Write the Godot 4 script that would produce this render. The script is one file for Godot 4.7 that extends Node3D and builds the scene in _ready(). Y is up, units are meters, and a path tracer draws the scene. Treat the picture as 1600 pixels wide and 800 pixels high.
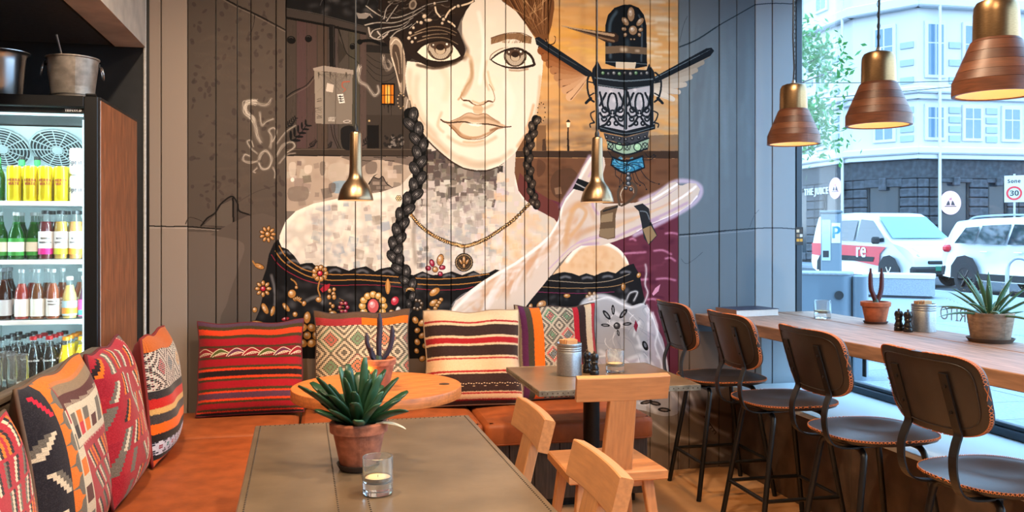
extends Node3D
# A café corner: planked mural wall, kilim cushions, drinks fridge, window bar with stools, street outside.
# x runs along the mural wall, z out of it into the room, y up; metres.

var M := {}                         # shared materials
var counts := {}
var env: Environment

func _ready() -> void:
	var cam := Camera3D.new()
	cam.name = "camera"
	add_child(cam)
	cam.position = Vector3(0, 1.4, 4.797)
	cam.rotation.y = -atan(295.0 / 1350.0)
	cam.projection = Camera3D.PROJECTION_FRUSTUM
	cam.near = 0.05
	cam.far = 200.0
	cam.size = 0.05 * 800.0 / 1350.0
	cam.frustum_offset = Vector2(0, -0.05 * 35.0 / 1350.0)
	cam.current = true
	var we := WorldEnvironment.new()
	we.name = "environment"
	env = Environment.new()
	env.background_mode = Environment.BG_SKY
	var sk := ProceduralSkyMaterial.new()
	sk.sky_top_color = Color(0.60, 0.79, 0.95)
	sk.sky_horizon_color = Color(0.84, 0.93, 1.0)
	sk.ground_bottom_color = Color(0.5, 0.55, 0.6)
	sk.ground_horizon_color = Color(0.7, 0.76, 0.8)
	sk.sky_energy_multiplier = 2.4
	sk.ground_energy_multiplier = 0.8
	env.sky = Sky.new()
	env.sky.sky_material = sk
	env.tonemap_mode = Environment.TONE_MAPPER_LINEAR
	env.tonemap_exposure = 1.0
	env.sdfgi_enabled = true
	env.ssao_enabled = true
	env.ssil_enabled = true
	we.environment = env
	add_child(we)
	make_lights()
	make_materials()
	print("materials ", Time.get_ticks_msec())
	make_room()
	print("room ", Time.get_ticks_msec())
	make_outside()
	print("outside ", Time.get_ticks_msec())
	make_seating()
	make_tables()
	make_chairs()
	make_bar()
	print("furniture ", Time.get_ticks_msec())
	make_cushions()
	print("cushions ", Time.get_ticks_msec())
	make_fridge()
	make_pendants()
	make_tabletop()
	print("done ", Time.get_ticks_msec())

func make_lights() -> void:
	# warm ceiling downlights, unseen, added as general fill over seats and tables; wall washers on a track facing the mural
	for p in [[-0.4, 2.6], [1.0, 2.5], [0.9, 3.7], [-0.2, 4.4], [1.4, 5.2], [0.4, 6.2]]:
		downlight(Vector3(p[0], 3.2, p[1]), 5.4)
	for p in [[-0.5, 2.3, -0.55, 1.2, 2.1], [0.25, 2.3, 0.2, 1.45, 1.2], [0.95, 2.3, 0.85, 2.0, 1.7], [1.7, 2.3, 1.6, 1.5, 1.2]]:
		track_spot(Vector3(p[0], 3.05, p[1]), Vector3(p[2], p[3], 0.0), 2.3 * p[4])

func downlight(at: Vector3, energy: float) -> void:
	var t := thing("ceiling_downlight", "round warm downlight added for general fill, ceiling out of view", "downlight", at, 0, "added fill downlights")
	var st := nst()
	lathe(st, [Vector2(0.062, -0.004), Vector2(0.075, -0.004), Vector2(0.08, 0.0), Vector2(0.062, 0.0), Vector2(0.062, -0.004)], 24)
	obj("rim", st, lamp_mat("white"), t)
	st = nst()
	lathe(st, [Vector2(0.0, -0.002), Vector2(0.06, -0.002)], 24)
	obj("lamp_glass", st, lamp_mat("glow"), t)
	var l := SpotLight3D.new()
	l.name = "downlight_beam"
	l.position = at + Vector3(0, -0.02, 0)
	l.rotation.x = -PI / 2
	l.spot_angle = 68.0
	l.spot_angle_attenuation = 0.9
	l.spot_range = 12.0
	l.light_energy = energy
	l.light_size = 0.06
	l.light_color = Color(1.0, 0.87, 0.72)
	l.shadow_enabled = true
	add_child(l)

func track_spot(at: Vector3, aim: Vector3, energy: float) -> void:
	var t := thing("track_spotlight", "small black track spotlight aimed at the mural", "spotlight", at, 0, "track spotlights")
	var d := (aim - at).normalized()
	var st := nst()
	tube(st, [Vector3.ZERO - d * 0.05, d * 0.09], 0.035, 16)
	obj("housing", st, lamp_mat("black"), t)
	st = nst()
	tube(st, [Vector3(0, 0.15, 0) , Vector3(0, 0.0, 0)], 0.008, 8)
	obj("stem", st, lamp_mat("black"), t)
	st = nst()
	tube(st, [d * 0.088, d * 0.0915], 0.03, 16)
	obj("lamp_glass", st, lamp_mat("glow"), t)
	var l := SpotLight3D.new()
	l.name = "track_beam"
	add_child(l)
	l.look_at_from_position(at + d * 0.10, aim, Vector3.UP)
	l.spot_angle = 42.0
	l.spot_angle_attenuation = 1.0
	l.spot_range = 12.0
	l.light_energy = energy
	l.light_size = 0.03
	l.light_color = Color(1.0, 0.90, 0.78)
	l.shadow_enabled = true

func lamp_mat(k: String) -> StandardMaterial3D:
	if not M.has("lamp_" + k):
		var m := StandardMaterial3D.new()
		m.albedo_color = Color(0.02, 0.02, 0.02) if k == "black" else Color(0.85, 0.84, 0.82)
		m.roughness = 0.5
		if k == "glow":
			m.emission_enabled = true
			m.emission = Color(1.0, 0.82, 0.6)
			m.emission_energy_multiplier = 3.0
		M["lamp_" + k] = m
	return M["lamp_" + k]

# ---------------------------------------------------------------- naming and tagging
func numbered(called: String) -> String:
	var n: int = counts.get(called, -1) + 1
	counts[called] = n
	return called if n == 0 else "%s_%03d" % [called, n]

func tag(o: Node, label := "", category := "", group := "", kind := "") -> Node:
	if label: o.set_meta("label", label)
	if category: o.set_meta("category", category)
	if group: o.set_meta("group", group)
	if kind: o.set_meta("kind", kind)
	return o

func thing(called: String, label: String, category: String, at := Vector3.ZERO, turn := 0.0, group := "") -> Node3D:
	var o := Node3D.new()
	o.name = numbered(called)
	add_child(o)
	o.position = at
	o.rotation.y = turn
	tag(o, label, category, group)
	return o

func structure(called: String, at := Vector3.ZERO) -> Node3D:
	var o := Node3D.new()
	o.name = called
	add_child(o)
	o.position = at
	o.set_meta("kind", "structure")
	return o

func obj(called: String, st: SurfaceTool, m: Material, parent: Node, normals := true) -> MeshInstance3D:
	if normals: st.generate_normals()
	var o := MeshInstance3D.new()
	o.mesh = st.commit()
	o.material_override = null
	for i in o.mesh.get_surface_count(): o.mesh.surface_set_material(i, m)
	o.name = called
	parent.add_child(o, true)
	return o

func inst(called: String, mesh: Mesh, m: Material, parent: Node, xf := Transform3D()) -> MeshInstance3D:
	var o := MeshInstance3D.new()
	o.mesh = mesh
	if m: o.material_override = m
	o.name = called
	o.transform = xf
	parent.add_child(o, true)
	return o

func copy_of(o: Node3D, at: Vector3, turn := 0.0, label := "", group := "") -> Node3D:
	var c: Node3D = o.duplicate()
	var base := String(o.name)
	var e := RegEx.create_from_string("_[0-9]{3}$").search(base)
	if e: base = base.substr(0, base.length() - 4)
	c.name = numbered(base)
	add_child(c)
	c.position = at
	c.rotation.y = turn
	if label: c.set_meta("label", label)
	if group: c.set_meta("group", group)
	return c

# ---------------------------------------------------------------- shapes
func nst() -> SurfaceTool:
	var st := SurfaceTool.new()
	st.begin(Mesh.PRIMITIVE_TRIANGLES)
	return st

func tri(st: SurfaceTool, a: Vector3, b: Vector3, c: Vector3, ua := Vector2.ZERO, ub := Vector2.ZERO, uc := Vector2.ZERO) -> void:   # counter-clockwise seen from outside
	st.set_uv(ua)
	st.add_vertex(a)
	st.set_uv(uc)
	st.add_vertex(c)
	st.set_uv(ub)
	st.add_vertex(b)

func quad(st: SurfaceTool, a: Vector3, b: Vector3, c: Vector3, d: Vector3, u0 := Vector2.ZERO, u1 := Vector2.ONE) -> void:
	tri(st, a, b, c, Vector2(u0.x, u1.y), u1, Vector2(u1.x, u0.y))
	tri(st, a, c, d, Vector2(u0.x, u1.y), Vector2(u1.x, u0.y), u0)

const FLAT := 0xFFFFFFFF
func box(st: SurfaceTool, c: Vector3, s: Vector3, b := 0.0, bs := Basis()) -> void:   # box with chamfered edges
	st.set_smooth_group(FLAT)
	var h := s * 0.5
	b = minf(b, minf(h.x, minf(h.y, h.z)) * 0.95)
	for ax in 3:
		for sg in [-1.0, 1.0]:
			var u := (ax + 1) % 3
			var v := (ax + 2) % 3
			var n := Vector3.ZERO
			n[ax] = sg * h[ax]
			var p := []
			for k in [[-1, -1], [1, -1], [1, 1], [-1, 1]]:
				var q3 := n
				q3[u] = k[0] * (h[u] - b)
				q3[v] = k[1] * (h[v] - b)
				p.append(c + bs * q3)
			if sg < 0: p.reverse()
			quad(st, p[0], p[1], p[2], p[3])
	if b <= 0: return
	for ax in 3:
		var u := (ax + 1) % 3
		var v := (ax + 2) % 3
		for su in [-1.0, 1.0]:
			for sv in [-1.0, 1.0]:
				var a1 := Vector3.ZERO
				a1[ax] = -(h[ax] - b)
				a1[u] = su * h[u]
				a1[v] = sv * (h[v] - b)
				var a2 := a1
				a2[u] = su * (h[u] - b)
				a2[v] = sv * h[v]
				var b1 := a1
				b1[ax] = h[ax] - b
				var b2 := a2
				b2[ax] = h[ax] - b
				if su * sv > 0: quad(st, c + bs * a1, c + bs * a2, c + bs * b2, c + bs * b1)
				else: quad(st, c + bs * a2, c + bs * a1, c + bs * b1, c + bs * b2)
	for sx in [-1.0, 1.0]:
		for sy in [-1.0, 1.0]:
			for sz in [-1.0, 1.0]:
				var a := c + bs * Vector3(sx * h.x, sy * (h.y - b), sz * (h.z - b))
				var d := c + bs * Vector3(sx * (h.x - b), sy * h.y, sz * (h.z - b))
				var e := c + bs * Vector3(sx * (h.x - b), sy * (h.y - b), sz * h.z)
				if sx * sy * sz > 0: tri(st, a, d, e)
				else: tri(st, a, e, d)

func lathe(st: SurfaceTool, prof: Array, seg := 24, at := Vector3.ZERO, bs := Basis(), v_span := Vector2(0, 1), turn_off := 0.0) -> void:   # profile of (radius, height), walked so that outside lies to the right going up
	var g := 1
	var total := 0.0
	for i in prof.size() - 1: total += prof[i].distance_to(prof[i + 1])
	var run := 0.0
	for i in prof.size() - 1:
		var a: Vector2 = prof[i]
		var b: Vector2 = prof[i + 1]
		if i > 0:
			var d0: Vector2 = (a - prof[i - 1]).normalized()
			var d1: Vector2 = (b - a).normalized()
			if d0.dot(d1) < 0.8: g += 1
		st.set_smooth_group(g)
		var len := a.distance_to(b)
		var v0 := 1.0 - lerpf(v_span.x, v_span.y, run / maxf(total, 1e-6))
		var v1 := 1.0 - lerpf(v_span.x, v_span.y, (run + len) / maxf(total, 1e-6))
		run += len
		for k in seg:
			var t0 := TAU * k / seg + turn_off
			var t1 := TAU * (k + 1) / seg + turn_off
			var p00 := at + bs * Vector3(a.x * sin(t0), a.y, a.x * cos(t0))
			var p01 := at + bs * Vector3(a.x * sin(t1), a.y, a.x * cos(t1))
			var p10 := at + bs * Vector3(b.x * sin(t0), b.y, b.x * cos(t0))
			var p11 := at + bs * Vector3(b.x * sin(t1), b.y, b.x * cos(t1))
			var u0 := float(k) / seg
			var u1 := float(k + 1) / seg
			if a.x > 1e-6: tri(st, p00, p01, p11 if b.x > 1e-6 else p10, Vector2(u0, v0), Vector2(u1, v0), Vector2(u1, v1))
			if b.x > 1e-6: tri(st, p00, p11, p10, Vector2(u0, v0), Vector2(u1, v1), Vector2(u0, v1))

func spline(p: Array, n := 6, closed := false) -> Array:
	var r := []
	var m := p.size()
	var last := m if closed else m - 1
	for i in last:
		var a: Vector3 = p[(i - 1 + m) % m] if closed or i > 0 else p[0] * 2.0 - p[1]
		var b: Vector3 = p[i]
		var c: Vector3 = p[(i + 1) % m]
		var d: Vector3 = p[(i + 2) % m] if closed or i + 2 < m else p[m - 1] * 2.0 - p[m - 2]
		for k in n: r.append(b.cubic_interpolate(c, a, d, float(k) / n))
	if not closed: r.append(p[m - 1])
	return r

func sweep(st: SurfaceTool, pts: Array, prof: PackedVector2Array, scale_at: Callable, closed := false, caps := true, up := Vector3.ZERO, group := 1) -> void:   # profile counter-clockwise seen against the direction of travel
	var n := pts.size()
	var m := prof.size()
	var rings := []
	var nrm := up
	for i in n:
		var d: Vector3
		if closed: d = (pts[(i + 1) % n] - pts[(i - 1 + n) % n]).normalized()
		else: d = (pts[mini(i + 1, n - 1)] - pts[maxi(i - 1, 0)]).normalized()
		if nrm == Vector3.ZERO: nrm = (Vector3.RIGHT if absf(d.y) > 0.8 else Vector3.UP)
		if up != Vector3.ZERO: nrm = up
		nrm = (nrm - d * nrm.dot(d)).normalized()
		var bn := d.cross(nrm)
		var sc: float = scale_at.call(float(i) / maxf(1, n - 1))
		var ring := []
		for k in m: ring.append(pts[i] + (nrm * prof[k].x + bn * prof[k].y) * sc)
		rings.append(ring)
	var last := n if closed else n - 1
	for i in last:
		var a: Array = rings[i]
		var b: Array = rings[(i + 1) % n]
		for k in m:
			var k2 := (k + 1) % m
			st.set_smooth_group(group if group else FLAT)
			var u0 := Vector2(float(k) / m, float(i) / n)
			var u1 := Vector2(float(k + 1) / m, float(i + 1) / n)
			quad(st, a[k], a[k2], b[k2], b[k], u0, u1)
	if caps and not closed:
		st.set_smooth_group(FLAT)
		for k in range(1, m - 1):
			tri(st, rings[0][0], rings[0][k + 1], rings[0][k])
			tri(st, rings[n - 1][0], rings[n - 1][k], rings[n - 1][k + 1])

func ring2(r: float, seg: int) -> PackedVector2Array:
	var p := PackedVector2Array()
	for k in seg: p.append(Vector2(cos(TAU * k / seg), sin(TAU * k / seg)) * r)
	return p

func tube(st: SurfaceTool, pts: Array, r: float, seg := 10, closed := false, r_end := -1.0) -> void:
	var re := r if r_end < 0 else r_end
	sweep(st, pts, ring2(1.0, seg), func(t): return lerpf(r, re, t), closed)

func flat_bar(st: SurfaceTool, pts: Array, w: float, th: float, across: Vector3) -> void:   # flat strip bent along a path; across = direction of its width
	sweep(st, pts, PackedVector2Array([Vector2(w, -th) * 0.5, Vector2(w, th) * 0.5, Vector2(-w, th) * 0.5, Vector2(-w, -th) * 0.5]), func(_t): return 1.0, false, true, across, 0)

func prism(st: SurfaceTool, p: PackedVector2Array, z0: float, z1: float, xf := Transform3D(), bev := 0.0, smooth_side := false) -> void:   # outline in the xy plane, thickness along z
	if Geometry2D.is_polygon_clockwise(p): p.reverse()
	var n := p.size()
	var inner := p
	if bev > 0:
		inner = PackedVector2Array()
		for i in n:
			var a := (p[i] - p[(i - 1 + n) % n]).normalized()
			var b := (p[(i + 1) % n] - p[i]).normalized()
			var na := Vector2(-a.y, a.x)
			var nb := Vector2(-b.y, b.x)
			var m := (na + nb).normalized()
			inner.append(p[i] + m * bev / maxf(0.35, m.dot(na)))
	var tr := Geometry2D.triangulate_polygon(inner)
	st.set_smooth_group(FLAT)
	for i in range(0, tr.size(), 3):
		var a := inner[tr[i]]
		var b := inner[tr[i + 1]]
		var c := inner[tr[i + 2]]
		if (b - a).cross(c - a) < 0:
			var s := b
			b = c
			c = s
		tri(st, xf * Vector3(a.x, a.y, z1), xf * Vector3(b.x, b.y, z1), xf * Vector3(c.x, c.y, z1), a, b, c)
		tri(st, xf * Vector3(a.x, a.y, z0), xf * Vector3(c.x, c.y, z0), xf * Vector3(b.x, b.y, z0), a, c, b)
	for i in n:
		var j := (i + 1) % n
		st.set_smooth_group(3 if smooth_side else FLAT)
		var a := p[i]
		var b := p[j]
		quad(st, xf * Vector3(a.x, a.y, z0 + bev), xf * Vector3(b.x, b.y, z0 + bev), xf * Vector3(b.x, b.y, z1 - bev), xf * Vector3(a.x, a.y, z1 - bev))
		if bev > 0:
			var c := inner[i]
			var d := inner[j]
			st.set_smooth_group(4 if smooth_side else FLAT)
			quad(st, xf * Vector3(a.x, a.y, z1 - bev), xf * Vector3(b.x, b.y, z1 - bev), xf * Vector3(d.x, d.y, z1), xf * Vector3(c.x, c.y, z1))
			quad(st, xf * Vector3(c.x, c.y, z0), xf * Vector3(d.x, d.y, z0), xf * Vector3(b.x, b.y, z0 + bev), xf * Vector3(a.x, a.y, z0 + bev))

func grid(st: SurfaceTool, nu: int, nv: int, f: Callable, group := 1, uvf = null) -> void:   # f(s, t) with s, t in 0..1; outside where s x t points
	var p := []
	for j in nv + 1:
		var row := []
		for i in nu + 1: row.append(f.call(float(i) / nu, float(j) / nv))
		p.append(row)
	st.set_smooth_group(group)
	for j in nv:
		for i in nu:
			var u0 := Vector2(float(i) / nu, 1.0 - float(j) / nv)
			var u1 := Vector2(float(i + 1) / nu, 1.0 - float(j + 1) / nv)
			var a: Vector3 = p[j][i]
			var b: Vector3 = p[j][i + 1]
			var c: Vector3 = p[j + 1][i + 1]
			var d: Vector3 = p[j + 1][i]
			if uvf != null:
				tri(st, a, b, c, uvf.call(a), uvf.call(b), uvf.call(c))
				tri(st, a, c, d, uvf.call(a), uvf.call(c), uvf.call(d))
			else:
				tri(st, a, b, c, u0, Vector2(u1.x, u0.y), u1)
				tri(st, a, c, d, u0, u1, Vector2(u0.x, u1.y))

func rounded(w: float, h: float, r: float, n := 5) -> PackedVector2Array:   # rounded rectangle about the origin, counter-clockwise
	var p := PackedVector2Array()
	for c in [[1, 1, 0.0], [-1, 1, 0.5], [-1, -1, 1.0], [1, -1, 1.5]]:
		for k in n + 1:
			var t: float = PI * (c[2] + 0.5 * k / n)
			p.append(Vector2(c[0] * (w * 0.5 - r) + cos(t) * r, c[1] * (h * 0.5 - r) + sin(t) * r))
	return p

var word_cache := {}
func words(text: String, size: float, depth := 0.001, font := "Droid Sans", bold := true, bend := 0.0) -> Mesh:   # lettering about the origin, in the xy plane facing +z, or wrapped round a cylinder of radius bend
	var key := [text, size, depth, font, bold, bend]
	if word_cache.has(key): return word_cache[key]
	var f := SystemFont.new()
	f.font_names = PackedStringArray([font])
	f.font_weight = 700 if bold else 400
	var tm := TextMesh.new()
	tm.text = text
	tm.font = f
	tm.font_size = 32
	tm.pixel_size = size / 32.0
	tm.depth = depth
	tm.curve_step = 2.0
	var out: Mesh = tm
	if bend > 0:
		var am := ArrayMesh.new()
		for s in tm.get_surface_count():
			var a := tm.surface_get_arrays(s)
			var v: PackedVector3Array = a[Mesh.ARRAY_VERTEX]
			var nn: PackedVector3Array = a[Mesh.ARRAY_NORMAL]
			for i in v.size():
				var t := v[i].x / bend
				var r := bend + v[i].z
				v[i] = Vector3(sin(t) * r, v[i].y, cos(t) * r)
				nn[i] = Basis(Vector3.UP, t) * nn[i]
			a[Mesh.ARRAY_VERTEX] = v
			a[Mesh.ARRAY_NORMAL] = nn
			am.add_surface_from_arrays(Mesh.PRIMITIVE_TRIANGLES, a)
		out = am
	word_cache[key] = out
	return out

# ---------------------------------------------------------------- materials
func mat(c: Color, rough := 0.6, metal := 0.0, tex: Texture2D = null, tile := Vector3.ONE, bump: Texture2D = null, bump_cm := 0.05) -> StandardMaterial3D:
	var m := StandardMaterial3D.new()
	m.albedo_color = c
	m.roughness = rough
	m.metallic = metal
	if tex or bump:
		m.uv1_triplanar = true
		m.uv1_scale = tile
		m.albedo_texture = tex
	if bump:
		m.heightmap_enabled = true
		m.heightmap_texture = bump
		m.heightmap_scale = bump_cm
	return m

func noise_tex(freq: float, lo: float, hi: float, seed_n: int, kind := FastNoiseLite.TYPE_SIMPLEX_SMOOTH, octaves := 4, size := 512, mid := -1.0) -> NoiseTexture2D:
	var n := FastNoiseLite.new()
	n.noise_type = kind
	n.frequency = freq
	n.fractal_octaves = octaves
	n.seed = seed_n
	var t := NoiseTexture2D.new()
	t.width = size
	t.height = size
	t.seamless = true
	t.noise = n
	var g := Gradient.new()
	g.set_color(0, Color(lo, lo, lo))
	g.set_color(1, Color(hi, hi, hi))
	if mid >= 0: g.add_point(0.5, Color(mid, mid, mid))
	t.color_ramp = g
	return t

func glass_mat(tint := Color(0.96, 0.98, 0.98), a := 0.06) -> StandardMaterial3D:   # solid glass
	var m := StandardMaterial3D.new()
	m.albedo_color = Color(tint.r, tint.g, tint.b, a)
	m.roughness = 0.02
	m.refraction_enabled = true
	m.refraction_scale = 0.05
	return m

func pane_mat(tint := Color(0.9, 0.97, 1.0), a := 0.04) -> StandardMaterial3D:
	var m := StandardMaterial3D.new()
	m.albedo_color = Color(tint.r, tint.g, tint.b, a)
	m.roughness = 0.02
	m.transparency = BaseMaterial3D.TRANSPARENCY_ALPHA
	return m

var T := {}
func make_materials() -> void:
	T.grain = noise_tex(0.012, 0.62, 1.0, 3, FastNoiseLite.TYPE_SIMPLEX_SMOOTH, 5)
	T.oak = noise_tex(0.014, 0.84, 1.0, 9, FastNoiseLite.TYPE_SIMPLEX_SMOOTH, 5)
	T.soft = noise_tex(0.008, 0.8, 1.0, 15, FastNoiseLite.TYPE_SIMPLEX_SMOOTH, 5)
	T.fine = noise_tex(0.06, 0.8, 1.0, 4)
	T.blotch = noise_tex(0.009, 0.62, 1.0, 5, FastNoiseLite.TYPE_SIMPLEX_SMOOTH, 5, 512)
	T.bump = noise_tex(0.03, 0.0, 1.0, 6)
	T.pebble = noise_tex(0.09, 0.0, 1.0, 7, FastNoiseLite.TYPE_CELLULAR, 2)
	M.plaster = mat(c8(205, 200, 192), 0.85, 0, T.fine, Vector3(1.5, 1.5, 1.5))
	M.roomwall = mat(c8(142, 126, 110), 0.85, 0, T.soft, Vector3(1, 1, 1))
	M.beam = mat(c8(214, 200, 180), 0.8, 0, T.soft, Vector3(1, 1, 1))
	M.dark = mat(c8(34, 34, 36), 0.7, 0, T.blotch, Vector3(1, 1, 1))
	M.darkceil = mat(c8(62, 63, 66), 0.8, 0, T.fine, Vector3(1, 1, 1))
	M.floor = mat(c8(222, 172, 124), 0.45, 0, T.soft, Vector3(0.5, 0.5, 0.5))
	M.oak = mat(c8(200, 140, 90), 0.5, 0, T.oak, Vector3(8, 0.9, 8))
	M.oak_x = mat(c8(200, 140, 90), 0.5, 0, T.oak, Vector3(0.9, 8, 8))
	M.oak_z = mat(c8(200, 140, 90), 0.5, 0, T.oak, Vector3(8, 8, 0.9))
	M.reclaimed = mat(c8(178, 138, 112), 0.55, 0, T.blotch, Vector3(9, 5, 0.7), T.grain, 0.05)
	M.black_metal = mat(c8(24, 24, 25), 0.38, 0.3)
	M.black = mat(c8(16, 16, 17), 0.45)
	M.steel = mat(c8(196, 198, 200), 0.28, 1.0)
	M.zinc = mat(c8(176, 184, 190), 0.42, 0.9, T.fine, Vector3(3, 3, 3))
	M.white = mat(c8(235, 236, 236), 0.5)
	M.glass = glass_mat()
	M.clear = pane_mat(Color(0.97, 0.99, 1.0), 0.01)
	M.clear.metallic_specular = 0.28
	M.terracotta = mat(c8(206, 112, 70), 0.85, 0, T.blotch, Vector3(5, 5, 5), T.bump, 0.03)
	M.soil = mat(c8(52, 38, 30), 0.95, 0, T.fine, Vector3(20, 20, 20), T.pebble, 0.4)
	M.leather = mat(c8(160, 86, 46), 0.46, 0, T.soft, Vector3(2.2, 2.2, 2.2), T.pebble, 0.02)
	M.leather.metallic_specular = 0.35
	M.mural = StandardMaterial3D.new()

# ---------------------------------------------------------------- painting on an Image (mural, kilims, labels)
var tgt: Image                      # the image being painted
var org := Vector2.ZERO             # corner of the clipped piece
var clip_home: Image
var clip_mask: Image
var discs := {}
var strips := {}
var sheet := true                   # true: coordinates are those of the mural's sketch sheet

const MURAL_PPM := 551.6
func q(u: float, v: float) -> Vector2:   # sketch sheet to mural pixels
	if not sheet: return Vector2(u, v) - org
	var a := (u - 800.0) / 1350.0
	var w := 0.97695 - 0.21348 * a
	var x := (0.21348 + 0.97695 * a) * 4.7966 / w
	var y := 1.4 - (v - 365.0) / 1350.0 * 4.7966 / w
	return Vector2((x + 0.8883) * MURAL_PPM, (2.9 - y) * MURAL_PPM) - org

func pl(a: Array) -> PackedVector2Array:
	var r := PackedVector2Array()
	for i in range(0, a.size() - 1, 2): r.append(q(a[i], a[i + 1]))
	return r

func curve(p: PackedVector2Array, closed := false, n := 6) -> PackedVector2Array:
	var r := PackedVector2Array()
	var m := p.size()
	if m < 3: return p
	var last := m if closed else m - 1
	for i in last:
		var a := p[(i - 1 + m) % m] if closed or i > 0 else p[0]
		var b := p[i]
		var c := p[(i + 1) % m]
		var d := p[(i + 2) % m] if closed or i + 2 < m else p[m - 1]
		for k in n: r.append(b.cubic_interpolate(c, a, d, float(k) / n))
	if not closed: r.append(p[m - 1])
	return r

func fill(p: PackedVector2Array, col: Color, im: Image = null) -> void:
	if im == null: im = tgt
	var w := im.get_width()
	var h := im.get_height()
	var lo := INF
	var hi := -INF
	for a in p:
		lo = minf(lo, a.y)
		hi = maxf(hi, a.y)
	var n := p.size()
	var strip: Image
	if col.a < 0.995:
		strip = Image.create_empty(w, 1, false, Image.FORMAT_RGBA8)
		strip.fill(col)
	for y in range(maxi(0, int(floor(lo))), mini(h - 1, int(ceil(hi))) + 1):
		var yc := y + 0.5
		var xs := PackedFloat32Array()
		var b := p[n - 1]
		for i in n:
			var a := p[i]
			if (a.y <= yc) != (b.y <= yc):
				xs.append(a.x + (yc - a.y) / (b.y - a.y) * (b.x - a.x))
			b = a
		xs.sort()
		for k in range(0, xs.size() - 1, 2):
			var x0 := clampi(int(round(xs[k])), 0, w)
			var x1 := clampi(int(round(xs[k + 1])), 0, w)
			if x1 > x0:
				if strip: im.blend_rect(strip, Rect2i(0, 0, x1 - x0, 1), Vector2i(x0, y))
				else: im.fill_rect(Rect2i(x0, y, x1 - x0, 1), col)

func poly(a: Array, col: Color, round_it := false) -> void:
	var p := pl(a)
	fill(curve(p, true) if round_it else p, col)

func disc(r: float, col: Color, soft := false) -> Image:
	var rr := maxf(0.5, snappedf(r, 0.5 if r < 8 else 1.0 if r < 20 else 4.0))
	var key := [rr, col, soft]
	if discs.has(key): return discs[key]
	var small := minf(rr, 24.0) if soft else rr
	var s := int(ceil(small * 2)) + 2
	var im := Image.create_empty(s, s, false, Image.FORMAT_RGBA8)
	var c := s * 0.5
	for y in s:
		for x in s:
			var d := Vector2(x + 0.5 - c, y + 0.5 - c).length()
			var t := clampf(small - d + 0.5, 0, 1)
			if soft:
				t = clampf(1.0 - d / small, 0, 1)
				t = t * t * (3 - 2 * t)
			im.set_pixel(x, y, Color(col.r, col.g, col.b, col.a * t))
	if rr > small: im.resize(int(ceil(rr * 2)) + 2, int(ceil(rr * 2)) + 2, Image.INTERPOLATE_BILINEAR)
	discs[key] = im
	return im

func stamp(at: Vector2, r: float, col: Color, soft := false) -> void:
	var d := disc(r, col, soft)
	var s := d.get_width()
	tgt.blend_rect(d, Rect2i(0, 0, s, s), Vector2i((at - Vector2(s, s) * 0.5).round()))

func line(a: Array, w0: float, col: Color, w1 := -1.0, soft := false, smooth_it := true) -> void:   # widths are in sketch units
	var p := pl(a)
	if smooth_it: p = curve(p)
	if w1 < 0: w1 = w0
	var k := MURAL_PPM / 270.0 if sheet else 1.0
	var total := 0.0
	for i in p.size() - 1: total += p[i].distance_to(p[i + 1])
	var done := 0.0
	var next := 0.0
	if col.a < 0.99 and total > w0 * 0.5 * k:
		col.a = 1.0 - pow(1.0 - col.a, 0.75 if soft else 0.36)
	for i in p.size() - 1:
		var d := p[i].distance_to(p[i + 1])
		while next <= done + d and d > 0:
			var t := next / maxf(total, 0.001)
			var r := lerpf(w0, w1, t) * 0.5 * k
			stamp(p[i].lerp(p[i + 1], (next - done) / d), r, col, soft)
			next += maxf(0.8, r * (0.5 if soft else 0.6))
		done += d

func thick(a: Array, w: Array, col: Color) -> void:   # a stroke that swells: one width per point
	var p := pl(a)
	var k := MURAL_PPM / 270.0 if sheet else 1.0
	var c := curve(p)
	var n := c.size()
	for i in n - 1:
		var t := float(i) / (n - 1) * (w.size() - 1)
		var j := mini(int(t), w.size() - 2)
		var r: float = lerpf(w[j], w[j + 1], t - j) * 0.5 * k
		var steps := maxi(1, int(c[i].distance_to(c[i + 1]) / maxf(0.8, r * 0.5)))
		for s in steps: stamp(c[i].lerp(c[i + 1], float(s) / steps), r, col)

func air(a: Array, r: float, col: Color) -> void:   # airbrush, soft
	if a.size() == 2:
		dot(a[0], a[1], r, Color(col.r, col.g, col.b, minf(1.0, col.a * 1.5)), true)
		return
	line(a, r * 2, Color(col.r, col.g, col.b, minf(1.0, col.a * 1.5)), -1, true)

func dot(u: float, v: float, r: float, col: Color, soft := false) -> void:
	stamp(q(u, v), r * (MURAL_PPM / 270.0 if sheet else 1.0), col, soft)

func oval(u: float, v: float, rx: float, ry: float, turn: float, col: Color) -> void:
	var a := []
	for i in 20:
		var t := TAU * i / 20
		var d := Vector2(cos(t) * rx, sin(t) * ry).rotated(turn)
		a.append_array([u + d.x, v + d.y])
	poly(a, col)

func clip(a: Array, round_it := false) -> void:
	var p := pl(a)
	if round_it: p = curve(p, true)
	var lo := Vector2(INF, INF)
	var hi := -lo
	for v in p:
		lo = lo.min(v)
		hi = hi.max(v)
	var rect := Rect2i(Vector2i(lo.floor()), Vector2i((hi - lo).ceil()) + Vector2i(2, 2)).intersection(Rect2i(Vector2i.ZERO, tgt.get_size()))
	clip_home = tgt
	clip_mask = Image.create_empty(rect.size.x, rect.size.y, false, Image.FORMAT_RGBA8)
	var m := PackedVector2Array()
	for v in p: m.append(v - Vector2(rect.position))
	fill(m, Color.WHITE, clip_mask)
	tgt = clip_home.get_region(rect)
	org = Vector2(rect.position)

func unclip() -> void:
	clip_home.blit_rect_mask(tgt, clip_mask, Rect2i(Vector2i.ZERO, tgt.get_size()), Vector2i(org))
	tgt = clip_home
	org = Vector2.ZERO

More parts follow.
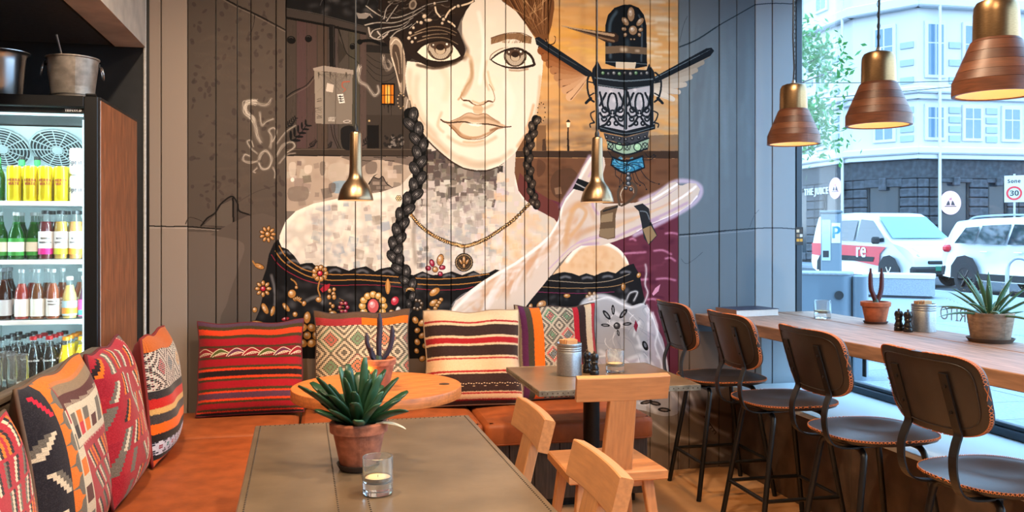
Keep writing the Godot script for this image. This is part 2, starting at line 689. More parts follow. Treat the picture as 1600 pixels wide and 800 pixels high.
func c8(r: int, g: int, b: int, a := 1.0) -> Color:
	return Color(r / 255.0, g / 255.0, b / 255.0, a)

func bead(u: float, v: float, rx: float, ry: float, turn: float, c: Color) -> void:
	oval(u, v, rx + 0.8, ry + 0.8, turn, c.darkened(0.65))
	oval(u, v, rx, ry, turn, c)
	oval(u - rx * 0.15, v - ry * 0.2, rx * 0.55, ry * 0.5, turn, c.lightened(0.35))
	dot(u - rx * 0.25, v - ry * 0.35, minf(rx, ry) * 0.25, c.lightened(0.75))

func flower(u: float, v: float, r: float, n: int, petal: Color, core: Color, squash := 0.45, off := 0.0) -> void:
	for i in n:
		var t := TAU * i / n + off
		bead(u + cos(t) * r, v + sin(t) * r, r * 0.42, r * squash * 0.7, t, petal)
	bead(u, v, r * 0.42, r * 0.42, 0, core)

func braid(a: Array, w0: float, w1: float, n: int, dark: Color, lite: Color) -> void:
	var p := curve(pl(a), false, 12)
	var save := sheet
	var k := MURAL_PPM / 270.0
	sheet = false
	var home := org
	org = Vector2.ZERO
	var m := p.size()
	for i in m: stamp(p[i], lerpf(w0, w1, float(i) / m) * k * 0.40, Color(0.04, 0.036, 0.036))
	for i in n:
		var t := (i + 0.5) / n
		var j := clampi(int(t * (m - 1)), 1, m - 2)
		var d := (p[j + 1] - p[j - 1]).normalized()
		var nx := Vector2(-d.y, d.x)
		var w := lerpf(w0, w1, t) * k
		var s := 1.0 if i % 2 else -1.0
		var c := p[j] + nx * s * w * 0.22
		var ang := d.angle() - s * 0.45
		var ln := w * 0.78
		oval(c.x, c.y, ln * 0.72, w * 0.37, ang, Color(0.04, 0.036, 0.036))
		oval(c.x, c.y, ln * 0.66, w * 0.31, ang, dark)
		for f in 4:
			var o := nx * (f - 1.5) * w * 0.11
			var e := Vector2.from_angle(ang) * ln * 0.3
			line([c.x + o.x - e.x, c.y + o.y - e.y, c.x + o.x * 1.3, c.y + o.y * 1.3, c.x + o.x + e.x, c.y + o.y + e.y], w * 0.05, Color(lite.r, lite.g, lite.b, 0.3 if f % 2 else 0.5))
		stamp(c - nx * s * w * 0.02, w * 0.16, Color(lite.r, lite.g, lite.b, 0.6), true)
	sheet = save
	org = home

func wisp(a: Array, w0: float, w1: float, c: Color, seed_n: int, n := 4) -> void:   # smoke drawn in several fine lines
	var rg := RandomNumberGenerator.new()
	rg.seed = seed_n
	air(a, w0 * 0.9, Color(c.r, c.g, c.b, 0.12))
	for k in n * 2:
		var b := []
		for i in range(0, a.size(), 2):
			var t := 1.0 - float(i) / a.size() * 0.7
			b.append_array([a[i] + rg.randf_range(-w0, w0) * 0.6 * t, a[i + 1] + rg.randf_range(-w0, w0) * 0.6 * t])
		line(b, w0 * 0.09 + 0.25, Color(c.r, c.g, c.b, 0.6 if k % 2 else 0.35), w1 * 0.5)

func patches(u0: float, v0: float, u1: float, v1: float, n: int, s0: float, s1: float, cols: Array, seed_n: int, alpha := 0.8, turn := 0.25) -> void:
	var rg := RandomNumberGenerator.new()
	rg.seed = seed_n
	for i in n:
		var c: Color = cols[rg.randi() % cols.size()]
		c = c.lerp(Color(rg.randf(), rg.randf(), rg.randf()), 0.03)
		c.a = minf(1.0, alpha * rg.randf_range(0.55, 1.0))
		var s := rg.randf_range(s0, s1)
		var o := Vector2(rg.randf_range(u0, u1), rg.randf_range(v0, v1))
		var r := rg.randf_range(-turn, turn)
		var b := []
		for k in [Vector2(-1, -1), Vector2(1, -1), Vector2(1, 1), Vector2(-1, 1)]:
			var d: Vector2 = (k * Vector2(s, s * rg.randf_range(0.8, 1.15)) * 0.5).rotated(r)
			b.append_array([o.x + d.x, o.y + d.y])
		poly(b, c)

func paint_mural() -> Image:
	var im := Image.create_empty(2048, 1600, false, Image.FORMAT_RGBA8)
	tgt = im
	sheet = true
	var rg := RandomNumberGenerator.new()
	rg.seed = 11
	im.fill(c8(122, 112, 104))
	# the two painted pillars
	poly([225, -60, 293, -60, 293, 800, 225, 800], c8(160, 144, 130))
	poly([293, -60, 447, -60, 447, 800, 293, 800], c8(92, 82, 74))
	poly([1060, -60, 1180, -60, 1180, 800, 1060, 800], c8(108, 121, 131))  # cool tint of the window daylight mixed into the right pillar's grey
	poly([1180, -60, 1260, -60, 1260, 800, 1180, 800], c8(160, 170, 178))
	for i in 150:
		var u := rg.randf_range(298, 442)
		var v := rg.randf_range(5, 340)
		oval(u, v, rg.randf_range(2, 6), rg.randf_range(1.5, 4), rg.randf_range(0, 3), c8(62, 54, 49, 0.4))
	for i in 60:
		var v := rg.randf_range(0, 330)
		air([rg.randf_range(300, 440), v, rg.randf_range(300, 440), v + rg.randf_range(-30, 30)], rg.randf_range(5, 14), c8(118, 104, 94, 0.06))
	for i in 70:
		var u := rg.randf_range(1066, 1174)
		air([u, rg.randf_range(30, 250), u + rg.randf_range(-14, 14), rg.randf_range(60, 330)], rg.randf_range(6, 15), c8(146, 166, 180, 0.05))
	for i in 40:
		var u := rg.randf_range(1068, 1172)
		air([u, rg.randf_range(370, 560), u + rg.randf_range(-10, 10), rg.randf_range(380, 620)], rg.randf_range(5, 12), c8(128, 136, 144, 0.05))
	var ink := c8(30, 26, 24)
	# joints and cracks of the pillars
	line([232, 353, 262, 354, 294, 354, 330, 357, 372, 359, 420, 362, 447, 366], 1.6, ink, 1.0)
	line([232, 356, 294, 357, 372, 362, 430, 366], 1.0, c8(210, 198, 184, 0.7))
	line([293, 2, 293, 350], 1.0, c8(84, 76, 70, 0.8))
	line([346, -4, 372, 10, 398, 22, 425, 36, 447, 48], 2.0, ink, 1.6)
	line([346, -1, 372, 13, 398, 25, 447, 51], 1.0, c8(150, 138, 126, 0.7))
	line([398, 24, 396, 40, 390, 56], 0.8, ink, 0.4)
	poly([316, 352, 324, 340, 336, 332, 345, 318, 362, 307, 371, 318, 374, 330, 392, 336, 408, 350, 372, 357, 340, 356], c8(80, 71, 64))
	poly([318, 352, 336, 336, 346, 320, 363, 312, 364, 354], c8(104, 93, 84))
	line([314, 353, 324, 341, 336, 333, 345, 319, 362, 307, 371, 318, 374, 330, 392, 337, 408, 351], 2.2, ink, 1.6)
	line([364, 310, 365, 356], 2.6, ink)
	line([372, 316, 400, 300, 432, 290], 0.9, c8(70, 62, 56, 0.7))
	line([290, 350, 296, 340, 312, 344, 320, 350], 0.8, ink, 0.5)
	line([1062, 74, 1090, 62, 1124, 40, 1152, 24, 1180, 8], 2.0, c8(44, 58, 68), 1.4)
	line([1180, 8, 1206, 6, 1245, 7], 1.4, c8(60, 74, 86))
	line([1062, 367, 1100, 364, 1140, 360, 1180, 357], 2.2, c8(40, 50, 58), 1.4)
	line([1062, 370, 1100, 367, 1180, 360], 1.0, c8(170, 180, 186, 0.7))
	line([1180, 357, 1212, 356, 1245, 358], 1.4, c8(62, 74, 84))
	line([1062, 66, 1068, 40, 1074, 26], 0.7, c8(50, 60, 70), 0.4)
	line([1172, 354, 1178, 338, 1186, 328], 0.7, c8(60, 70, 80), 0.4)
	line([1064, 404, 1072, 412, 1084, 406, 1098, 394], 0.7, c8(60, 70, 80), 0.4)
	# lower wall: greyed plaster and bare boards
	poly([293, 362, 447, 366, 447, 800, 293, 800], c8(112, 99, 90))
	poly([330, 366, 380, 380, 372, 420, 356, 470, 350, 540, 447, 800, 447, 366], c8(98, 87, 79), true)
	poly([447, 500, 1190, 520, 1190, 800, 447, 800], c8(120, 104, 92))
	# ----- middle field
	# storm clouds and timber hut
	clip([447, -60, 670, -60, 670, 330, 447, 330])
	poly([440, -70, 680, -70, 680, 340, 440, 340], c8(66, 58, 52))
	poly([440, -70, 680, -70, 680, 60, 575, 48, 440, 20], c8(30, 29, 30))
	for i in 60:
		var u := rg.randf_range(470, 600)
		var v := rg.randf_range(-45, 24)
		air([u, v, u + rg.randf_range(4, 14), v - rg.randf_range(0, 6)], rg.randf_range(3, 8), c8(126, 124, 124, 0.12))
	for i in 10:
		var u := 480 + i * 14 + rg.randf_range(-4, 4)
		var v := rg.randf_range(-30, 10)
		line([u - 8, v + 4, u - 4, v - 5, u + 4, v - 7, u + 9, v], 1.2, c8(150, 148, 146, 0.5), 0.6)
	for i in 8:
		poly([447 + i * 16.5, 28 + i * 3, 462 + i * 16.5, 31 + i * 3, 462 + i * 16.5, 240, 447 + i * 16.5, 240], c8(74 + (i * 37) % 13, 65 + (i * 37) % 12, 58 + (i * 37) % 10))
	for i in 220:
		var u := rg.randf_range(448, 572)
		var v := rg.randf_range(36, 225)
		line([u, v, u + rg.randf_range(-1, 1), v + rg.randf_range(8, 34)], 0.8, c8(98, 88, 78, 0.35) if i % 2 else c8(50, 44, 40, 0.4), 0.4)
	poly([440, 12, 500, 24, 574, 44, 574, 52, 500, 36, 440, 26], c8(70, 62, 58))
	line([440, 12, 500, 23, 574, 43], 1.2, c8(140, 130, 122, 0.6))
	line([440, 27, 500, 38, 574, 54], 3.4, c8(20, 18, 17))
	poly([514, 38, 523, 40, 524, 106, 515, 106], c8(28, 25, 24))
	line([521, 42, 522, 104], 1.0, c8(110, 102, 96, 0.6))
	for b in [[455, 63, 7, 6], [482, 61, 5.5, 5.5], [551, 73, 4.5, 5]]:
		oval(b[0], b[1], b[2], b[3], 0.3, c8(18, 16, 16))
		line([b[0] - b[2] * 0.5, b[1] - b[3] * 0.5, b[0], b[1] - b[3] * 0.7, b[0] + b[2] * 0.5, b[1] - b[3] * 0.4], 1.1, c8(150, 140, 130, 0.6))
	line([528, 42, 534, 62, 542, 84, 556, 94, 562, 104], 1.4, c8(24, 21, 20), 0.6)
	poly([529, 60, 536, 72, 542, 84, 530, 100, 527, 80], c8(52, 46, 41, 0.7))
	line([447, 152, 458, 144, 478, 134, 490, 120], 1.6, c8(34, 30, 28), 0.8)
	line([447, 155, 460, 147, 480, 136, 490, 124], 0.8, c8(140, 128, 116, 0.6))
	# alley to the side of the hut
	poly([572, 44, 676, 60, 676, 240, 572, 240], c8(72, 63, 57))
	poly([572, 70, 640, 76, 640, 86, 572, 82], c8(40, 36, 34))
	line([560, 66, 580, 64, 600, 70, 622, 66], 4.0, c8(16, 15, 15), 6.0)
	dot(562, 66, 4, c8(14, 13, 13))
	for k in 4: line([573, 86 + k * 8, 588, 96 + k * 10, 606, 100 + k * 9, 622, 92 + k * 8], 0.7, c8(20, 18, 17))
	poly([572, 180, 640, 180, 640, 240, 572, 240], c8(62, 54, 48))
	poly([574, 196, 592, 196, 592, 236, 574, 236], c8(22, 19, 18))
	for i in 46:
		dot(rg.randf_range(600, 630), rg.randf_range(212, 232), rg.randf_range(1.4, 2.8), c8(120, 112, 106) if i % 3 == 0 else c8(40, 36, 34))
	# caged wall lamp
	poly([595, 130, 617, 131, 617, 165, 595, 164], c8(22, 18, 15))
	poly([597, 133, 615, 133, 615, 162, 597, 162], c8(214, 122, 34))
	air([606, 136, 606, 160], 5, c8(255, 214, 120, 0.5))
	for u in [600.5, 605.5, 610.5]: line([u, 132, u, 163], 0.9, c8(40, 24, 14))
	line([597, 149, 616, 149], 1.2, c8(40, 24, 14))
	for u in [600, 606, 611, 607]: line([u, 164, u + 0.5, 170 + u - 600], 0.9, c8(28, 24, 22), 0.3)
	dot(577, 189, 2.4, c8(255, 220, 150), true)
	# meter box with stickers
	poly([491, 110, 507, 113, 507, 194, 493, 193], c8(146, 134, 122))
	poly([507, 113, 551, 116, 550, 194, 507, 194], c8(128, 118, 108))
	poly([489, 107, 506, 103, 552, 110, 552, 117, 507, 112, 490, 111], c8(158, 146, 134))
	for i in 26: line([rg.randf_range(493, 549), 116, rg.randf_range(493, 549), 122 + rg.randf_range(0, 30)], 0.8, c8(90, 82, 74, 0.5), 0.3)
	for u in [516, 541, 498]: line([u, 114, u, 124], 2.4, c8(60, 54, 48, 0.7), 0.4)
	line([507, 113, 507, 194], 1.2, c8(70, 62, 56))
	line([525, 116, 524, 194], 0.8, c8(80, 72, 64, 0.8))
	poly([511, 130, 522, 133, 520, 145, 509, 143], c8(206, 194, 180))
	line([546, 128, 536, 129, 535, 136, 540, 140, 536, 144], 1.6, c8(178, 92, 72), 1.0)
	poly([527, 148, 536, 147, 539, 161, 530, 162], c8(226, 222, 214))
	for k in 3:
		line([529 + k * 0.6, 151 + k * 3.6, 532 + k * 0.6, 150 + k * 3.6, 531 + k * 0.6, 152 + k * 3.6, 536 + k * 0.6, 150.5 + k * 3.6], 1.2, ink, 1.0, false, false)
	for b in [[499, 156, 3.6], [498, 172, 5], [499, 182, 4]]:
		for t in 5: line([b[0] - b[2], b[1] + rg.randf_range(-b[2], b[2]), b[0] + b[2], b[1] + rg.randf_range(-b[2], b[2])], 0.7, c8(40, 34, 30, 0.8))
	for i in 5: line([513 + i * 2, 184, 514 + i * 2, 190, 516 + i * 2, 183], 0.7, c8(214, 206, 196))
	oval(542, 190, 6, 2.2, -0.1, c8(200, 192, 182))
	oval(542, 190, 4.4, 1.2, -0.1, c8(110, 100, 92))
	# sill beam and black fronds
	poly([440, 232, 676, 232, 676, 244, 440, 242], c8(64, 54, 47))
	line([440, 234, 520, 233.6, 676, 234], 1.0, c8(132, 118, 104, 0.7))
	line([440, 243, 676, 245], 1.6, c8(26, 22, 20))
	for f in [[448, 226, 480, 194], [447, 200, 462, 184], [482, 231, 494, 220], [512, 231, 518, 222], [566, 228, 580, 212], [556, 231, 548, 218]]:
		line([f[0], f[1], (f[0] + f[2]) * 0.5 + 2, (f[1] + f[3]) * 0.5 + 3, f[2], f[3]], 0.9, c8(20, 19, 20))
		var d := Vector2(f[2] - f[0], f[3] - f[1])
		for k in 5:
			var c := Vector2(f[0], f[1]) + d * (0.2 + 0.18 * k)
			for s in [-1, 1]:
				var e := d.normalized().rotated(0.8 * s) * d.length() * (0.34 - 0.03 * k)
				oval(c.x + e.x * 0.5, c.y + e.y * 0.5, e.length() * 0.5, e.length() * 0.14, e.angle(), c8(22, 21, 22))
	poly([532, 206, 538, 198, 550, 197, 556, 206, 554, 232, 536, 232], c8(30, 27, 27), true)
	for t in [[517, 196, 520, 212, 528, 232], [522, 196, 524, 214, 532, 232]]: line(t, 0.8, c8(40, 34, 30))
	# crumbling plaster below the sill
	poly([440, 244, 676, 245, 676, 340, 440, 340], c8(176, 158, 142))
	unclip()
	clip([447, 244, 668, 245, 668, 340, 447, 340])
	for i in 60:
		air([rg.randf_range(447, 660), rg.randf_range(246, 335)], rg.randf_range(5, 12), c8(206, 192, 176, 0.3) if i % 2 else c8(150, 132, 118, 0.2))
	patches(450, 250, 640, 322, 44, 6, 15, [c8(140, 124, 112), c8(206, 194, 180), c8(196, 182, 166), c8(112, 100, 92)], 5, 0.7)
	for b in [[515, 258, 540, 282, c8(190, 176, 160)], [500, 255, 508, 272, c8(120, 108, 98)], [572, 255, 588, 270, c8(110, 98, 90)], [452, 256, 462, 274, c8(206, 192, 176)], [476, 260, 487, 270, c8(214, 200, 184)], [520, 285, 545, 300, c8(130, 160, 182)], [514, 288, 524, 300, c8(112, 100, 92)], [452, 294, 480, 312, c8(128, 114, 104)]]:
		poly([b[0], b[1], b[2], b[1] - 1, b[2] - 1, b[3], b[0] + 1, b[3] + 1], Color(b[4].r, b[4].g, b[4].b, 0.75), true)
	poly([576, 286, 584, 276, 592, 279, 598, 276, 604, 286, 612, 292, 624, 296, 630, 312, 586, 312, 580, 300], c8(104, 92, 84))
	for r in 4:
		for k in 4:
			poly([582 + k * 13 + (r % 2) * 6, 284 + r * 7, 593 + k * 13 + (r % 2) * 6, 284 + r * 7, 593 + k * 13 + (r % 2) * 6, 289 + r * 7, 582 + k * 13 + (r % 2) * 6, 289 + r * 7], c8(132, 118, 108) if (r * 3 + k) % 4 else c8(150, 134, 122)) if not (r == 0 and k > 1) else null
	line([576, 288, 584, 276, 590, 272], 1.4, ink, 0.6)
	line([584, 277, 592, 280, 598, 276, 604, 287, 613, 293], 1.2, ink, 0.7)
	poly([540, 244, 660, 245, 660, 262, 590, 250, 560, 264, 548, 252], c8(100, 88, 80, 0.8), true)
	for k in 5: line([548 + k * 18, 246 + (k % 2) * 5, 562 + k * 18, 247 + (k % 2) * 5], 0.9, c8(50, 44, 40))
	unclip()
	# ----- sunset behind the machine bird
	clip([800, -60, 1060, -60, 1060, 800, 800, 800])
	poly([790, -70, 1070, -70, 1070, 260, 790, 260], c8(212, 162, 104))
	var band := [c8(186, 156, 126), c8(196, 168, 134), c8(216, 158, 88), c8(236, 168, 64), c8(238, 182, 84), c8(226, 170, 104), c8(198, 156, 114), c8(170, 134, 102), c8(142, 112, 88), c8(118, 94, 76)]
	for i in 520:
		var v := rg.randf_range(-50, 250)
		var k: Color = band[clampi(int((v + 50) / 30.0), 0, 9)]
		var u := rg.randf_range(800, 1060)
		if u > 900: k = k.lerp(c8(196, 184, 164), clampf((u - 900) / 160, 0, 0.75))
		k = k.lerp(c8(244, 226, 190), rg.randf_range(0, 0.4)) if i % 3 else k.darkened(0.1)
		k.a = 0.16
		air([u, v, u + 16, v + rg.randf_range(-2, 2), u + 36, v + rg.randf_range(-4, 4)], rg.randf_range(3, 10), k)
	for i in 24:
		var u := rg.randf_range(950, 1050)
		var v := rg.randf_range(-10, 130)
		air([u, v, u + 24, v + rg.randf_range(-3, 3)], rg.randf_range(3, 8), c8(226, 214, 190, 0.3))
	# quay wall, lamp post and towers
	poly([790, 180, 812, 176, 826, 186, 826, 240, 790, 240], c8(110, 76, 52, 0.8))
	poly([838, 196, 853, 196, 854, 238, 838, 238], c8(112, 82, 58, 0.75))
	poly([848, 218, 852, 217, 854, 238, 847, 238], c8(78, 58, 44))
	poly([960, 214, 1070, 210, 1070, 240, 960, 240], c8(118, 96, 78, 0.7))
	poly([790, 236, 1070, 236, 1070, 248, 790, 246], c8(66, 50, 40))
	line([790, 236, 900, 236, 1070, 236], 1.2, c8(140, 112, 88, 0.7))
	poly([790, 247, 1070, 248, 1070, 360, 790, 360], c8(112, 78, 56))
	for i in 90:
		var u := rg.randf_range(830, 1056)
		var v := rg.randf_range(250, 330)
		air([u, v, u + rg.randf_range(4, 22), v + rg.randf_range(-4, 4)], rg.randf_range(3, 8), c8(134, 98, 74, 0.16) if i % 2 else c8(84, 60, 46, 0.16))
	poly([862, 300, 860, 282, 868, 268, 880, 264, 894, 264, 904, 276, 902, 296, 890, 306, 872, 310], c8(84, 60, 46, 0.75), true)
	poly([866, 294, 876, 292, 878, 303, 868, 304], c8(150, 118, 94, 0.8))
	poly([840, 250, 852, 256, 850, 270, 840, 276], c8(88, 62, 46, 0.7), true)
	line([888, 198, 887.5, 214, 888, 236], 1.8, c8(40, 30, 25), 3.6)
	poly([885, 192, 891, 192, 890, 199, 886, 199], c8(250, 236, 200))
	poly([884, 191, 888, 187, 892, 191], c8(40, 30, 25))
	# maroon drapery
	poly([820, 300, 880, 318, 960, 330, 1070, 318, 1070, 800, 940, 800, 900, 420], c8(104, 50, 66))
	poly([812, 270, 840, 300, 872, 320, 886, 350, 830, 340, 806, 300], c8(106, 58, 54))
	for i in 60:
		var u := rg.randf_range(960, 1050)
		var v := rg.randf_range(330, 640)
		air([u, v, u + rg.randf_range(6, 20), v + rg.randf_range(-4, 4)], rg.randf_range(3, 7), c8(78, 34, 52, 0.3) if i % 2 else c8(128, 66, 84, 0.25))
	for h in [[975, 396, 1010, 394], [1022, 392, 1050, 398], [1026, 436, 1056, 438], [990, 438, 1012, 436], [984, 374, 994, 376], [1040, 365, 1060, 366], [1012, 468, 1030, 470], [1034, 476, 1058, 474], [1040, 404, 1056, 408]]:
		air([h[0], h[1], (h[0] + h[2]) * 0.5, h[1] - 1, h[2], h[3]], 3.6, c8(196, 128, 158, 0.4))
		line([h[0], h[1], (h[0] + h[2]) * 0.5, h[1] - 1, h[2], h[3]], 1.0, c8(222, 164, 190, 0.7), 0.5)
	poly([1019, 459, 1024, 450, 1032, 444, 1029, 455, 1021, 462], c8(214, 150, 176))
	unclip()
	poly([930, 640, 985, 626, 1030, 612, 1062, 606, 1062, 800, 930, 800], c8(126, 110, 98))
	# ----- shoulder and breast
	var skin := [436, 385, 437, 368, 446, 346, 462, 330, 490, 318, 540, 308, 596, 300, 626, 290, 646, 268, 658, 236, 664, 210, 700, 250, 806, 238, 804, 270, 810, 298, 822, 314, 840, 328, 866, 342, 872, 350, 860, 420, 800, 470, 740, 500, 560, 500, 440, 430]
	clip(skin)
	poly([420, 190, 900, 190, 900, 520, 420, 520], c8(208, 198, 186))
	for i in 120: air([rg.randf_range(440, 640), rg.randf_range(300, 430)], rg.randf_range(4, 13), c8(244, 234, 216, 0.4))
	patches(470, 318, 640, 425, 120, 6, 16, [c8(206, 196, 184), c8(176, 164, 152), c8(232, 224, 210), c8(190, 182, 176), c8(156, 168, 180), c8(150, 138, 128)], 7, 0.75, 0.3)
	for i in 110: air([rg.randf_range(440, 640), rg.randf_range(312, 422)], rg.randf_range(4, 10), c8(236, 229, 218, 0.35))
	air([438, 384, 442, 360, 456, 338, 486, 322, 540, 312, 600, 306], 8, c8(250, 242, 226, 0.5))
	for i in 16: air([rg.randf_range(500, 540), rg.randf_range(330, 410)], rg.randf_range(5, 9), c8(150, 162, 176, 0.25))
	# breast bone: greys on one side, warm peach on the other
	patches(650, 262, 790, 425, 330, 6, 15, [c8(206, 198, 190), c8(186, 178, 172), c8(222, 216, 208), c8(176, 172, 170)], 8, 1.0)
	patches(745, 270, 840, 425, 200, 6, 14, [c8(228, 206, 182), c8(222, 186, 148), c8(234, 220, 204), c8(216, 204, 206)], 9, 0.75, 0.12)
	for i in 90: air([rg.randf_range(790, 870), rg.randf_range(335, 420)], rg.randf_range(4, 12), c8(224, 182, 140, 0.3) if i % 2 else c8(236, 204, 170, 0.3))
	for i in 40: air([rg.randf_range(650, 790), rg.randf_range(370, 425)], rg.randf_range(4, 10), c8(232, 224, 216, 0.35))
	# shade of the neck, laid in small squares
	patches(655, 236, 782, 268, 260, 7, 13, [c8(66, 58, 54), c8(88, 78, 72), c8(104, 92, 84), c8(74, 66, 62)], 21, 1.3)
	patches(655, 258, 772, 292, 260, 7, 13, [c8(96, 86, 80), c8(120, 110, 102), c8(84, 76, 70), c8(150, 140, 130), c8(110, 100, 94)], 22, 1.3)
	patches(652, 285, 768, 320, 230, 7, 13, [c8(130, 120, 112), c8(158, 148, 140), c8(190, 180, 170), c8(106, 98, 92), c8(206, 198, 188)], 23, 1.2)
	patches(650, 310, 756, 354, 170, 6, 12, [c8(200, 192, 184), c8(176, 168, 160), c8(222, 216, 208), c8(150, 142, 136)], 24, 0.7)
	patches(646, 350, 740, 400, 90, 4, 10, [c8(186, 182, 180), c8(210, 206, 202), c8(166, 174, 182)], 25, 0.5)
	air([646, 300, 650, 330, 646, 370, 650, 412], 6, c8(140, 128, 118, 0.3))
	patches(654, 384, 672, 418, 16, 5, 9, [c8(110, 106, 104), c8(140, 134, 130), c8(128, 146, 164)], 26, 0.6)
	air([808, 250, 808, 285, 818, 308, 840, 326], 4, c8(252, 240, 226, 0.8))
	unclip()
	# ----- rear shoulder, forearm and open hand
	clip([868, 440, 880, 410, 900, 388, 922, 379, 946, 378, 966, 388, 978, 402, 984, 420, 978, 440], true)
	poly([850, 360, 1000, 360, 1000, 460, 850, 460], c8(226, 190, 152))
	for i in 40: air([rg.randf_range(890, 960), rg.randf_range(388, 420)], rg.randf_range(4, 10), c8(216, 168, 122, 0.25))
	air([886, 408, 906, 386, 940, 379, 968, 391, 982, 412], 6, c8(252, 240, 226, 0.8))
	unclip()
	var arm := [690, 510, 702, 489, 710, 472, 750, 442, 780, 423, 804, 410, 836, 386, 858, 368, 872, 344, 876, 327, 884, 310, 896, 296, 902, 282, 910, 262, 922, 246, 934, 240, 944, 246, 946, 258, 940, 282, 936, 302, 942, 318, 970, 318, 992, 317, 1008, 312, 1022, 306, 1034, 296, 1046, 287, 1056, 284, 1062, 290, 1066, 290, 1076, 286, 1088, 287, 1094, 296, 1090, 308, 1080, 319, 1062, 331, 1046, 339, 1019, 350, 1001, 359, 986, 368, 959, 378, 938, 384, 908, 384, 892, 394, 876, 410, 860, 432, 850, 444, 830, 468, 818, 486, 800, 512]
	air([876, 324, 886, 306, 904, 278, 922, 244], 6, c8(190, 170, 196, 0.5))
	air([1000, 314, 1030, 300, 1056, 284, 1086, 286, 1096, 298, 1084, 318, 1040, 344, 990, 368], 7, c8(206, 190, 214, 0.5))
	clip(arm)
	poly([680, 230, 1110, 230, 1110, 520, 680, 520], c8(214, 198, 186))
	for w in [[880, 336, 900, 318, 920, 324, 930, 346], [900, 372, 930, 356, 960, 350, 990, 342], [940, 324, 970, 330, 1000, 326], [880, 390, 900, 366, 930, 356]]: air(w, 8, c8(200, 152, 112, 0.2))
	for w in [[960, 372, 990, 358, 1030, 342], [888, 400, 910, 384, 936, 380], [930, 300, 926, 320, 936, 336], [1004, 350, 1040, 334, 1076, 316]]: air(w, 4, c8(186, 154, 186, 0.4))
	for i in 160:
		var t := rg.randf()
		var u := 720 + t * 160
		var v := 480 - t * 120
		air([u + rg.randf_range(-10, 20), v + rg.randf_range(-20, 26), u + 30, v - 22 + rg.randf_range(-14, 20)], rg.randf_range(3, 8), c8(206, 164, 128, 0.14) if i % 3 else c8(238, 230, 228, 0.3))
	for i in 40: air([rg.randf_range(700, 750), rg.randf_range(450, 500)], rg.randf_range(5, 10), c8(216, 206, 202, 0.35))
	air([702, 492, 752, 444, 806, 411, 850, 378, 872, 346, 880, 318, 900, 290, 924, 246], 4, c8(250, 242, 236, 0.7))
	air([884, 380, 888, 350, 900, 322, 920, 316], 7, c8(206, 164, 122, 0.5))
	air([892, 330, 904, 322, 916, 332, 906, 352, 890, 370], 5, c8(212, 168, 124, 0.5))
	line([858, 420, 880, 398, 896, 384, 918, 372, 944, 366, 962, 362], 2.6, c8(196, 170, 196, 0.7), 1.0)
	air([902, 380, 930, 372, 960, 366], 3, c8(200, 172, 200, 0.5))
	air([920, 276, 928, 262, 936, 250], 3, c8(198, 172, 196, 0.6))
	air([960, 356, 990, 342, 1020, 330, 1050, 316, 1080, 300], 4, c8(222, 184, 150, 0.5))
	line([1000, 322, 1022, 316, 1044, 304, 1062, 292], 2.0, c8(178, 150, 178, 0.7), 1.0)
	line([1000, 332, 1030, 324, 1056, 312, 1076, 298], 1.4, c8(190, 160, 176, 0.6), 0.6)
	air([1020, 312, 1046, 296, 1060, 287], 3, c8(250, 244, 246, 0.8))
	air([1050, 318, 1072, 304, 1088, 291], 3.4, c8(252, 246, 246, 0.8))
	air([996, 362, 1030, 346, 1072, 326, 1090, 306], 3, c8(246, 238, 244, 0.7))
	unclip()
	# rings and ribbon
	poly([895, 295, 903, 279, 922, 286, 914, 300], c8(24, 26, 30))
	line([900, 287, 908, 291, 916, 295], 1.8, c8(180, 176, 176))
	thick([968, 320, 966, 300, 976, 286, 990, 288, 994, 300, 984, 314, 970, 322], [4, 4, 4, 5, 4, 4, 3], c8(84, 70, 58))
	thick([972, 314, 970, 302, 978, 291, 988, 294, 990, 302], [1, 1.4, 1.2, 1.4, 0.8], c8(196, 182, 160))
	poly([938, 330, 946, 324, 966, 320, 962, 336, 961, 372, 950, 374, 936, 370, 938, 348], c8(104, 84, 64))
	poly([940, 336, 958, 332, 957, 346, 938, 348], c8(150, 128, 100))
	poly([937, 358, 960, 356, 960, 370, 950, 373, 937, 369], c8(140, 118, 92))
	line([943, 330, 956, 326, 965, 323], 2.6, c8(44, 42, 42))
	poly([990, 322, 1004, 318, 1014, 326, 1017, 346, 1027, 368, 1014, 383, 1006, 372, 1002, 348, 998, 330], c8(42, 44, 48))
	poly([1004, 358, 1017, 352, 1026, 368, 1013, 382], c8(150, 126, 94))
	line([1000, 330, 1010, 332, 1015, 344], 2.0, c8(140, 150, 158, 0.7))
	# ----- dress
	var dress := [435, 374, 428, 380, 420, 398, 416, 420, 409, 440, 410, 465, 405, 486, 398, 502, 396, 560, 690, 560, 694, 515, 702, 489, 712, 470, 750, 442, 781, 422, 774, 421, 764, 426, 750, 428, 740, 423, 722, 430, 706, 424, 692, 428, 676, 430, 660, 424, 646, 430, 628, 426, 610, 417, 594, 420, 586, 424, 572, 416, 552, 420, 545, 423, 526, 416, 512, 416, 500, 421, 488, 411, 478, 411, 469, 413, 460, 400, 450, 390, 440, 386]
	clip(dress)
	poly([380, 360, 800, 360, 800, 570, 380, 570], c8(26, 25, 26))
	for i in 70:
		var u := rg.randf_range(410, 700)
		var v := rg.randf_range(440, 500)
		air([u, v, u + rg.randf_range(-12, 16), v + rg.randf_range(-8, 10)], rg.randf_range(6, 12), c8(116, 114, 116, 0.12))
	air([424, 430, 430, 460, 428, 490], 4, c8(150, 146, 146, 0.35))
	air([478, 470, 496, 464, 506, 476], 5, c8(140, 136, 134, 0.35))
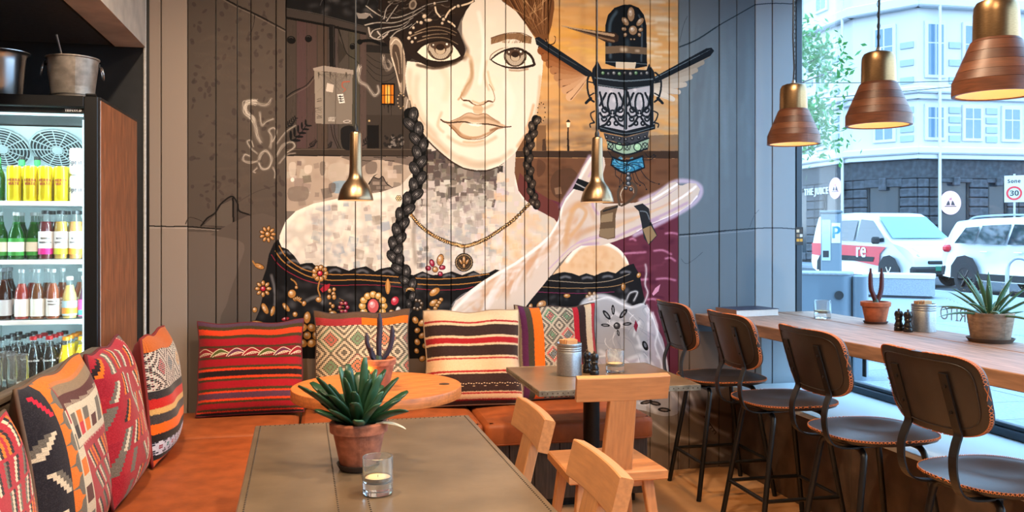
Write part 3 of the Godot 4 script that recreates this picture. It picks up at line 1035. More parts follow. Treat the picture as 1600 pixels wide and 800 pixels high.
	for b in [[446, 394], [459, 408], [480, 418], [524, 422], [566, 423], [606, 424], [662, 430], [702, 430], [742, 429]]:
		air([b[0] - 9, b[1] + 2, b[0], b[1] - 1, b[0] + 9, b[1] + 3], 4.0, c8(176, 176, 182, 0.26))
	var gold := c8(180, 126, 68)
	line([436, 384, 446, 400, 462, 414, 484, 424, 520, 429, 560, 429, 600, 431, 640, 434, 680, 436, 720, 434, 764, 428], 1.5, gold)
	line([430, 392, 442, 408, 462, 422, 486, 433, 520, 438, 560, 437, 600, 440, 640, 443, 680, 445, 720, 444, 752, 440], 1.5, gold)
	line([424, 398, 436, 414, 456, 428, 484, 440, 520, 446, 560, 445, 600, 446, 640, 450, 680, 453, 720, 452, 740, 448], 1.2, c8(150, 46, 62))
	line([700, 500, 706, 478, 720, 462, 744, 450], 2.6, c8(150, 150, 156, 0.7), 0.8)
	unclip()
	# jewels on and around the dress
	flower(418, 366, 9, 9, gold, gold, 0.34)
	flower(500, 427, 9, 9, gold, c8(186, 40, 56), 0.6)
	flower(411, 451, 9, 8, gold, c8(176, 36, 52), 0.4)
	flower(480, 524, 14, 6, gold, gold, 0.7)
	flower(478, 492, 4, 1, gold, gold, 0.8)
	bead(456, 459, 6, 6.5, 0.4, gold)
	for k in 5: bead(460 + k * 2.2, 466 + absf(k - 2), 1.4, 3.4, -0.8 + k * 0.4, gold)
	line([455, 436, 462, 442, 464, 450], 2.2, gold)
	bead(463, 449, 2.4, 2.4, 0, gold)
	line([464, 468, 470, 472, 475, 474], 2.0, gold)
	bead(475, 474, 3, 4, 0.3, gold)
	line([499, 440, 497, 452, 500, 462, 498, 468], 2.0, gold)
	bead(498, 468, 4.6, 4, 0, gold)
	poly([500, 452, 506, 446, 516, 443, 514, 452, 504, 457], c8(170, 44, 58))
	bead(405, 416, 8, 3.6, 0.4, gold)
	line([395, 408, 399, 414, 404, 415], 2.2, gold)
	for b in [[447, 480, 8, 3.4, 0.9], [414, 482, 9, 4, 1.1], [426, 486, 8, 3, -1.3], [398, 484, 3.6, 4, 0], [461, 491, 3.6, 3.8, 0], [446, 498, 6, 2.6, -0.2], [480, 496, 5, 9, 0.1], [404, 504, 10, 2.2, 0.2]]:
		bead(b[0], b[1], b[2], b[3], b[4], gold if b[1] != 498 else c8(160, 46, 54))
	for b in [[515, 454, 2.6, 3.4], [522, 452, 2.6, 3], [521, 459, 3, 3.4], [514, 464, 3, 3.6], [522, 464, 3, 4], [516, 474, 2, 2], [520, 478, 2.6, 3], [516, 484, 2, 2.4], [520, 490, 6, 4.6]]:
		bead(b[0], b[1], b[2], b[3], 0, gold)
	for k in 6: bead(537 + cos(k * 1.05) * 6, 480 + sin(k * 1.05) * 7, 2.8, 2.8, 0, c8(150, 42, 66))
	for k in 5: line([537, 470 + k * 5, 530 - k, 466 + k * 6], 1.0, gold, 0.4)
	for k in 12:
		var t := TAU * k / 12
		bead(583 + cos(t) * 17, 478 + sin(t) * 18, 5.4, 5.2, 0, c8(206, 156, 84))
	bead(583, 478, 8.5, 11, 0, c8(206, 96, 96))
	poly([604, 458, 602, 446, 606, 435, 610, 446, 608, 458], gold, true)
	line([606, 438, 606, 456], 1.0, c8(236, 190, 120))
	bead(617, 470, 5.6, 7, 0.5, c8(186, 52, 68))
	bead(612, 487, 4, 3, 0.4, gold)
	bead(622, 484, 3.4, 5, 0.2, c8(206, 200, 196))
	for k in 9: bead(652 + cos(k * 0.75) * 7, 476 + sin(k * 0.75) * 7, 2.6, 2.6, 0, c8(92, 74, 56))
	bead(679, 456, 9, 5, -0.6, gold)
	bead(678, 473, 7.6, 4.6, -0.5, gold)
	for k in 4: bead(689 - k * 3, 468 + k * 4.5, 3.2, 2.8, 0, gold)
	bead(669, 485, 3.6, 3.4, 0, gold)
	for b in [[649, 500, 4.4, 5.6], [661, 504, 8, 5], [652, 516, 4.4, 4], [660, 524, 6, 4], [652, 534, 4, 5], [664, 540, 4, 4], [651, 548, 3.4, 4], [660, 560, 5, 4]]:
		bead(b[0], b[1], b[2], b[3], -0.5, gold)
	# far side of the dress
	clip([812, 492, 818, 484, 830, 468, 850, 444, 860, 431, 870, 427, 882, 425, 894, 427, 905, 431, 916, 427, 929, 431, 940, 426, 950, 424, 962, 427, 972, 419, 982, 414, 990, 412, 994, 420, 1000, 430, 1002, 445, 1010, 480, 1012, 560, 800, 560])
	poly([790, 400, 1020, 400, 1020, 570, 790, 570], c8(30, 29, 31))
	for i in 40: air([rg.randf_range(850, 1000), rg.randf_range(450, 500)], rg.randf_range(4, 9), c8(120, 122, 128, 0.18))
	for b in [[884, 432], [918, 433], [950, 431], [978, 424]]: air([b[0] - 8, b[1] + 2, b[0], b[1], b[0] + 8, b[1] + 2], 3.6, c8(176, 178, 186, 0.28))
	line([856, 438, 882, 440, 920, 442, 956, 438, 984, 428], 1.2, c8(176, 160, 140))
	line([846, 448, 880, 450, 920, 450, 960, 447, 990, 438], 1.2, c8(176, 140, 100))
	line([840, 456, 880, 458, 920, 458, 960, 456], 1.0, c8(130, 50, 90))
	unclip()
	bead(846, 476, 8, 5.6, -0.6, c8(176, 128, 84))
	bead(829, 479, 3, 4.6, 0.3, c8(176, 128, 84))
	bead(886, 462, 5, 3, 0, gold)
	bead(925, 463, 3, 3, 0, gold)
	for k in 6: bead(925 + cos(k * 1.05) * 7, 463 + sin(k * 1.05) * 5, 3, 2.6, k, c8(150, 108, 66))
	bead(974, 448, 3, 6, 0, gold)
	bead(998, 430, 3, 4, 0.4, gold)
	# ----- white spirit figure
	air([905, 486, 915, 470, 940, 462, 966, 470, 985, 480], 7, c8(226, 228, 234, 0.5))
	poly([900, 500, 912, 476, 932, 468, 948, 466, 966, 472, 984, 478, 1004, 474, 1018, 488, 1026, 510, 1036, 530, 1042, 560, 1050, 600, 1062, 640, 1040, 650, 1000, 640, 960, 640, 900, 620], c8(200, 202, 208, 0.85), true)
	poly([1010, 600, 1046, 590, 1070, 630, 1110, 660, 1150, 690, 1170, 720, 1110, 700, 1060, 690, 1020, 690], c8(150, 140, 132, 0.5), true)
	for i in 60:
		var u := rg.randf_range(910, 1030)
		var v := rg.randf_range(480, 630)
		air([u, v, u + rg.randf_range(0, 20), v + rg.randf_range(-14, 24)], rg.randf_range(3, 8), c8(244, 245, 248, 0.3) if i % 2 else c8(150, 154, 162, 0.22))
	for w in [[900, 498, 912, 476, 934, 468, 952, 465, 970, 474, 988, 480, 1006, 474], [1006, 474, 1012, 458, 1008, 444, 1010, 424, 1008, 412], [990, 470, 996, 456, 984, 458, 978, 470, 972, 468], [1010, 476, 1022, 500, 1030, 530, 1040, 556, 1044, 586, 1052, 620], [1020, 488, 1028, 514, 1024, 540, 1034, 570, 1030, 600], [920, 560, 950, 556, 980, 568, 1006, 590, 1030, 612], [930, 590, 960, 586, 990, 600, 1016, 628]]:
		air(w, 4, c8(250, 250, 252, 0.25))
		line(w, 1.2, c8(250, 250, 252, 0.8), 0.6)
	rg.seed = 44
	for i in 46:
		var u := rg.randf_range(915, 1020)
		var v := rg.randf_range(476, 620)
		line([u, v, u + rg.randf_range(-10, 16), v + rg.randf_range(6, 16), u + rg.randf_range(-6, 26), v + rg.randf_range(18, 34)], 1.6, c8(252, 252, 254, 0.55) if i % 2 else c8(140, 144, 154, 0.45), 0.5)
	for p in [[958, 484, 8, 2.6, 1.5], [948, 492, 9, 3.4, 0.9], [974, 490, 9, 3.6, -0.9], [946, 508, 7, 2.4, 0.1], [980, 506, 7, 2.6, -0.1], [966, 520, 5, 2, 1.3]]:
		oval(p[0], p[1], p[2], p[3], p[4], c8(34, 34, 38))
		oval(p[0], p[1], p[2] * 0.6, p[3] * 0.4, p[4], c8(150, 152, 158))
	bead(964, 509, 4.6, 4.6, 0, c8(60, 60, 64))
	oval(1008, 540, 4, 8, -0.4, c8(28, 28, 32))
	oval(1008, 539, 2, 4, -0.4, c8(120, 122, 128))
	poly([993, 500, 997, 508, 994, 519, 990, 510], c8(130, 44, 66))
	for p in [[1024, 630, 9, 3.4, 0.2], [1038, 640, 10, 3.6, 0.1], [1010, 628, 10, 3, -0.2]]:
		oval(p[0], p[1], p[2], p[3], p[4], c8(48, 42, 40))
		oval(p[0], p[1], p[2] * 0.6, p[3] * 0.4, p[4], c8(120, 108, 100))
	for w in [[1042, 600, 1062, 626, 1086, 640, 1120, 650], [1050, 612, 1080, 650, 1100, 662, 1140, 680], [1020, 660, 1050, 680, 1090, 690, 1130, 712], [1062, 596, 1080, 620, 1086, 640]]:
		air(w, 6, c8(196, 186, 178, 0.4))
		line(w, 1.0, c8(220, 212, 206, 0.6), 0.4)
	for w in [[1070, 700, 1100, 690, 1140, 700], [1000, 690, 1040, 700, 1060, 720], [1090, 610, 1110, 640, 1150, 650]]: air(w, 6, c8(84, 72, 64, 0.35))
	for k in 6: line([1100 + k * 3, 650 + k * 4, 1104 + k * 3, 655 + k * 4, 1101 + k * 3, 658 + k * 4], 0.9, c8(50, 42, 38))
	# ----- neck chain and medallion
	var ch := curve(pl([641, 334, 656, 352, 674, 366, 696, 377, 716, 383, 726, 385, 738, 382, 758, 374, 780, 360, 802, 344, 828, 318]), false, 22)
	var home := sheet
	sheet = false
	for i in ch.size():
		var p := ch[i] + Vector2(0, sin(i * 1.9) * 2.0)
		stamp(p, 4.4, c8(52, 40, 28))
	for i in ch.size():
		var p := ch[i] + Vector2(cos(i * 2.3) * 2.0, sin(i * 1.9) * 2.4)
		stamp(p, 1.9, c8(222, 190, 136) if i % 3 else c8(160, 112, 62))
	sheet = home
	line([726, 386, 725, 395], 2.6, c8(90, 76, 60))
	oval(725, 410, 14.4, 14.6, 0, c8(40, 33, 27))
	for k in 30: dot(725 + cos(k * TAU / 30) * 12, 410 + sin(k * TAU / 30) * 12.2, 1.0, c8(176, 150, 116))
	oval(725, 410, 10, 10.2, 0, c8(58, 47, 37))
	for k in 24: dot(725 + cos(k * TAU / 24) * 9, 410 + sin(k * TAU / 24) * 9.2, 0.6, c8(150, 126, 96))
	for b in [[725, 406, 2.2, 6, 0.0], [720, 409, 1.6, 4.4, -0.5], [730, 409, 1.6, 4.4, 0.5], [725, 415, 1.8, 3.6, 0]]: bead(b[0], b[1], b[2], b[3], b[4], c8(168, 122, 72))
	# scattered jewel flower over the neckline
	for b in [[675, 411, 3.2, 5.4, -0.3, 1], [669, 419, 4, 3.2, 0.3, 1], [691, 418, 4.4, 3, -0.1, 1], [688, 428, 3.4, 3, 0.5, 1], [688, 406, 4.8, 8.6, 0.2, 0], [680, 421, 4, 4, 0, 0]]:
		bead(b[0], b[1], b[2], b[3], b[4], c8(150, 42, 66) if b[5] == 1 else c8(176, 126, 78))
	# ----- spirit wisps and smoke on the grey pillar
	var fog := c8(226, 214, 198)
	wisp([398, 160, 384, 162, 383, 176, 394, 186, 400, 200, 402, 212, 408, 224], 9, 1.0, fog, 31, 7)
	wisp([396, 158, 408, 164, 418, 164, 424, 154], 6, 0.5, fog, 32, 4)
	wisp([406, 176, 408, 196, 416, 190, 428, 186], 4, 0.5, fog, 33, 3)
	wisp([422, 232, 424, 214, 420, 204, 428, 200, 432, 208, 426, 222], 4, 0.6, fog, 34, 4)
	wisp([404, 250, 408, 240, 416, 236, 424, 248, 420, 262, 410, 264, 404, 254], 5, 1.4, fog, 35, 6)
	oval(414, 248, 4, 7, 0.1, c8(96, 84, 76))
	wisp([426, 262, 430, 270, 429, 279], 3, 0.5, fog, 36, 3)
	wisp([402, 240, 392, 232, 386, 222, 392, 220, 396, 230], 3, 0.6, fog, 37, 3)
	wisp([402, 252, 390, 254, 380, 250, 382, 242, 390, 244], 4, 1.0, fog, 38, 4)
	wisp([432, 244, 442, 228, 456, 222, 460, 230, 448, 238], 4, 0.7, fog, 39, 4)
	wisp([402, 262, 396, 268, 400, 270], 3, 0.6, fog, 40, 3)
	wisp([432, 226, 446, 208, 462, 196], 3, 0.4, fog, 41, 2)
	wisp([436, 256, 448, 242, 462, 240], 3, 0.4, fog, 42, 2)
	wisp([562, 104, 560, 114, 562, 128, 572, 134, 580, 144, 586, 150, 592, 144, 590, 134], 6, 0.8, c8(230, 220, 206), 43, 5)
	wisp([598, 88, 600, 100, 606, 110, 612, 102, 606, 94], 6, 0.8, c8(220, 208, 194), 44, 4)
	oval(457, 281, 3, 3.4, 0, c8(238, 228, 214))
	# ----- hair, ear and headscarf
	clip([600, -60, 770, -60, 746, 0, 730, 16, 720, 32, 714, 48, 722, 70, 726, 90, 718, 100, 690, 106, 664, 102, 644, 92, 634, 100, 620, 90, 596, 60, 590, 20])
	poly([580, -70, 780, -70, 780, 120, 580, 120], c8(40, 31, 26))
	air([640, -10, 690, 10, 724, 20], 20, c8(58, 44, 34, 0.4))
	unclip()
	for w in [[572, 10, 596, 26, 620, 28, 644, 20, 668, 8, 700, 2], [570, 40, 590, 36, 616, 36, 640, 28, 664, 14], [578, 58, 584, 48, 602, 44, 626, 40, 646, 28], [590, 60, 606, 50, 628, 44, 640, 34], [600, 30, 604, 14, 614, 4], [604, 34, 612, 22, 622, 8], [610, 60, 620, 50, 634, 44, 644, 38], [634, 60, 640, 46, 650, 36]]:
		line(w, 4.6, c8(36, 32, 30), 2.6)
		line(w, 2.4, c8(168, 158, 148, 0.8), 1.0)
		line(w, 0.8, c8(232, 224, 214, 0.8), 0.3)
	for w in [[576, 44, 580, 58, 594, 62, 606, 54], [590, 50, 598, 58, 608, 50], [560, 24, 574, 22, 582, 28]]:
		line(w, 3.0, c8(150, 140, 130), 1.4)
		line(w, 0.9, c8(226, 216, 206), 0.4)
	rg.seed = 9
	for i in 26:
		var u := rg.randf_range(586, 690)
		var v := rg.randf_range(-6, 34)
		line([u, v, u + rg.randf_range(6, 16), v + rg.randf_range(-10, 4), u + rg.randf_range(18, 34), v + rg.randf_range(-12, 2)], 1.4, c8(176, 164, 152, 0.55) if i % 2 else c8(90, 80, 72, 0.7), 0.4)
	oval(645, 8, 6, 8, 0.3, c8(150, 136, 120))
	oval(645, 8, 3.4, 5, 0.3, c8(90, 78, 68))
	poly([556, 20, 564, 22, 580, 22, 572, 30, 560, 30], c8(150, 142, 134))
	# ear
	poly([609, 64, 616, 58, 624, 62, 630, 74, 634, 100, 634, 130, 630, 150, 624, 140, 618, 112, 610, 86], c8(168, 150, 130), true)
	poly([614, 72, 619, 70, 624, 78, 627, 100, 628, 126, 624, 128, 618, 104, 613, 86], c8(84, 70, 58), true)
	line([611, 70, 618, 62, 626, 68, 632, 86], 1.6, c8(232, 216, 194), 0.8)
	line([612, 90, 619, 114, 625, 136], 1.4, c8(230, 214, 192), 0.8)
	line([618, 82, 622, 96, 624, 116], 1.2, c8(176, 158, 138))
	# face
	var face := [636, 96, 633, 118, 635, 140, 640, 160, 645, 180, 653, 196, 667, 217, 686, 236, 706, 252, 724, 262, 744, 266, 760, 266, 778, 261, 790, 252, 806, 238, 820, 214, 834, 196, 840, 174, 844, 146, 848, 110, 849, 92, 844, 76, 832, 54, 818, 32, 804, 16, 786, 4, 766, -20, 750, -20, 738, 4, 728, 18, 722, 34, 722, 58, 730, 76, 722, 94, 700, 102, 670, 100]
	clip(face)
	poly([600, -60, 880, -60, 880, 300, 600, 300], c8(236, 225, 208))
	for i in 60: air([rg.randf_range(650, 830), rg.randf_range(0, 250)], rg.randf_range(8, 18), c8(252, 241, 222, 0.16) if i % 2 else c8(238, 220, 190, 0.12))
	# smoky shade round the first eye and down the nose
	air([724, -4, 720, 18, 715, 40, 722, 64, 730, 80, 724, 94], 7, c8(120, 92, 66, 0.35))
	air([728, 84, 736, 92, 738, 112, 732, 128, 724, 144], 5, c8(206, 176, 138, 0.4))
	air([736, 100, 737, 122, 728, 136, 722, 150], 3, c8(176, 140, 104, 0.35))
	air([640, 150, 650, 184, 668, 210, 700, 240], 4, c8(206, 180, 150, 0.4))
	air([648, 164, 656, 184, 664, 196], 3, c8(176, 150, 122, 0.35))
	line([660, 204, 690, 234, 706, 246], 1.0, c8(190, 164, 136, 0.5), 0.4)
	air([836, 182, 830, 196, 824, 208, 808, 230], 5, c8(226, 170, 130, 0.45))
	air([834, 164, 828, 186, 822, 204], 4, c8(222, 160, 118, 0.4))
	air([762, 112, 766, 128, 772, 142], 3, c8(220, 190, 154, 0.45))
	air([720, 246, 750, 254, 780, 250], 6, c8(214, 196, 172, 0.4))
	for w in [[640, 110, 641, 150, 650, 186, 670, 214, 700, 242, 730, 258, 760, 260], [652, 120, 650, 150, 660, 184, 684, 214]]: air(w, 8, c8(196, 174, 148, 0.22))
	air([664, 196, 690, 226, 716, 246, 744, 258, 776, 252, 800, 236], 7, c8(186, 162, 134, 0.22))
	air([844, 120, 842, 150, 836, 184, 822, 208], 5, c8(206, 168, 130, 0.3))
	air([690, 106, 700, 130, 694, 160], 10, c8(224, 206, 180, 0.3))
	air([735, 96, 738, 120, 731, 140, 722, 152], 5, c8(186, 156, 122, 0.4))
	air([760, 96, 757, 120, 764, 142], 3.5, c8(206, 180, 148, 0.35))
	air([724, 164, 748, 172, 770, 164], 4, c8(206, 178, 146, 0.35))
	air([700, 214, 722, 226, 752, 226, 776, 214], 5, c8(206, 182, 152, 0.4))
	air([690, 176, 684, 196, 694, 208], 4, c8(206, 182, 152, 0.35))
	air([748, 20, 756, 70, 750, 130], 6, c8(252, 247, 236, 0.5))
	air([790, 130, 800, 160, 792, 186], 12, c8(248, 240, 226, 0.3))
	unclip()
	line([640, 158, 645, 180, 653, 197, 667, 218, 686, 237, 706, 253, 724, 263, 744, 267.4, 760, 267, 778, 261], 2.2, c8(60, 48, 40), 1.6)
	# first eye
	poly([630, 66, 636, 50, 646, 42, 660, 38, 690, 38, 712, 44, 722, 62, 727, 78, 722, 92, 706, 100, 680, 106, 656, 98, 640, 86], c8(44, 33, 26), true)
	air([652, 102, 680, 107, 708, 100, 724, 90], 4, c8(70, 54, 42, 0.5))
	for w in [[640, 58, 664, 50, 690, 48, 712, 56], [648, 52, 672, 43, 696, 44, 714, 52], [652, 66, 672, 60, 696, 60, 716, 70], [660, 58, 680, 54, 700, 54]]:
		line(w, 2.6, c8(134, 112, 90, 0.65), 1.2)
		line(w, 0.9, c8(216, 196, 168, 0.7), 0.3)
	poly([651, 82, 660, 73, 674, 67, 690, 65, 704, 69, 714, 78, 720, 88, 710, 93, 694, 96, 676, 95, 662, 90], c8(246, 232, 210), true)
	clip([651, 82, 660, 73, 674, 67, 690, 65, 704, 69, 714, 78, 720, 88, 710, 93, 694, 96, 676, 95, 662, 90], true)
	iris(688, 77, 20, 18)
	unclip()
	line([650, 82, 660, 72, 674, 66, 690, 64, 705, 68, 715, 78, 721, 88], 2.6, c8(34, 25, 19), 1.8)
	line([650, 82, 662, 91, 676, 96, 694, 97, 710, 94, 721, 88], 1.8, c8(34, 25, 19), 1.4)
	# beaded ornament above it
	for w in [[680, 12, 682, 20, 688, 27], [696, 28, 702, 18, 712, 11], [722, 9, 732, 6, 740, 2], [700, 34, 706, 37, 711, 42]]:
		line(w, 3.4, c8(60, 46, 36), 3.4)
		line(w, 2.4, c8(232, 212, 184), 2.6)
	for b in [[679, 6, 2], [716, 10, 2.4], [693, 31, 2.4], [691, 37, 2], [658, 36, 2.6], [652, 35, 1.6], [646, 44, 2], [641, 52, 2.4], [639, 60, 2.6], [644, 66, 2.2], [649, 60, 1.8]]:
		bead(b[0], b[1], b[2], b[2], 0, c8(206, 184, 156))
	bead(669, 32, 6, 2.4, 0, c8(206, 184, 156))
	bead(663, 26, 3, 3.4, 0.6, c8(206, 184, 156))
	# second eye and brow
	poly([767, 60, 780, 55, 796, 53, 812, 52, 822, 56, 831, 59, 830, 69, 818, 67, 806, 62, 792, 62, 778, 67, 767, 70], c8(140, 108, 78))
	for i in 60:
		var u := rg.randf_range(768, 828)
		line([u, 68 - absf(u - 800) * 0.06, u + 4, 58 + rg.randf_range(-3, 3)], 0.9, c8(96, 70, 48, 0.6) if i % 2 else c8(190, 156, 120, 0.6), 0.3)
	line([767, 60, 790, 53, 814, 52, 831, 59], 0.9, c8(90, 66, 46))
	var eye2 := [767, 94, 776, 86, 790, 79, 806, 78, 820, 82, 830, 90, 834, 99, 820, 103, 804, 105, 786, 103, 774, 99]
	poly(eye2, c8(250, 238, 220), true)
	clip(eye2, true)
	iris(805, 88, 18, 17)
	unclip()
	line([767, 94, 776, 86, 790, 79, 806, 76, 821, 81, 831, 90, 835, 101], 2.0, c8(44, 32, 24), 4.2)
	line([767, 94, 776, 100, 790, 105, 806, 107, 822, 105, 835, 102], 1.6, c8(44, 32, 24), 3.8)
	line([765, 94, 768, 86, 780, 78, 794, 74], 1.2, c8(120, 92, 66), 0.6)
	air([796, 110, 810, 111, 826, 108], 2.4, c8(150, 120, 92, 0.4))
	# nose
	line([722, 146, 720, 152, 724, 157, 732, 158, 738, 162, 746, 165, 756, 163, 762, 159, 770, 160, 773, 154, 770, 142, 764, 132], 1.5, c8(150, 112, 78), 1.0)
	line([725, 157, 733, 158, 738, 162], 2.4, c8(84, 56, 36), 1.4)
	line([758, 161, 764, 158, 770, 160], 2.2, c8(84, 56, 36), 1.2)
	air([716, 156, 721, 150, 722, 144], 2.4, c8(190, 154, 116, 0.5))
	poly([740, 166, 753, 166, 753, 177, 741, 177], c8(206, 172, 134, 0.75), true)
	air([738, 158, 750, 162, 760, 158], 2.6, c8(216, 182, 144, 0.5))
	# mouth
	poly([690, 188, 702, 190, 714, 187, 726, 179, 736, 177, 746, 179, 756, 177, 766, 182, 780, 192, 796, 199, 780, 199, 766, 204, 758, 210, 748, 214, 736, 217, 724, 216, 712, 207, 702, 197], c8(206, 178, 148), true)
	poly([724, 192, 740, 191, 762, 194, 780, 198, 766, 206, 752, 212, 734, 213, 718, 204], c8(230, 208, 182), true)
	air([712, 190, 728, 184, 744, 186, 760, 184, 780, 192], 3.4, c8(170, 138, 108, 0.45))
	air([706, 196, 720, 210], 3, c8(150, 116, 88, 0.4))
	air([708, 200, 722, 212, 740, 216, 758, 211, 778, 200], 3, c8(176, 136, 100, 0.5))
	air([766, 204, 776, 201, 786, 199], 3, c8(140, 102, 74, 0.5))
	line([689, 187, 694, 191, 704, 192, 716, 191, 728, 191, 742, 195, 758, 194, 772, 196, 786, 199, 799, 198], 2.2, c8(70, 46, 32), 1.6)
	line([702, 196, 710, 204, 720, 214, 734, 218, 752, 217, 764, 211, 778, 201], 1.6, c8(130, 94, 66), 0.8)
	line([704, 190, 718, 184, 728, 178, 736, 177, 746, 180, 758, 178, 768, 184, 782, 193], 1.0, c8(150, 114, 82), 0.7)
	poly([730, 192.6, 744, 194, 756, 195, 748, 198, 736, 196.6], c8(252, 242, 224))
	air([724, 222, 740, 223, 756, 220], 3, c8(206, 176, 142, 0.5))
	# scarf over the other temple
	clip([776, -60, 778, -4, 790, 6, 806, 18, 820, 36, 832, 54, 846, 68, 856, 62, 862, 40, 866, 14, 864, -60])
	poly([770, -70, 880, -70, 880, 80, 770, 80], c8(118, 78, 46))
	for i in 140:
		var t := rg.randf()
		var u := lerpf(782, 866, t)
		line([u, -20, lerpf(u, 850, 0.35), 20, lerpf(u, 852, 0.75), 54], rg.randf_range(0.8, 2.0), c8(170, 124, 80, 0.5) if i % 3 == 0 else c8(76, 48, 28, 0.5), 0.4)
	for i in 16: line([rg.randf_range(800, 860), rg.randf_range(-10, 30), rg.randf_range(815, 856), rg.randf_range(20, 50)], 1.4, c8(220, 178, 130, 0.55), 0.4)
	unclip()
	line([853, 62, 858, 70, 866, 68, 868, 60, 866, 57], 2.0, c8(60, 38, 24), 0.8)
	line([842, 74, 844, 80, 846, 88], 2.4, c8(50, 32, 22), 0.8)
	# earrings and braids
	for e in [[627, 158, 5.4, 12, c8(214, 186, 146)], [846, 176, 6, 15, c8(206, 160, 110)]]:
		for k in 24:
			var t := TAU * k / 24
			dot(e[0] + cos(t) * e[2], e[1] + sin(t) * e[3], 1.1, e[4] if k % 2 else c8(76, 56, 40))
	poly([632, 154, 636, 152, 641, 162, 640, 178, 634, 184, 631, 172], c8(140, 126, 112), true)
	line([637, 156, 635, 170, 637, 182], 1.0, c8(230, 218, 202))
	braid([640, 178, 646, 196, 654, 216, 657, 236, 653, 258, 653, 282, 647, 302, 636, 322, 628, 342, 624, 362, 619, 380, 617, 396, 622, 412, 632, 428, 640, 444, 641, 458], 22, 19, 26, c8(46, 44, 44), c8(206, 200, 194))
	bead(641, 454, 6.6, 5, 0, c8(196, 152, 92))
	for k in 3: line([636, 450 + k * 3.4, 641, 449 + k * 3.4, 647, 450 + k * 3.4], 0.8, c8(90, 62, 36))
	braid([640, 460, 642, 474, 636, 488, 638, 504], 16, 10, 4, c8(46, 44, 44), c8(206, 200, 194))
	braid([837, 186, 832, 206, 827, 226, 825, 248, 827, 270, 830, 292, 834, 312, 838, 322], 15, 13, 15, c8(58, 48, 40), c8(222, 206, 184))
	flower(623, 310, 3, 6, c8(224, 196, 140), c8(224, 196, 140), 0.6)
	# ----- machine bird
	var steel := c8(24, 32, 40)
	var shine := c8(110, 126, 138)
	var brass := c8(150, 124, 98)
	# wings
	for k in 8:
		var t := k / 7.0
		var e := Vector2(lerpf(846, 890, t), lerpf(80, 152, t))
		line([e.x, e.y, lerpf(e.x, 920, 0.5), lerpf(e.y, 118, 0.5) + 2, 920, 118], 13, c8(int(lerpf(136, 214, t)), int(lerpf(80, 172, t)), int(lerpf(42, 132, t))), 5)
		line([e.x + 2, e.y + 4, lerpf(e.x, 920, 0.5), lerpf(e.y, 118, 0.5) + 5, 920, 120], 1.3, c8(84, 50, 30, 0.8), 0.5)
	poly([836, 60, 842, 58, 924, 112, 926, 120, 916, 120, 838, 70], steel)
	line([838, 62, 870, 84, 920, 113], 1.2, c8(130, 130, 132, 0.7), 0.6)
	for k in 7:
		var t := k / 6.0
		line([1026, lerpf(124, 146, t), lerpf(1070, 1040, t), lerpf(106, 150, t), lerpf(1108, 1052, t), lerpf(86, 156, t)], 11, c8(146 + k * 11, 138 + k * 11, 126 + k * 11), 8)
		line([1026, lerpf(128, 150, t), lerpf(1070, 1042, t), lerpf(110, 154, t), lerpf(1106, 1054, t), lerpf(92, 160, t)], 0.7, c8(70, 72, 76, 0.6), 0.4)
	poly([1020, 122, 1104, 76, 1112, 75, 1116, 80, 1110, 88, 1024, 130], steel)
	line([1024, 122, 1060, 104, 1110, 78], 1.3, shine, 0.6)
	# head and beak
	poly([946, 98, 946, 40, 950, 24, 960, 13, 974, 8, 986, 8, 998, 13, 1006, 24, 1010, 40, 1011, 104, 990, 108, 964, 106, 946, 100], c8(18, 25, 33))
	clip([946, 98, 946, 40, 950, 24, 960, 13, 974, 8, 986, 8, 998, 13, 1006, 24, 1010, 40, 1011, 104, 990, 108, 964, 106, 946, 100])
	air([954, 90, 953, 40, 964, 18], 5, c8(84, 104, 118, 0.45))
	air([1002, 96, 1003, 44, 998, 24], 3, c8(96, 112, 124, 0.4))
	air([980, 64, 982, 90], 7, c8(60, 78, 92, 0.4))
	poly([944, 73, 970, 72, 1012, 75, 1012, 86, 970, 83, 944, 85], c8(112, 94, 76))
	air([972, 78, 980, 78], 6, c8(206, 192, 170, 0.5))
	air([994, 80, 998, 80], 4, c8(206, 192, 170, 0.4))
	line([946, 97, 975, 98, 1011, 101], 1.4, c8(120, 134, 144, 0.7))
	unclip()
	poly([962, 97, 994, 98, 992, 108, 962, 107], c8(226, 212, 190, 0.9))
	poly([877, 41, 912, 46, 946, 50, 962, 52, 967, 57, 966, 65, 956, 68, 946, 66, 930, 58, 904, 50], c8(58, 44, 36))
	line([880, 41.5, 920, 49, 960, 56], 1.6, c8(176, 150, 122), 4.4)
	line([890, 45, 930, 57, 960, 65], 0.8, c8(130, 104, 80), 3.6)
	for b in [[986, 23, 5.4, 11, 0.0], [977, 34, 4, 7.4, -0.6], [1000, 35, 4, 7.4, 0.7], [975, 46, 3.6, 2.8, 0.3], [1001, 47, 3.6, 2.8, -0.3], [977, 55, 2.4, 3, 0.4], [999, 55, 2.4, 3, -0.4], [989, 48, 6.4, 7, 0], [986, 62, 1.4, 1.2, 0], [991, 62, 1.4, 1.2, 0]]:
		bead(b[0], b[1], b[2], b[3], b[4], brass)
	# lantern body
	poly([926, 108, 934, 96, 940, 108, 1010, 110, 1014, 100, 1022, 112, 1024, 124, 1020, 136, 976, 142, 928, 134, 924, 120], steel)
	line([930, 122, 976, 127, 1020, 124], 2.0, shine)
	line([930, 132, 976, 138, 1020, 134], 1.2, shine)
	for k in 9: bead(942 + k * 8.6, 114.5 + (1 if k % 2 else 0), 2.4, 2.6, 0, [c8(90, 130, 96), c8(60, 66, 74), c8(104, 108, 112)][k % 3])
	poly([930, 134, 978, 141, 1020, 134, 1022, 196, 978, 206, 934, 198], c8(176, 178, 188))
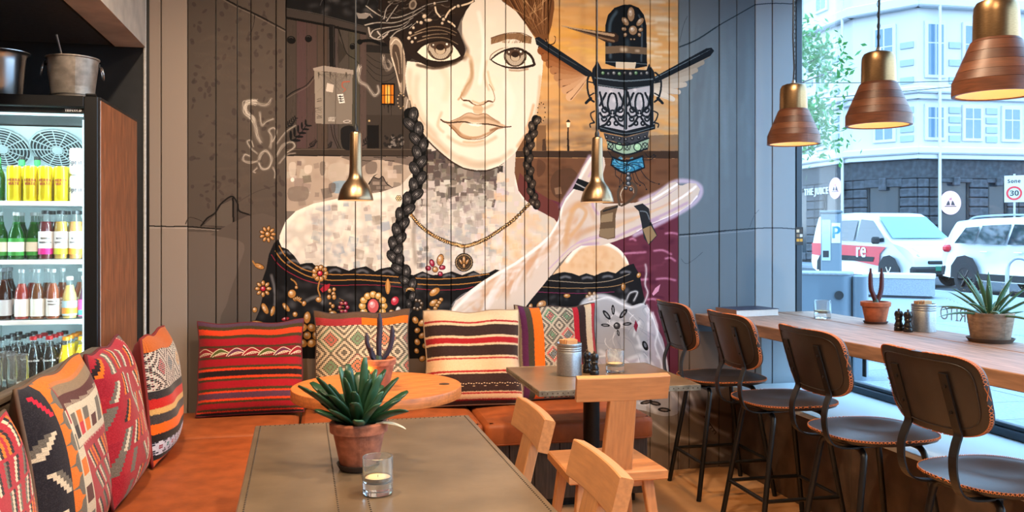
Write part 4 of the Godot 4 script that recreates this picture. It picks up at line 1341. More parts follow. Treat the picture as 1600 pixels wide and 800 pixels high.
	for i in 40: air([rg.randf_range(936, 1016), rg.randf_range(140, 196)], rg.randf_range(3, 7), c8(232, 228, 236, 0.4) if i % 2 else c8(176, 182, 194, 0.4))
	for u in [932, 978, 1019]: thick([u, 132, u + (1 if u < 950 else 0), 166, u + (3 if u < 950 else 0), 202], [6, 4.6, 5], steel)
	for side in [[957, 1.0], [999, 0.92]]:
		var cx: float = side[0]
		var kx: float = side[1]
		for s in [-1, 1]:
			thick([cx + s * 2 * kx, 178, cx + s * 7 * kx, 166, cx + s * 5 * kx, 150, cx + s * 1, 146], [3.4, 3.4, 3.4, 2.6], steel)
			thick([cx + s * 4 * kx, 176, cx + s * 14 * kx, 168, cx + s * 18 * kx, 152, cx + s * 20 * kx, 144], [3.4, 3.6, 3.4, 3.2], steel)
			thick([cx + s * 5 * kx, 180, cx + s * 14 * kx, 184, cx + s * 20 * kx, 176], [3.2, 3.4, 3.2], steel)
			thick([cx + s * 3 * kx, 184, cx + s * 10 * kx, 194, cx + s * 18 * kx, 198], [3.4, 3.4, 3.2], steel)
			thick([cx + s * 10 * kx, 146, cx + s * 16 * kx, 158, cx + s * 20 * kx, 166], [3.2, 3.4, 3.2], steel)
			for w in [[12, 172, 4], [13, 186, 3.6], [6, 193, 3]]:
				for t in 14: dot(cx + s * w[0] * kx + cos(TAU * t / 14) * w[2] * kx, w[1] + sin(TAU * t / 14) * w[2], 1.5, steel)
		for t in 18: dot(cx + cos(TAU * t / 18) * 5 * kx, 178 + sin(TAU * t / 18) * 5, 1.5, steel)
		for s in [-1, 1]:
			for w in [[3, 176, 6, 164, 4, 152], [8, 170, 14, 160, 16, 150], [7, 182, 14, 186, 19, 180]]:
				line([cx + s * w[0] * kx, w[1], cx + s * w[2] * kx, w[3], cx + s * w[4] * kx, w[5]], 0.7, shine)
	line([934, 142, 934, 198], 0.8, shine)
	line([977, 142, 977, 204], 0.9, shine)
	# scroll brackets and propeller rings
	for s in [[921, 138, 1.0], [1030, 136, -1.0]]:
		var d: float = s[2]
		thick([s[0] + d * 6, 114, s[0] - d * 2, 122, s[0] - d * 3, 138, s[0] + d * 1, 154, s[0] + d * 8, 160], [3, 3.2, 3, 3.2, 3], steel)
		line([s[0] + d * 7, 130, s[0] - d * 2, 128], 2.2, steel)
		line([s[0] + d * 7, 146, s[0], 150], 2.2, steel)
		line([s[0] + d * 2, 154, s[0] - d * 6, 162], 5, steel, 4)
		thick([s[0] + d * 8, 174, s[0] + d * 2, 178, s[0] + d * 4, 186, s[0] + d * 8, 192], [2, 2.2, 2, 2.4], steel)
		thick([s[0] + d * 8, 192, s[0] + d * 1, 194, s[0] + d * 2, 200], [2.4, 2, 1.6], steel)
	poly([934, 196, 978, 205, 1024, 194, 1024, 202, 978, 214, 938, 206], steel)
	line([938, 200, 978, 209, 1022, 199], 1.2, shine)
	poly([943, 208, 978, 215, 1014, 205, 1012, 218, 978, 226, 946, 218], c8(66, 70, 78))
	for k in 7: bead(948 + k * 10, 214.5 + (3 - absf(k - 3)) * 1.2, 2, 2.2, 0, c8(56, 60, 68))
	poly([948, 220, 978, 227, 1014, 216, 1012, 232, 978, 242, 950, 232], c8(150, 178, 158))
	for b in [[967, 229, 5.6], [996, 230, 5.6]]:
		dot(b[0], b[1], b[2] + 1.4, steel)
		dot(b[0], b[1], b[2], c8(164, 208, 172))
		dot(b[0] - 1, b[1] - 1.4, b[2] * 0.5, c8(204, 236, 208), true)
	for u in [954, 980, 1008]:
		for t in 14: dot(u + cos(TAU * t / 14) * 4.6, 229 + sin(TAU * t / 14) * 5.6, 1.0, steel)
		line([u - 4, 224, u + 4, 235], 1.2, steel)
		line([u + 4, 224, u - 4, 235], 1.2, steel)
	thick([948, 220, 978, 227, 1014, 216], [2.2, 2.4, 2.2], steel)
	thick([950, 232, 978, 242, 1012, 232], [2.4, 2.6, 2.4], steel)
	poly([958, 246, 978, 252, 1004, 244, 1006, 262, 978, 271, 955, 258], c8(56, 132, 172))
	patches(958, 247, 1004, 266, 60, 2, 5, [c8(98, 180, 214), c8(44, 106, 150), c8(30, 84, 126), c8(134, 206, 228)], 61, 0.8, 0.8)
	for k in 9:
		var t := TAU * k / 9
		line([980, 258, 980 + cos(t) * 13, 258 + sin(t) * 6, 980 + cos(t + 0.4) * 25, 258 + sin(t + 0.4) * 11], 1.0, steel, 0.8)
	thick([957, 246, 978, 252, 1004, 244], [3, 3, 3], steel)
	thick([955, 258, 978, 271, 1007, 262], [2.6, 3, 2.6], steel)
	thick([957, 246, 955, 258], [2, 2], steel)
	thick([1004, 244, 1007, 262], [2, 2], steel)
	thick([979, 250, 979, 270], [1.6, 1.6], steel)
	for w in [[950, 236, 954, 242, 958, 250], [962, 264, 962, 274, 968, 280, 968, 292], [972, 270, 970, 280, 974, 286], [992, 268, 998, 282, 1006, 288, 1010, 296], [1000, 264, 1008, 276, 1018, 284, 1030, 288], [1008, 240, 1014, 246, 1022, 242], [1004, 250, 1016, 250, 1024, 244], [988, 270, 992, 284, 1000, 290]]:
		line(w, 0.9, steel, 0.7)
		dot(w[w.size() - 2], w[w.size() - 1], 1.3, steel)
	for b in [[982, 272, 3], [982, 279, 4], [982, 287, 3.4], [978, 294, 2.4], [986, 296, 2.4]]: bead(b[0], b[1], b[2], b[2], 0, c8(70, 76, 84))
	sheet = false
	im.adjust_bcs(0.9, 1.08, 1.0)
	return im

func iris(u: float, v: float, rx: float, ry: float) -> void:
	oval(u, v, rx, ry, 0, c8(70, 52, 38))
	oval(u, v, rx - 1.6, ry - 1.6, 0, c8(186, 172, 152))
	var rg := RandomNumberGenerator.new()
	rg.seed = int(u)
	for i in 60:
		var t := TAU * i / 60
		var a := rg.randf_range(0.45, 0.6)
		line([u + cos(t) * rx * a, v + sin(t) * ry * a, u + cos(t) * rx * 0.9, v + sin(t) * ry * 0.9], 0.7, c8(96, 70, 48, 0.5) if i % 2 else c8(246, 230, 204, 0.6), 0.4)
	oval(u, v - ry * 0.35, rx * 0.8, ry * 0.42, 0, c8(70, 52, 40, 0.85))
	oval(u, v, rx * 0.48, ry * 0.5, 0, c8(84, 60, 44))
	oval(u, v + ry * 0.14, rx * 0.38, ry * 0.34, 0, c8(196, 178, 152))
	line([u - rx * 0.86, v + ry * 0.2, u - rx * 0.5, v + ry * 0.74, u, v + ry * 0.92, u + rx * 0.5, v + ry * 0.74, u + rx * 0.86, v + ry * 0.2], 1.4, c8(70, 54, 42))
	oval(u, v - ry * 0.15, rx * 0.34, ry * 0.28, 0, c8(50, 36, 28))
	dot(u + rx * 0.5, v - ry * 0.4, 1.6, c8(255, 248, 236))
	dot(u - rx * 0.55, v - ry * 0.36, 1.2, c8(255, 248, 236))

# ---------------------------------------------------------------- the room
func slab(called: String, lo: Vector3, hi: Vector3, m: Material, parent: Node, bev := 0.0) -> MeshInstance3D:
	var st := nst()
	box(st, (lo + hi) * 0.5, hi - lo, bev)
	return obj(called, st, m, parent)

func wall(called: String, lo: Vector3, hi: Vector3, m: Material) -> MeshInstance3D:
	var o := slab(called, lo, hi, m, self)
	o.set_meta("kind", "structure")
	return o

const SEAMS := [-0.888, -0.826, -0.696, -0.555, -0.445, -0.377, -0.248, -0.195, 0.003, 0.171, 0.313, 0.429, 0.563, 0.7, 0.893, 1.011, 1.123, 1.262, 1.327, 1.55, 1.719, 1.881, 2.002, 2.059, 2.128, 2.321, 2.434, 2.555, 2.67, 2.825]

func make_room() -> void:
	wall("floor", Vector3(-2.7, -0.12, -0.02), Vector3(2.42, 0.0, 7.3), M.floor)
	wall("ceiling", Vector3(-2.7, 3.2, -0.1), Vector3(3.1, 3.35, 7.3), M.roomwall)
	wall("wall_left", Vector3(-2.7, 0, 0.0), Vector3(-2.6, 3.2, 7.3), M.roomwall)
	wall("wall_front", Vector3(-2.7, 0, 7.2), Vector3(3.1, 3.2, 7.3), M.roomwall)
	wall("wall_niche", Vector3(-2.7, 0, -0.1), Vector3(-0.91, 3.2, 0.0), M.dark)
	wall("wall_backing", Vector3(-0.91, 0, -0.12), Vector3(2.83, 3.2, -0.03), M.black)
	# mural boards
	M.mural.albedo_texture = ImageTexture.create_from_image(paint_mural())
	M.mural.roughness = 0.75
	M.mural.metallic_specular = 0.25
	var w := structure("wall_back")
	for i in SEAMS.size() - 1:
		var g := 0.0035 if i % 3 else 0.0065
		var a: float = SEAMS[i] + g * 0.5
		var b: float = SEAMS[i + 1] - g * 0.5
		var st := nst()
		board(st, a, b, 0.0, 2.9, -0.03, 0.0 + 0.0012 * sin(i * 2.3), 0.0022)
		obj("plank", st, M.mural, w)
	wall("trim_2", Vector3(-0.9, 2.9, -0.03), Vector3(2.83, 3.2, 0.02), M.plaster)
	# fillet along the free edge of the mural wall
	var st2 := nst()
	tube(st2, [Vector3(-0.905, 0.0, 0.008), Vector3(-0.905, 3.19, 0.008)], 0.008, 8)
	tag(obj("trim_1", st2, M.plaster, self), "", "", "", "structure")
	# dropped dark ceiling over the bar and the pale bulkhead beside it
	var dc := structure("ceiling_bar")
	for i in 6:
		var z0 := 0.0 + i * 1.2
		slab("panel", Vector3(-2.6, 2.372, z0 + 0.004), Vector3(-1.07, 2.40, z0 + 1.196), M.darkceil, dc)
	wall("ceiling_slot", Vector3(-2.6, 2.40, 0.0), Vector3(-1.05, 2.43, 7.2), M.black)
	wall("beam_1", Vector3(-1.05, 2.366, 0.0), Vector3(-0.9, 3.2, 7.2), M.beam)
	# window wall
	M.plinth = mat(c8(96, 76, 60), 0.6, 0, T.blotch, Vector3(1.2, 1.2, 1.2))
	var pn := structure("wall_plinth")
	for i in 6: slab("panel", Vector3(2.4, 0, 0.004 + i * 1.2), Vector3(2.42, 0.465, 1.201 + i * 1.2), M.plinth, pn, 0.002)
	wall("wall_plinth_core", Vector3(2.42, -0.1, 0.004), Vector3(3.04, 0.464, 7.2), M.black)
	var sill := slab("window_sill", Vector3(2.385, 0.465, 0.004), Vector3(2.98, 0.49, 7.2), mat(c8(214, 226, 232), 0.35), self, 0.004)
	sill.set_meta("kind", "structure")
	wall("wall_right", Vector3(2.83, 2.95, -0.12), Vector3(3.1, 3.2, 7.3), M.plaster)
	wall("wall_corner", Vector3(2.83, -0.1, -0.12), Vector3(3.04, 0.49, 0.003), M.plaster)
	window_1()

func board(st: SurfaceTool, x0: float, x1: float, y0: float, y1: float, z0: float, z1: float, b: float) -> void:
	st.set_smooth_group(FLAT)
	var uvx := func(x: float) -> float: return (x + 0.8883) / (2048.0 / MURAL_PPM)
	var uvy := func(y: float) -> float: return clampf((2.9 - y) / (1600.0 / MURAL_PPM), 0.001, 0.999)
	var xs := [x0, x0 + b, x1 - b, x1]
	var zs := [z1 - b, z1, z1, z1 - b]
	for i in 3:
		quad(st, Vector3(xs[i], y0, zs[i]), Vector3(xs[i + 1], y0, zs[i + 1]), Vector3(xs[i + 1], y1, zs[i + 1]), Vector3(xs[i], y1, zs[i]), Vector2(uvx.call(xs[i]), uvy.call(y1)), Vector2(uvx.call(xs[i + 1]), uvy.call(y0)))
	var e0 := Vector2(uvx.call(x0 + b), uvy.call(y1))
	var e1 := Vector2(uvx.call(x0 + b) + 0.0005, uvy.call(y0))
	quad(st, Vector3(x0, y0, z0), Vector3(x0, y0, z1 - b), Vector3(x0, y1, z1 - b), Vector3(x0, y1, z0), e0, e1)
	quad(st, Vector3(x1, y0, z1 - b), Vector3(x1, y0, z0), Vector3(x1, y1, z0), Vector3(x1, y1, z1 - b), e0, e1)

func window_1() -> void:
	var w := structure("window_1")
	var fm := mat(c8(44, 58, 70), 0.4, 0.3)
	slab("frame_post", Vector3(2.83, 0.0, -0.06), Vector3(2.872, 2.95, 0.0), fm, w, 0.004)
	slab("frame_post", Vector3(2.97, 0.49, 3.6), Vector3(3.04, 2.95, 3.66), fm, w, 0.004)
	slab("frame_post", Vector3(2.97, 0.49, 7.14), Vector3(3.04, 2.95, 7.2), fm, w, 0.004)
	slab("frame_bottom", Vector3(2.97, 0.49, -0.06), Vector3(3.04, 0.53, 7.14), fm, w, 0.004)
	slab("frame_bead", Vector3(2.985, 0.53, -0.05), Vector3(3.02, 0.55, 7.14), fm, w, 0.003)
	slab("frame_bottom", Vector3(2.872, 0.49, -0.05), Vector3(2.985, 0.53, 0.0), fm, w, 0.004)
	slab("frame_top", Vector3(2.97, 2.88, -0.06), Vector3(3.04, 2.95, 7.14), fm, w, 0.004)
	slab("frame_top", Vector3(2.872, 2.88, -0.05), Vector3(2.985, 2.95, 0.0), fm, w, 0.004)
	slab("pane", Vector3(3.002, 0.55, -0.03), Vector3(3.008, 2.88, 3.6), M.clear, w)
	slab("pane", Vector3(3.002, 0.55, 3.66), Vector3(3.008, 2.88, 7.14), M.clear, w)
	slab("pane", Vector3(2.872, 0.53, -0.033), Vector3(3.0, 2.88, -0.028), M.clear, w)

# ---------------------------------------------------------------- benches
func soft_block(st: SurfaceTool, c: Vector3, s: Vector3, r: float, crown := 0.012, nu := 22, nv := 22) -> void:   # upholstered block: rounded sides and a slightly domed top
	var h := s * 0.5
	var rp := rounded(s.x, s.z, r, 5)
	var n := rp.size()
	var layers := []
	for k in 6:                                     # lower edge, side, upper edge
		var t: float = [0.0, 0.5, 1.0, 1.0, 0.5, 0.0][k]
		var y: float = [-h.y, -h.y + r * 0.25, -h.y + r * 0.6, h.y - r * 0.8, h.y - r * 0.25, h.y][k]
		var ins: float = r * 0.7 * (1.0 - sqrt(clampf(t * (2.0 - t), 0, 1)))
		layers.append([y, ins])
	for k in 5:
		st.set_smooth_group(1)
		for i in n:
			var j := (i + 1) % n
			var p := []
			for e in [[i, k], [j, k], [j, k + 1], [i, k + 1]]:
				var q2: Vector2 = rp[e[0]]
				var l: Array = layers[e[1]]
				var q3 := q2 - q2.sign() * Vector2(minf(absf(q2.x), l[1]), minf(absf(q2.y), l[1]))
				p.append(c + Vector3(q3.x, l[0], -q3.y))
			quad(st, p[0], p[1], p[2], p[3])
	var top := func(a: float, b: float) -> Vector3:
		var x := (a - 0.5) * 2.0
		var z := (b - 0.5) * 2.0
		# square disc mapping keeps the corners rounded like the outline
		var px := clampf(x, -1, 1) * (h.x - r * 0.7)
		var pz := clampf(z, -1, 1) * (h.z - r * 0.7)
		return c + Vector3(px, h.y + crown * (1 - x * x * x * x) * (1 - z * z * z * z), -pz)
	grid(st, nu, nv, top, 1)
	# strip between the domed field and the rounded rim
	st.set_smooth_group(1)
	for i in n:
		var j := (i + 1) % n
		var a := rp[i] - rp[i].sign() * r * 0.7 * 0.0
		var fa := Vector2(clampf(rp[i].x, -(h.x - r * 0.7), h.x - r * 0.7), clampf(rp[i].y, -(h.z - r * 0.7), h.z - r * 0.7))
		var fb := Vector2(clampf(rp[j].x, -(h.x - r * 0.7), h.x - r * 0.7), clampf(rp[j].y, -(h.z - r * 0.7), h.z - r * 0.7))
		var l: Array = layers[5]
		var oa := rp[i] - rp[i].sign() * Vector2(minf(absf(rp[i].x), l[1]), minf(absf(rp[i].y), l[1]))
		var ob := rp[j] - rp[j].sign() * Vector2(minf(absf(rp[j].x), l[1]), minf(absf(rp[j].y), l[1]))
		quad(st, c + Vector3(oa.x, h.y, -oa.y), c + Vector3(ob.x, h.y, -ob.y), c + Vector3(fb.x, h.y, -fb.y), c + Vector3(fa.x, h.y, -fa.y))

func seat_cushion(label: String, lo: Vector3, hi: Vector3) -> void:
	var t := thing("seat_cushion", label, "cushion", Vector3((lo.x + hi.x) * 0.5, lo.y, (lo.z + hi.z) * 0.5), 0)
	var s := hi - lo
	var st := nst()
	soft_block(st, Vector3(0, s.y * 0.5 + 0.001, 0), s - Vector3(0.004, 0, 0.004), 0.032)
	obj("upholstery", st, M.leather, t)
	st = nst()
	var loop := []
	for p in rounded(s.x - 0.012, s.z - 0.012, 0.03, 4): loop.append(Vector3(p.x, 0.012, -p.y))
	tube(st, loop, 0.004, 6, true)
	obj("piping", st, M.leather, t)

func make_seating() -> void:
	var b := thing("banquette_base", "dark stained plank base under the bench along the mural", "bench")
	M.bench_wood = mat(c8(92, 74, 60), 0.6, 0, T.grain, Vector3(9, 0.9, 9), T.grain, 0.04)
	var x := -0.13
	while x < 1.62:
		var w := minf(0.128, 1.64 - x)
		slab("plank", Vector3(x + 0.001, 0.06, 0.555), Vector3(x + w - 0.001, 0.35, 0.577), M.bench_wood, b, 0.002)
		x += 0.13
	slab("end_panel", Vector3(1.62, 0.06, 0.01), Vector3(1.64, 0.35, 0.555), M.bench_wood, b, 0.002)
	slab("deck", Vector3(-0.13, 0.32, 0.01), Vector3(1.62, 0.348, 0.555), M.bench_wood, b)
	slab("toe_board", Vector3(-0.13, 0.0, 0.01), Vector3(1.60, 0.06, 0.5), M.black, b)
	var b2 := thing("banquette_base", "dark plank base under the leather bench by the fridge", "bench")
	var z := 0.02
	while z < 3.7:
		slab("plank", Vector3(-0.182, 0.06, z + 0.001), Vector3(-0.16, 0.35, z + 0.128), M.bench_wood, b2, 0.002)
		z += 0.13
	slab("deck", Vector3(-0.83, 0.32, 0.01), Vector3(-0.182, 0.348, z), M.bench_wood, b2)
	slab("toe_board", Vector3(-0.83, 0.0, 0.01), Vector3(-0.23, 0.06, z), M.black, b2)
	seat_cushion("square orange leather seat in the corner under the red striped cushion", Vector3(-0.835, 0.349, 0.006), Vector3(-0.118, 0.462, 0.606))
	seat_cushion("long orange leather bench seat under the leaning kilim cushions", Vector3(-0.835, 0.349, 0.61), Vector3(-0.118, 0.462, 3.7))
	seat_cushion("orange leather bench seat behind the round wooden table", Vector3(-0.112, 0.349, 0.006), Vector3(0.77, 0.462, 0.64))
	seat_cushion("brown leather bench seat under the small square table", Vector3(0.776, 0.349, 0.006), Vector3(1.655, 0.462, 0.64))
	var p := thing("bench_back", "low grey-brown board partition behind the leaning kilim cushions", "partition")
	var pm := mat(c8(120, 106, 92), 0.7, 0, T.grain, Vector3(8, 8, 0.9))
	slab("board", Vector3(-0.905, 0.0, 1.06), Vector3(-0.88, 0.925, 3.8), pm, p, 0.003)
	slab("cap_rail", Vector3(-0.909, 0.925, 1.055), Vector3(-0.868, 0.945, 3.8), pm, p, 0.003)

# ---------------------------------------------------------------- tables
func rivet_row(st: SurfaceTool, a: Vector3, b: Vector3, step: float, up := Vector3.UP, r := 0.0028) -> void:
	var n := int(a.distance_to(b) / step)
	var bs := Basis(Quaternion(Vector3.UP, up))
	for i in n + 1: lathe(st, [Vector2(r, 0), Vector2(r * 0.8, r * 0.5), Vector2(0, r * 0.75)], 6, a.lerp(b, float(i) / n), bs)

func pedestal(t: Node, h: float, r: float, c := Vector3.ZERO, base := 0.2) -> void:
	var st := nst()
	lathe(st, [Vector2(r, 0.03), Vector2(r, h)], 24, c)
	obj("column", st, M.iron, t)
	st = nst()
	box(st, c + Vector3(0, 0.012, 0), Vector3(base * 2, 0.024, base * 2), 0.004)
	lathe(st, [Vector2(r + 0.02, 0.024), Vector2(r + 0.018, 0.04), Vector2(r, 0.045)], 24, c)
	obj("foot_plate", st, M.iron, t)
	st = nst()
	box(st, c + Vector3(0, h - 0.006, 0), Vector3(0.3, 0.012, 0.06), 0.002)
	box(st, c + Vector3(0, h - 0.006, 0), Vector3(0.06, 0.012, 0.3), 0.002)
	obj("spider", st, M.iron, t)

func make_tables() -> void:
	M.iron = mat(c8(40, 38, 36), 0.42, 0.6, T.fine, Vector3(4, 4, 4))
	M.patina = mat(c8(128, 109, 86), 0.3, 0.3, T.soft, Vector3(1.1, 1.1, 1.1), T.bump, 0.015)
	M.zinc_edge = mat(c8(150, 154, 144), 0.45, 0.6, T.blotch, Vector3(4, 4, 4))
	M.rivet = mat(c8(58, 48, 38), 0.5, 0.4)
	# long table in front of the bench
	var t := thing("dining_table", "long table with a brownish patinated metal top and rows of tiny rivets", "table", Vector3(0.165, 0, 2.48), deg_to_rad(1.5))
	var st := nst()
	box(st, Vector3(0, 0.722, 0), Vector3(0.746, 0.036, 1.56), 0.004)
	obj("table_top", st, M.patina, t)
	st = nst()
	for x in [-0.355, 0.355]: rivet_row(st, Vector3(x, 0.74, -0.76), Vector3(x, 0.74, 0.76), 0.014)
	for x in [-0.135, -0.06]: rivet_row(st, Vector3(x, 0.74, -0.76), Vector3(x, 0.74, 0.76), 0.016)
	rivet_row(st, Vector3(-0.355, 0.74, -0.765), Vector3(0.355, 0.74, -0.765), 0.016)
	obj("rivets", st, M.rivet, t).set_meta("kind", "stuff")
	pedestal(t, 0.705, 0.038, Vector3(0, 0, -0.45))
	pedestal(t, 0.705, 0.038, Vector3(0, 0, 0.45))
	# round table
	t = thing("round_table", "round table with a thick orange-brown wooden top", "table", Vector3(0.229, 0, 1.0))
	M.roundtop = mat(c8(226, 138, 70), 0.42, 0, T.grain, Vector3(1.1, 9, 9), T.grain, 0.03)
	var r := 0.366
	for i in 5:                                     # boards of the round top
		var a := -r + i * 0.4 * r
		var e := a + 0.4 * r - 0.0015
		var pg := PackedVector2Array()
		for k in 17:
			var y := lerpf(a, e, k / 16.0)
			pg.append(Vector2(sqrt(maxf(0, (r - 0.003) * (r - 0.003) - y * y)), y))
		for k in 17:
			var y := lerpf(e, a, k / 16.0)
			pg.append(Vector2(-sqrt(maxf(0, (r - 0.003) * (r - 0.003) - y * y)), y))
		var clean := PackedVector2Array()
		for v in pg:
			if clean.is_empty() or clean[clean.size() - 1].distance_to(v) > 0.0006: clean.append(v)
		st = nst()
		prism(st, clean, 0.0, 0.044, Transform3D(Basis(Vector3.RIGHT, -PI / 2), Vector3(0, 0.696, 0)), 0.0)
		obj("top_board", st, M.roundtop, t)
	st = nst()
	lathe(st, [Vector2(r - 0.004, 0.694), Vector2(r - 0.001, 0.696), Vector2(r, 0.70), Vector2(r, 0.735), Vector2(r - 0.002, 0.7395), Vector2(r - 0.005, 0.7405)], 72)
	obj("rim", st, M.roundtop, t)
	st = nst()
	lathe(st, [Vector2(0.024, 0.74), Vector2(0.022, 0.7415), Vector2(0.0, 0.742)], 16, Vector3(0.29, 0, 0.03))
	obj("knot_plate", st, M.rivet, t)
	pedestal(t, 0.695, 0.034)
	# small square table
	t = thing("square_table", "small square table with a grey metal top and black column", "table", Vector3(1.247, 0, 0.955))
	st = nst()
	box(st, Vector3(0, 0.7285, 0), Vector3(0.724, 0.023, 0.66), 0.002)
	obj("table_top", st, M.patina, t)
	for s in [[Vector3(0, 0.728, 0.3315), Vector3(0.728, 0.025, 0.003)], [Vector3(0, 0.728, -0.3315), Vector3(0.728, 0.025, 0.003)], [Vector3(0.3635, 0.728, 0), Vector3(0.003, 0.025, 0.66)], [Vector3(-0.3635, 0.728, 0), Vector3(0.003, 0.025, 0.66)]]:
		st = nst()
		box(st, s[0], s[1], 0.001)
		obj("edge_strip", st, M.zinc_edge, t)
	st = nst()
	rivet_row(st, Vector3(-0.35, 0.728, 0.333), Vector3(0.35, 0.728, 0.333), 0.022, Vector3.BACK, 0.003)
	rivet_row(st, Vector3(-0.365, 0.728, 0.3), Vector3(-0.365, 0.728, -0.3), 0.022, Vector3.LEFT, 0.003)
	obj("rivets", st, M.rivet, t).set_meta("kind", "stuff")
	pedestal(t, 0.716, 0.038, Vector3(-0.03, 0, 0.0), 0.21)

# ---------------------------------------------------------------- wooden chairs
func make_chairs() -> void:
	# origin on the floor under the seat; the sitter looks towards -z
	var t := thing("wooden_chair", "light oak chair with a thick plank backrest facing the small square table", "chair", Vector3(1.14, 0, 1.37))
	var st := nst()
	var pg := PackedVector2Array([Vector2(-0.205, -0.19), Vector2(0.205, -0.19), Vector2(0.19, 0.2), Vector2(-0.19, 0.2)])
	prism(st, pg, 0.0, 0.042, Transform3D(Basis(Vector3.RIGHT, -PI / 2), Vector3(0, 0.418, 0)), 0.006)
	obj("seat", st, M.oak_x, t)
	# post: a plank narrowing upwards, leaning back
	var lean := Basis(Vector3.RIGHT, deg_to_rad(14))
	st = nst()
	prism(st, PackedVector2Array([Vector2(-0.064, 0), Vector2(0.064, 0), Vector2(0.054, 0.36), Vector2(-0.054, 0.36)]), -0.016, 0.016, Transform3D(lean, Vector3(0, 0.44, 0.145)), 0.003)
	obj("back_post", st, M.oak, t)
	# backrest: plank slightly curved round the sitter
	st = nst()
	var path := []
	for k in 9:
		var a := (k - 4) / 4.0
		path.append(Vector3(a * 0.187, 0.80, 0.235 - a * a * 0.011))
	var up := (lean * Vector3.UP)
	sweep(st, path, PackedVector2Array([Vector2(0.046, -0.017), Vector2(0.049, -0.014), Vector2(0.049, 0.014), Vector2(0.046, 0.017), Vector2(-0.046, 0.017), Vector2(-0.049, 0.014), Vector2(-0.049, -0.014), Vector2(-0.046, -0.017)]), func(_s): return 1.0, false, true, up, 0)
	obj("backrest", st, M.oak_x, t)
	for s in [[-1, -1], [1, -1], [-1, 1], [1, 1]]:
		st = nst()
		var a := Vector3(s[0] * 0.135, 0.418, s[1] * 0.135)
		var b := Vector3(s[0] * 0.185, 0.0, s[1] * 0.19)
		sweep(st, [a, b], rounded(0.046, 0.036, 0.006, 2), func(q1): return lerpf(1.0, 0.72, q1), false, true, Vector3.RIGHT, 0)
		obj("leg", st, M.oak, t)
	for z in [-0.135, 0.135]:
		st = nst()
		box(st, Vector3(0, 0.402, z), Vector3(0.26, 0.032, 0.02), 0.002)
		obj("apron", st, M.oak_x, t)
	copy_of(t, Vector3(0.42, 0, 2.14), PI / 2, "light oak chair at the long table, close to the brown leather bench")
	copy_of(t, Vector3(0.435, 0, 2.76), PI / 2, "light oak chair at the long table with its back farthest from the bench")

# ---------------------------------------------------------------- window bar and stools
func make_bar() -> void:
	var c := thing("window_counter", "long reclaimed wood bar counter running along the window", "counter")
	var fx := func(z: float) -> float: return 2.165 + 0.062 * z
	var cuts := [0.0, 0.27, 0.52, 0.79]
	for i in 3:
		var st := nst()
		var z1 := 6.0
		var pg := PackedVector2Array()
		for k in [0, 1]:
			var zz: float = 0.004 + k * z1
			var x0: float = lerpf(fx.call(zz), 2.97, cuts[i] / 0.79) + (0.001 if i else 0.0)
			var x1: float = lerpf(fx.call(zz), 2.97, cuts[i + 1] / 0.79) - 0.001
			if k == 0: pg.append_array([Vector2(x0, -zz), Vector2(x1, -zz)])
			else: pg.append_array([Vector2(x1, -zz), Vector2(x0, -zz)])
		prism(st, pg, 0.0, 0.062, Transform3D(Basis(Vector3.RIGHT, -PI / 2), Vector3(0, 0.862 - 0.0015 * (i % 2), 0)), 0.003)
		obj("plank", st, M.reclaimed, c)
	for z in [0.5, 1.9, 3.3, 4.7]:
		var st := nst()
		flat_bar(st, [Vector3(2.955, 0.60, z), Vector3(2.955, 0.85, z), Vector3(2.955, 0.8585, z), Vector3(2.6, 0.8585, z)], 0.03, 0.006, Vector3(0, 0, 1))
		obj("bracket", st, M.black_metal, c)
	make_stools()

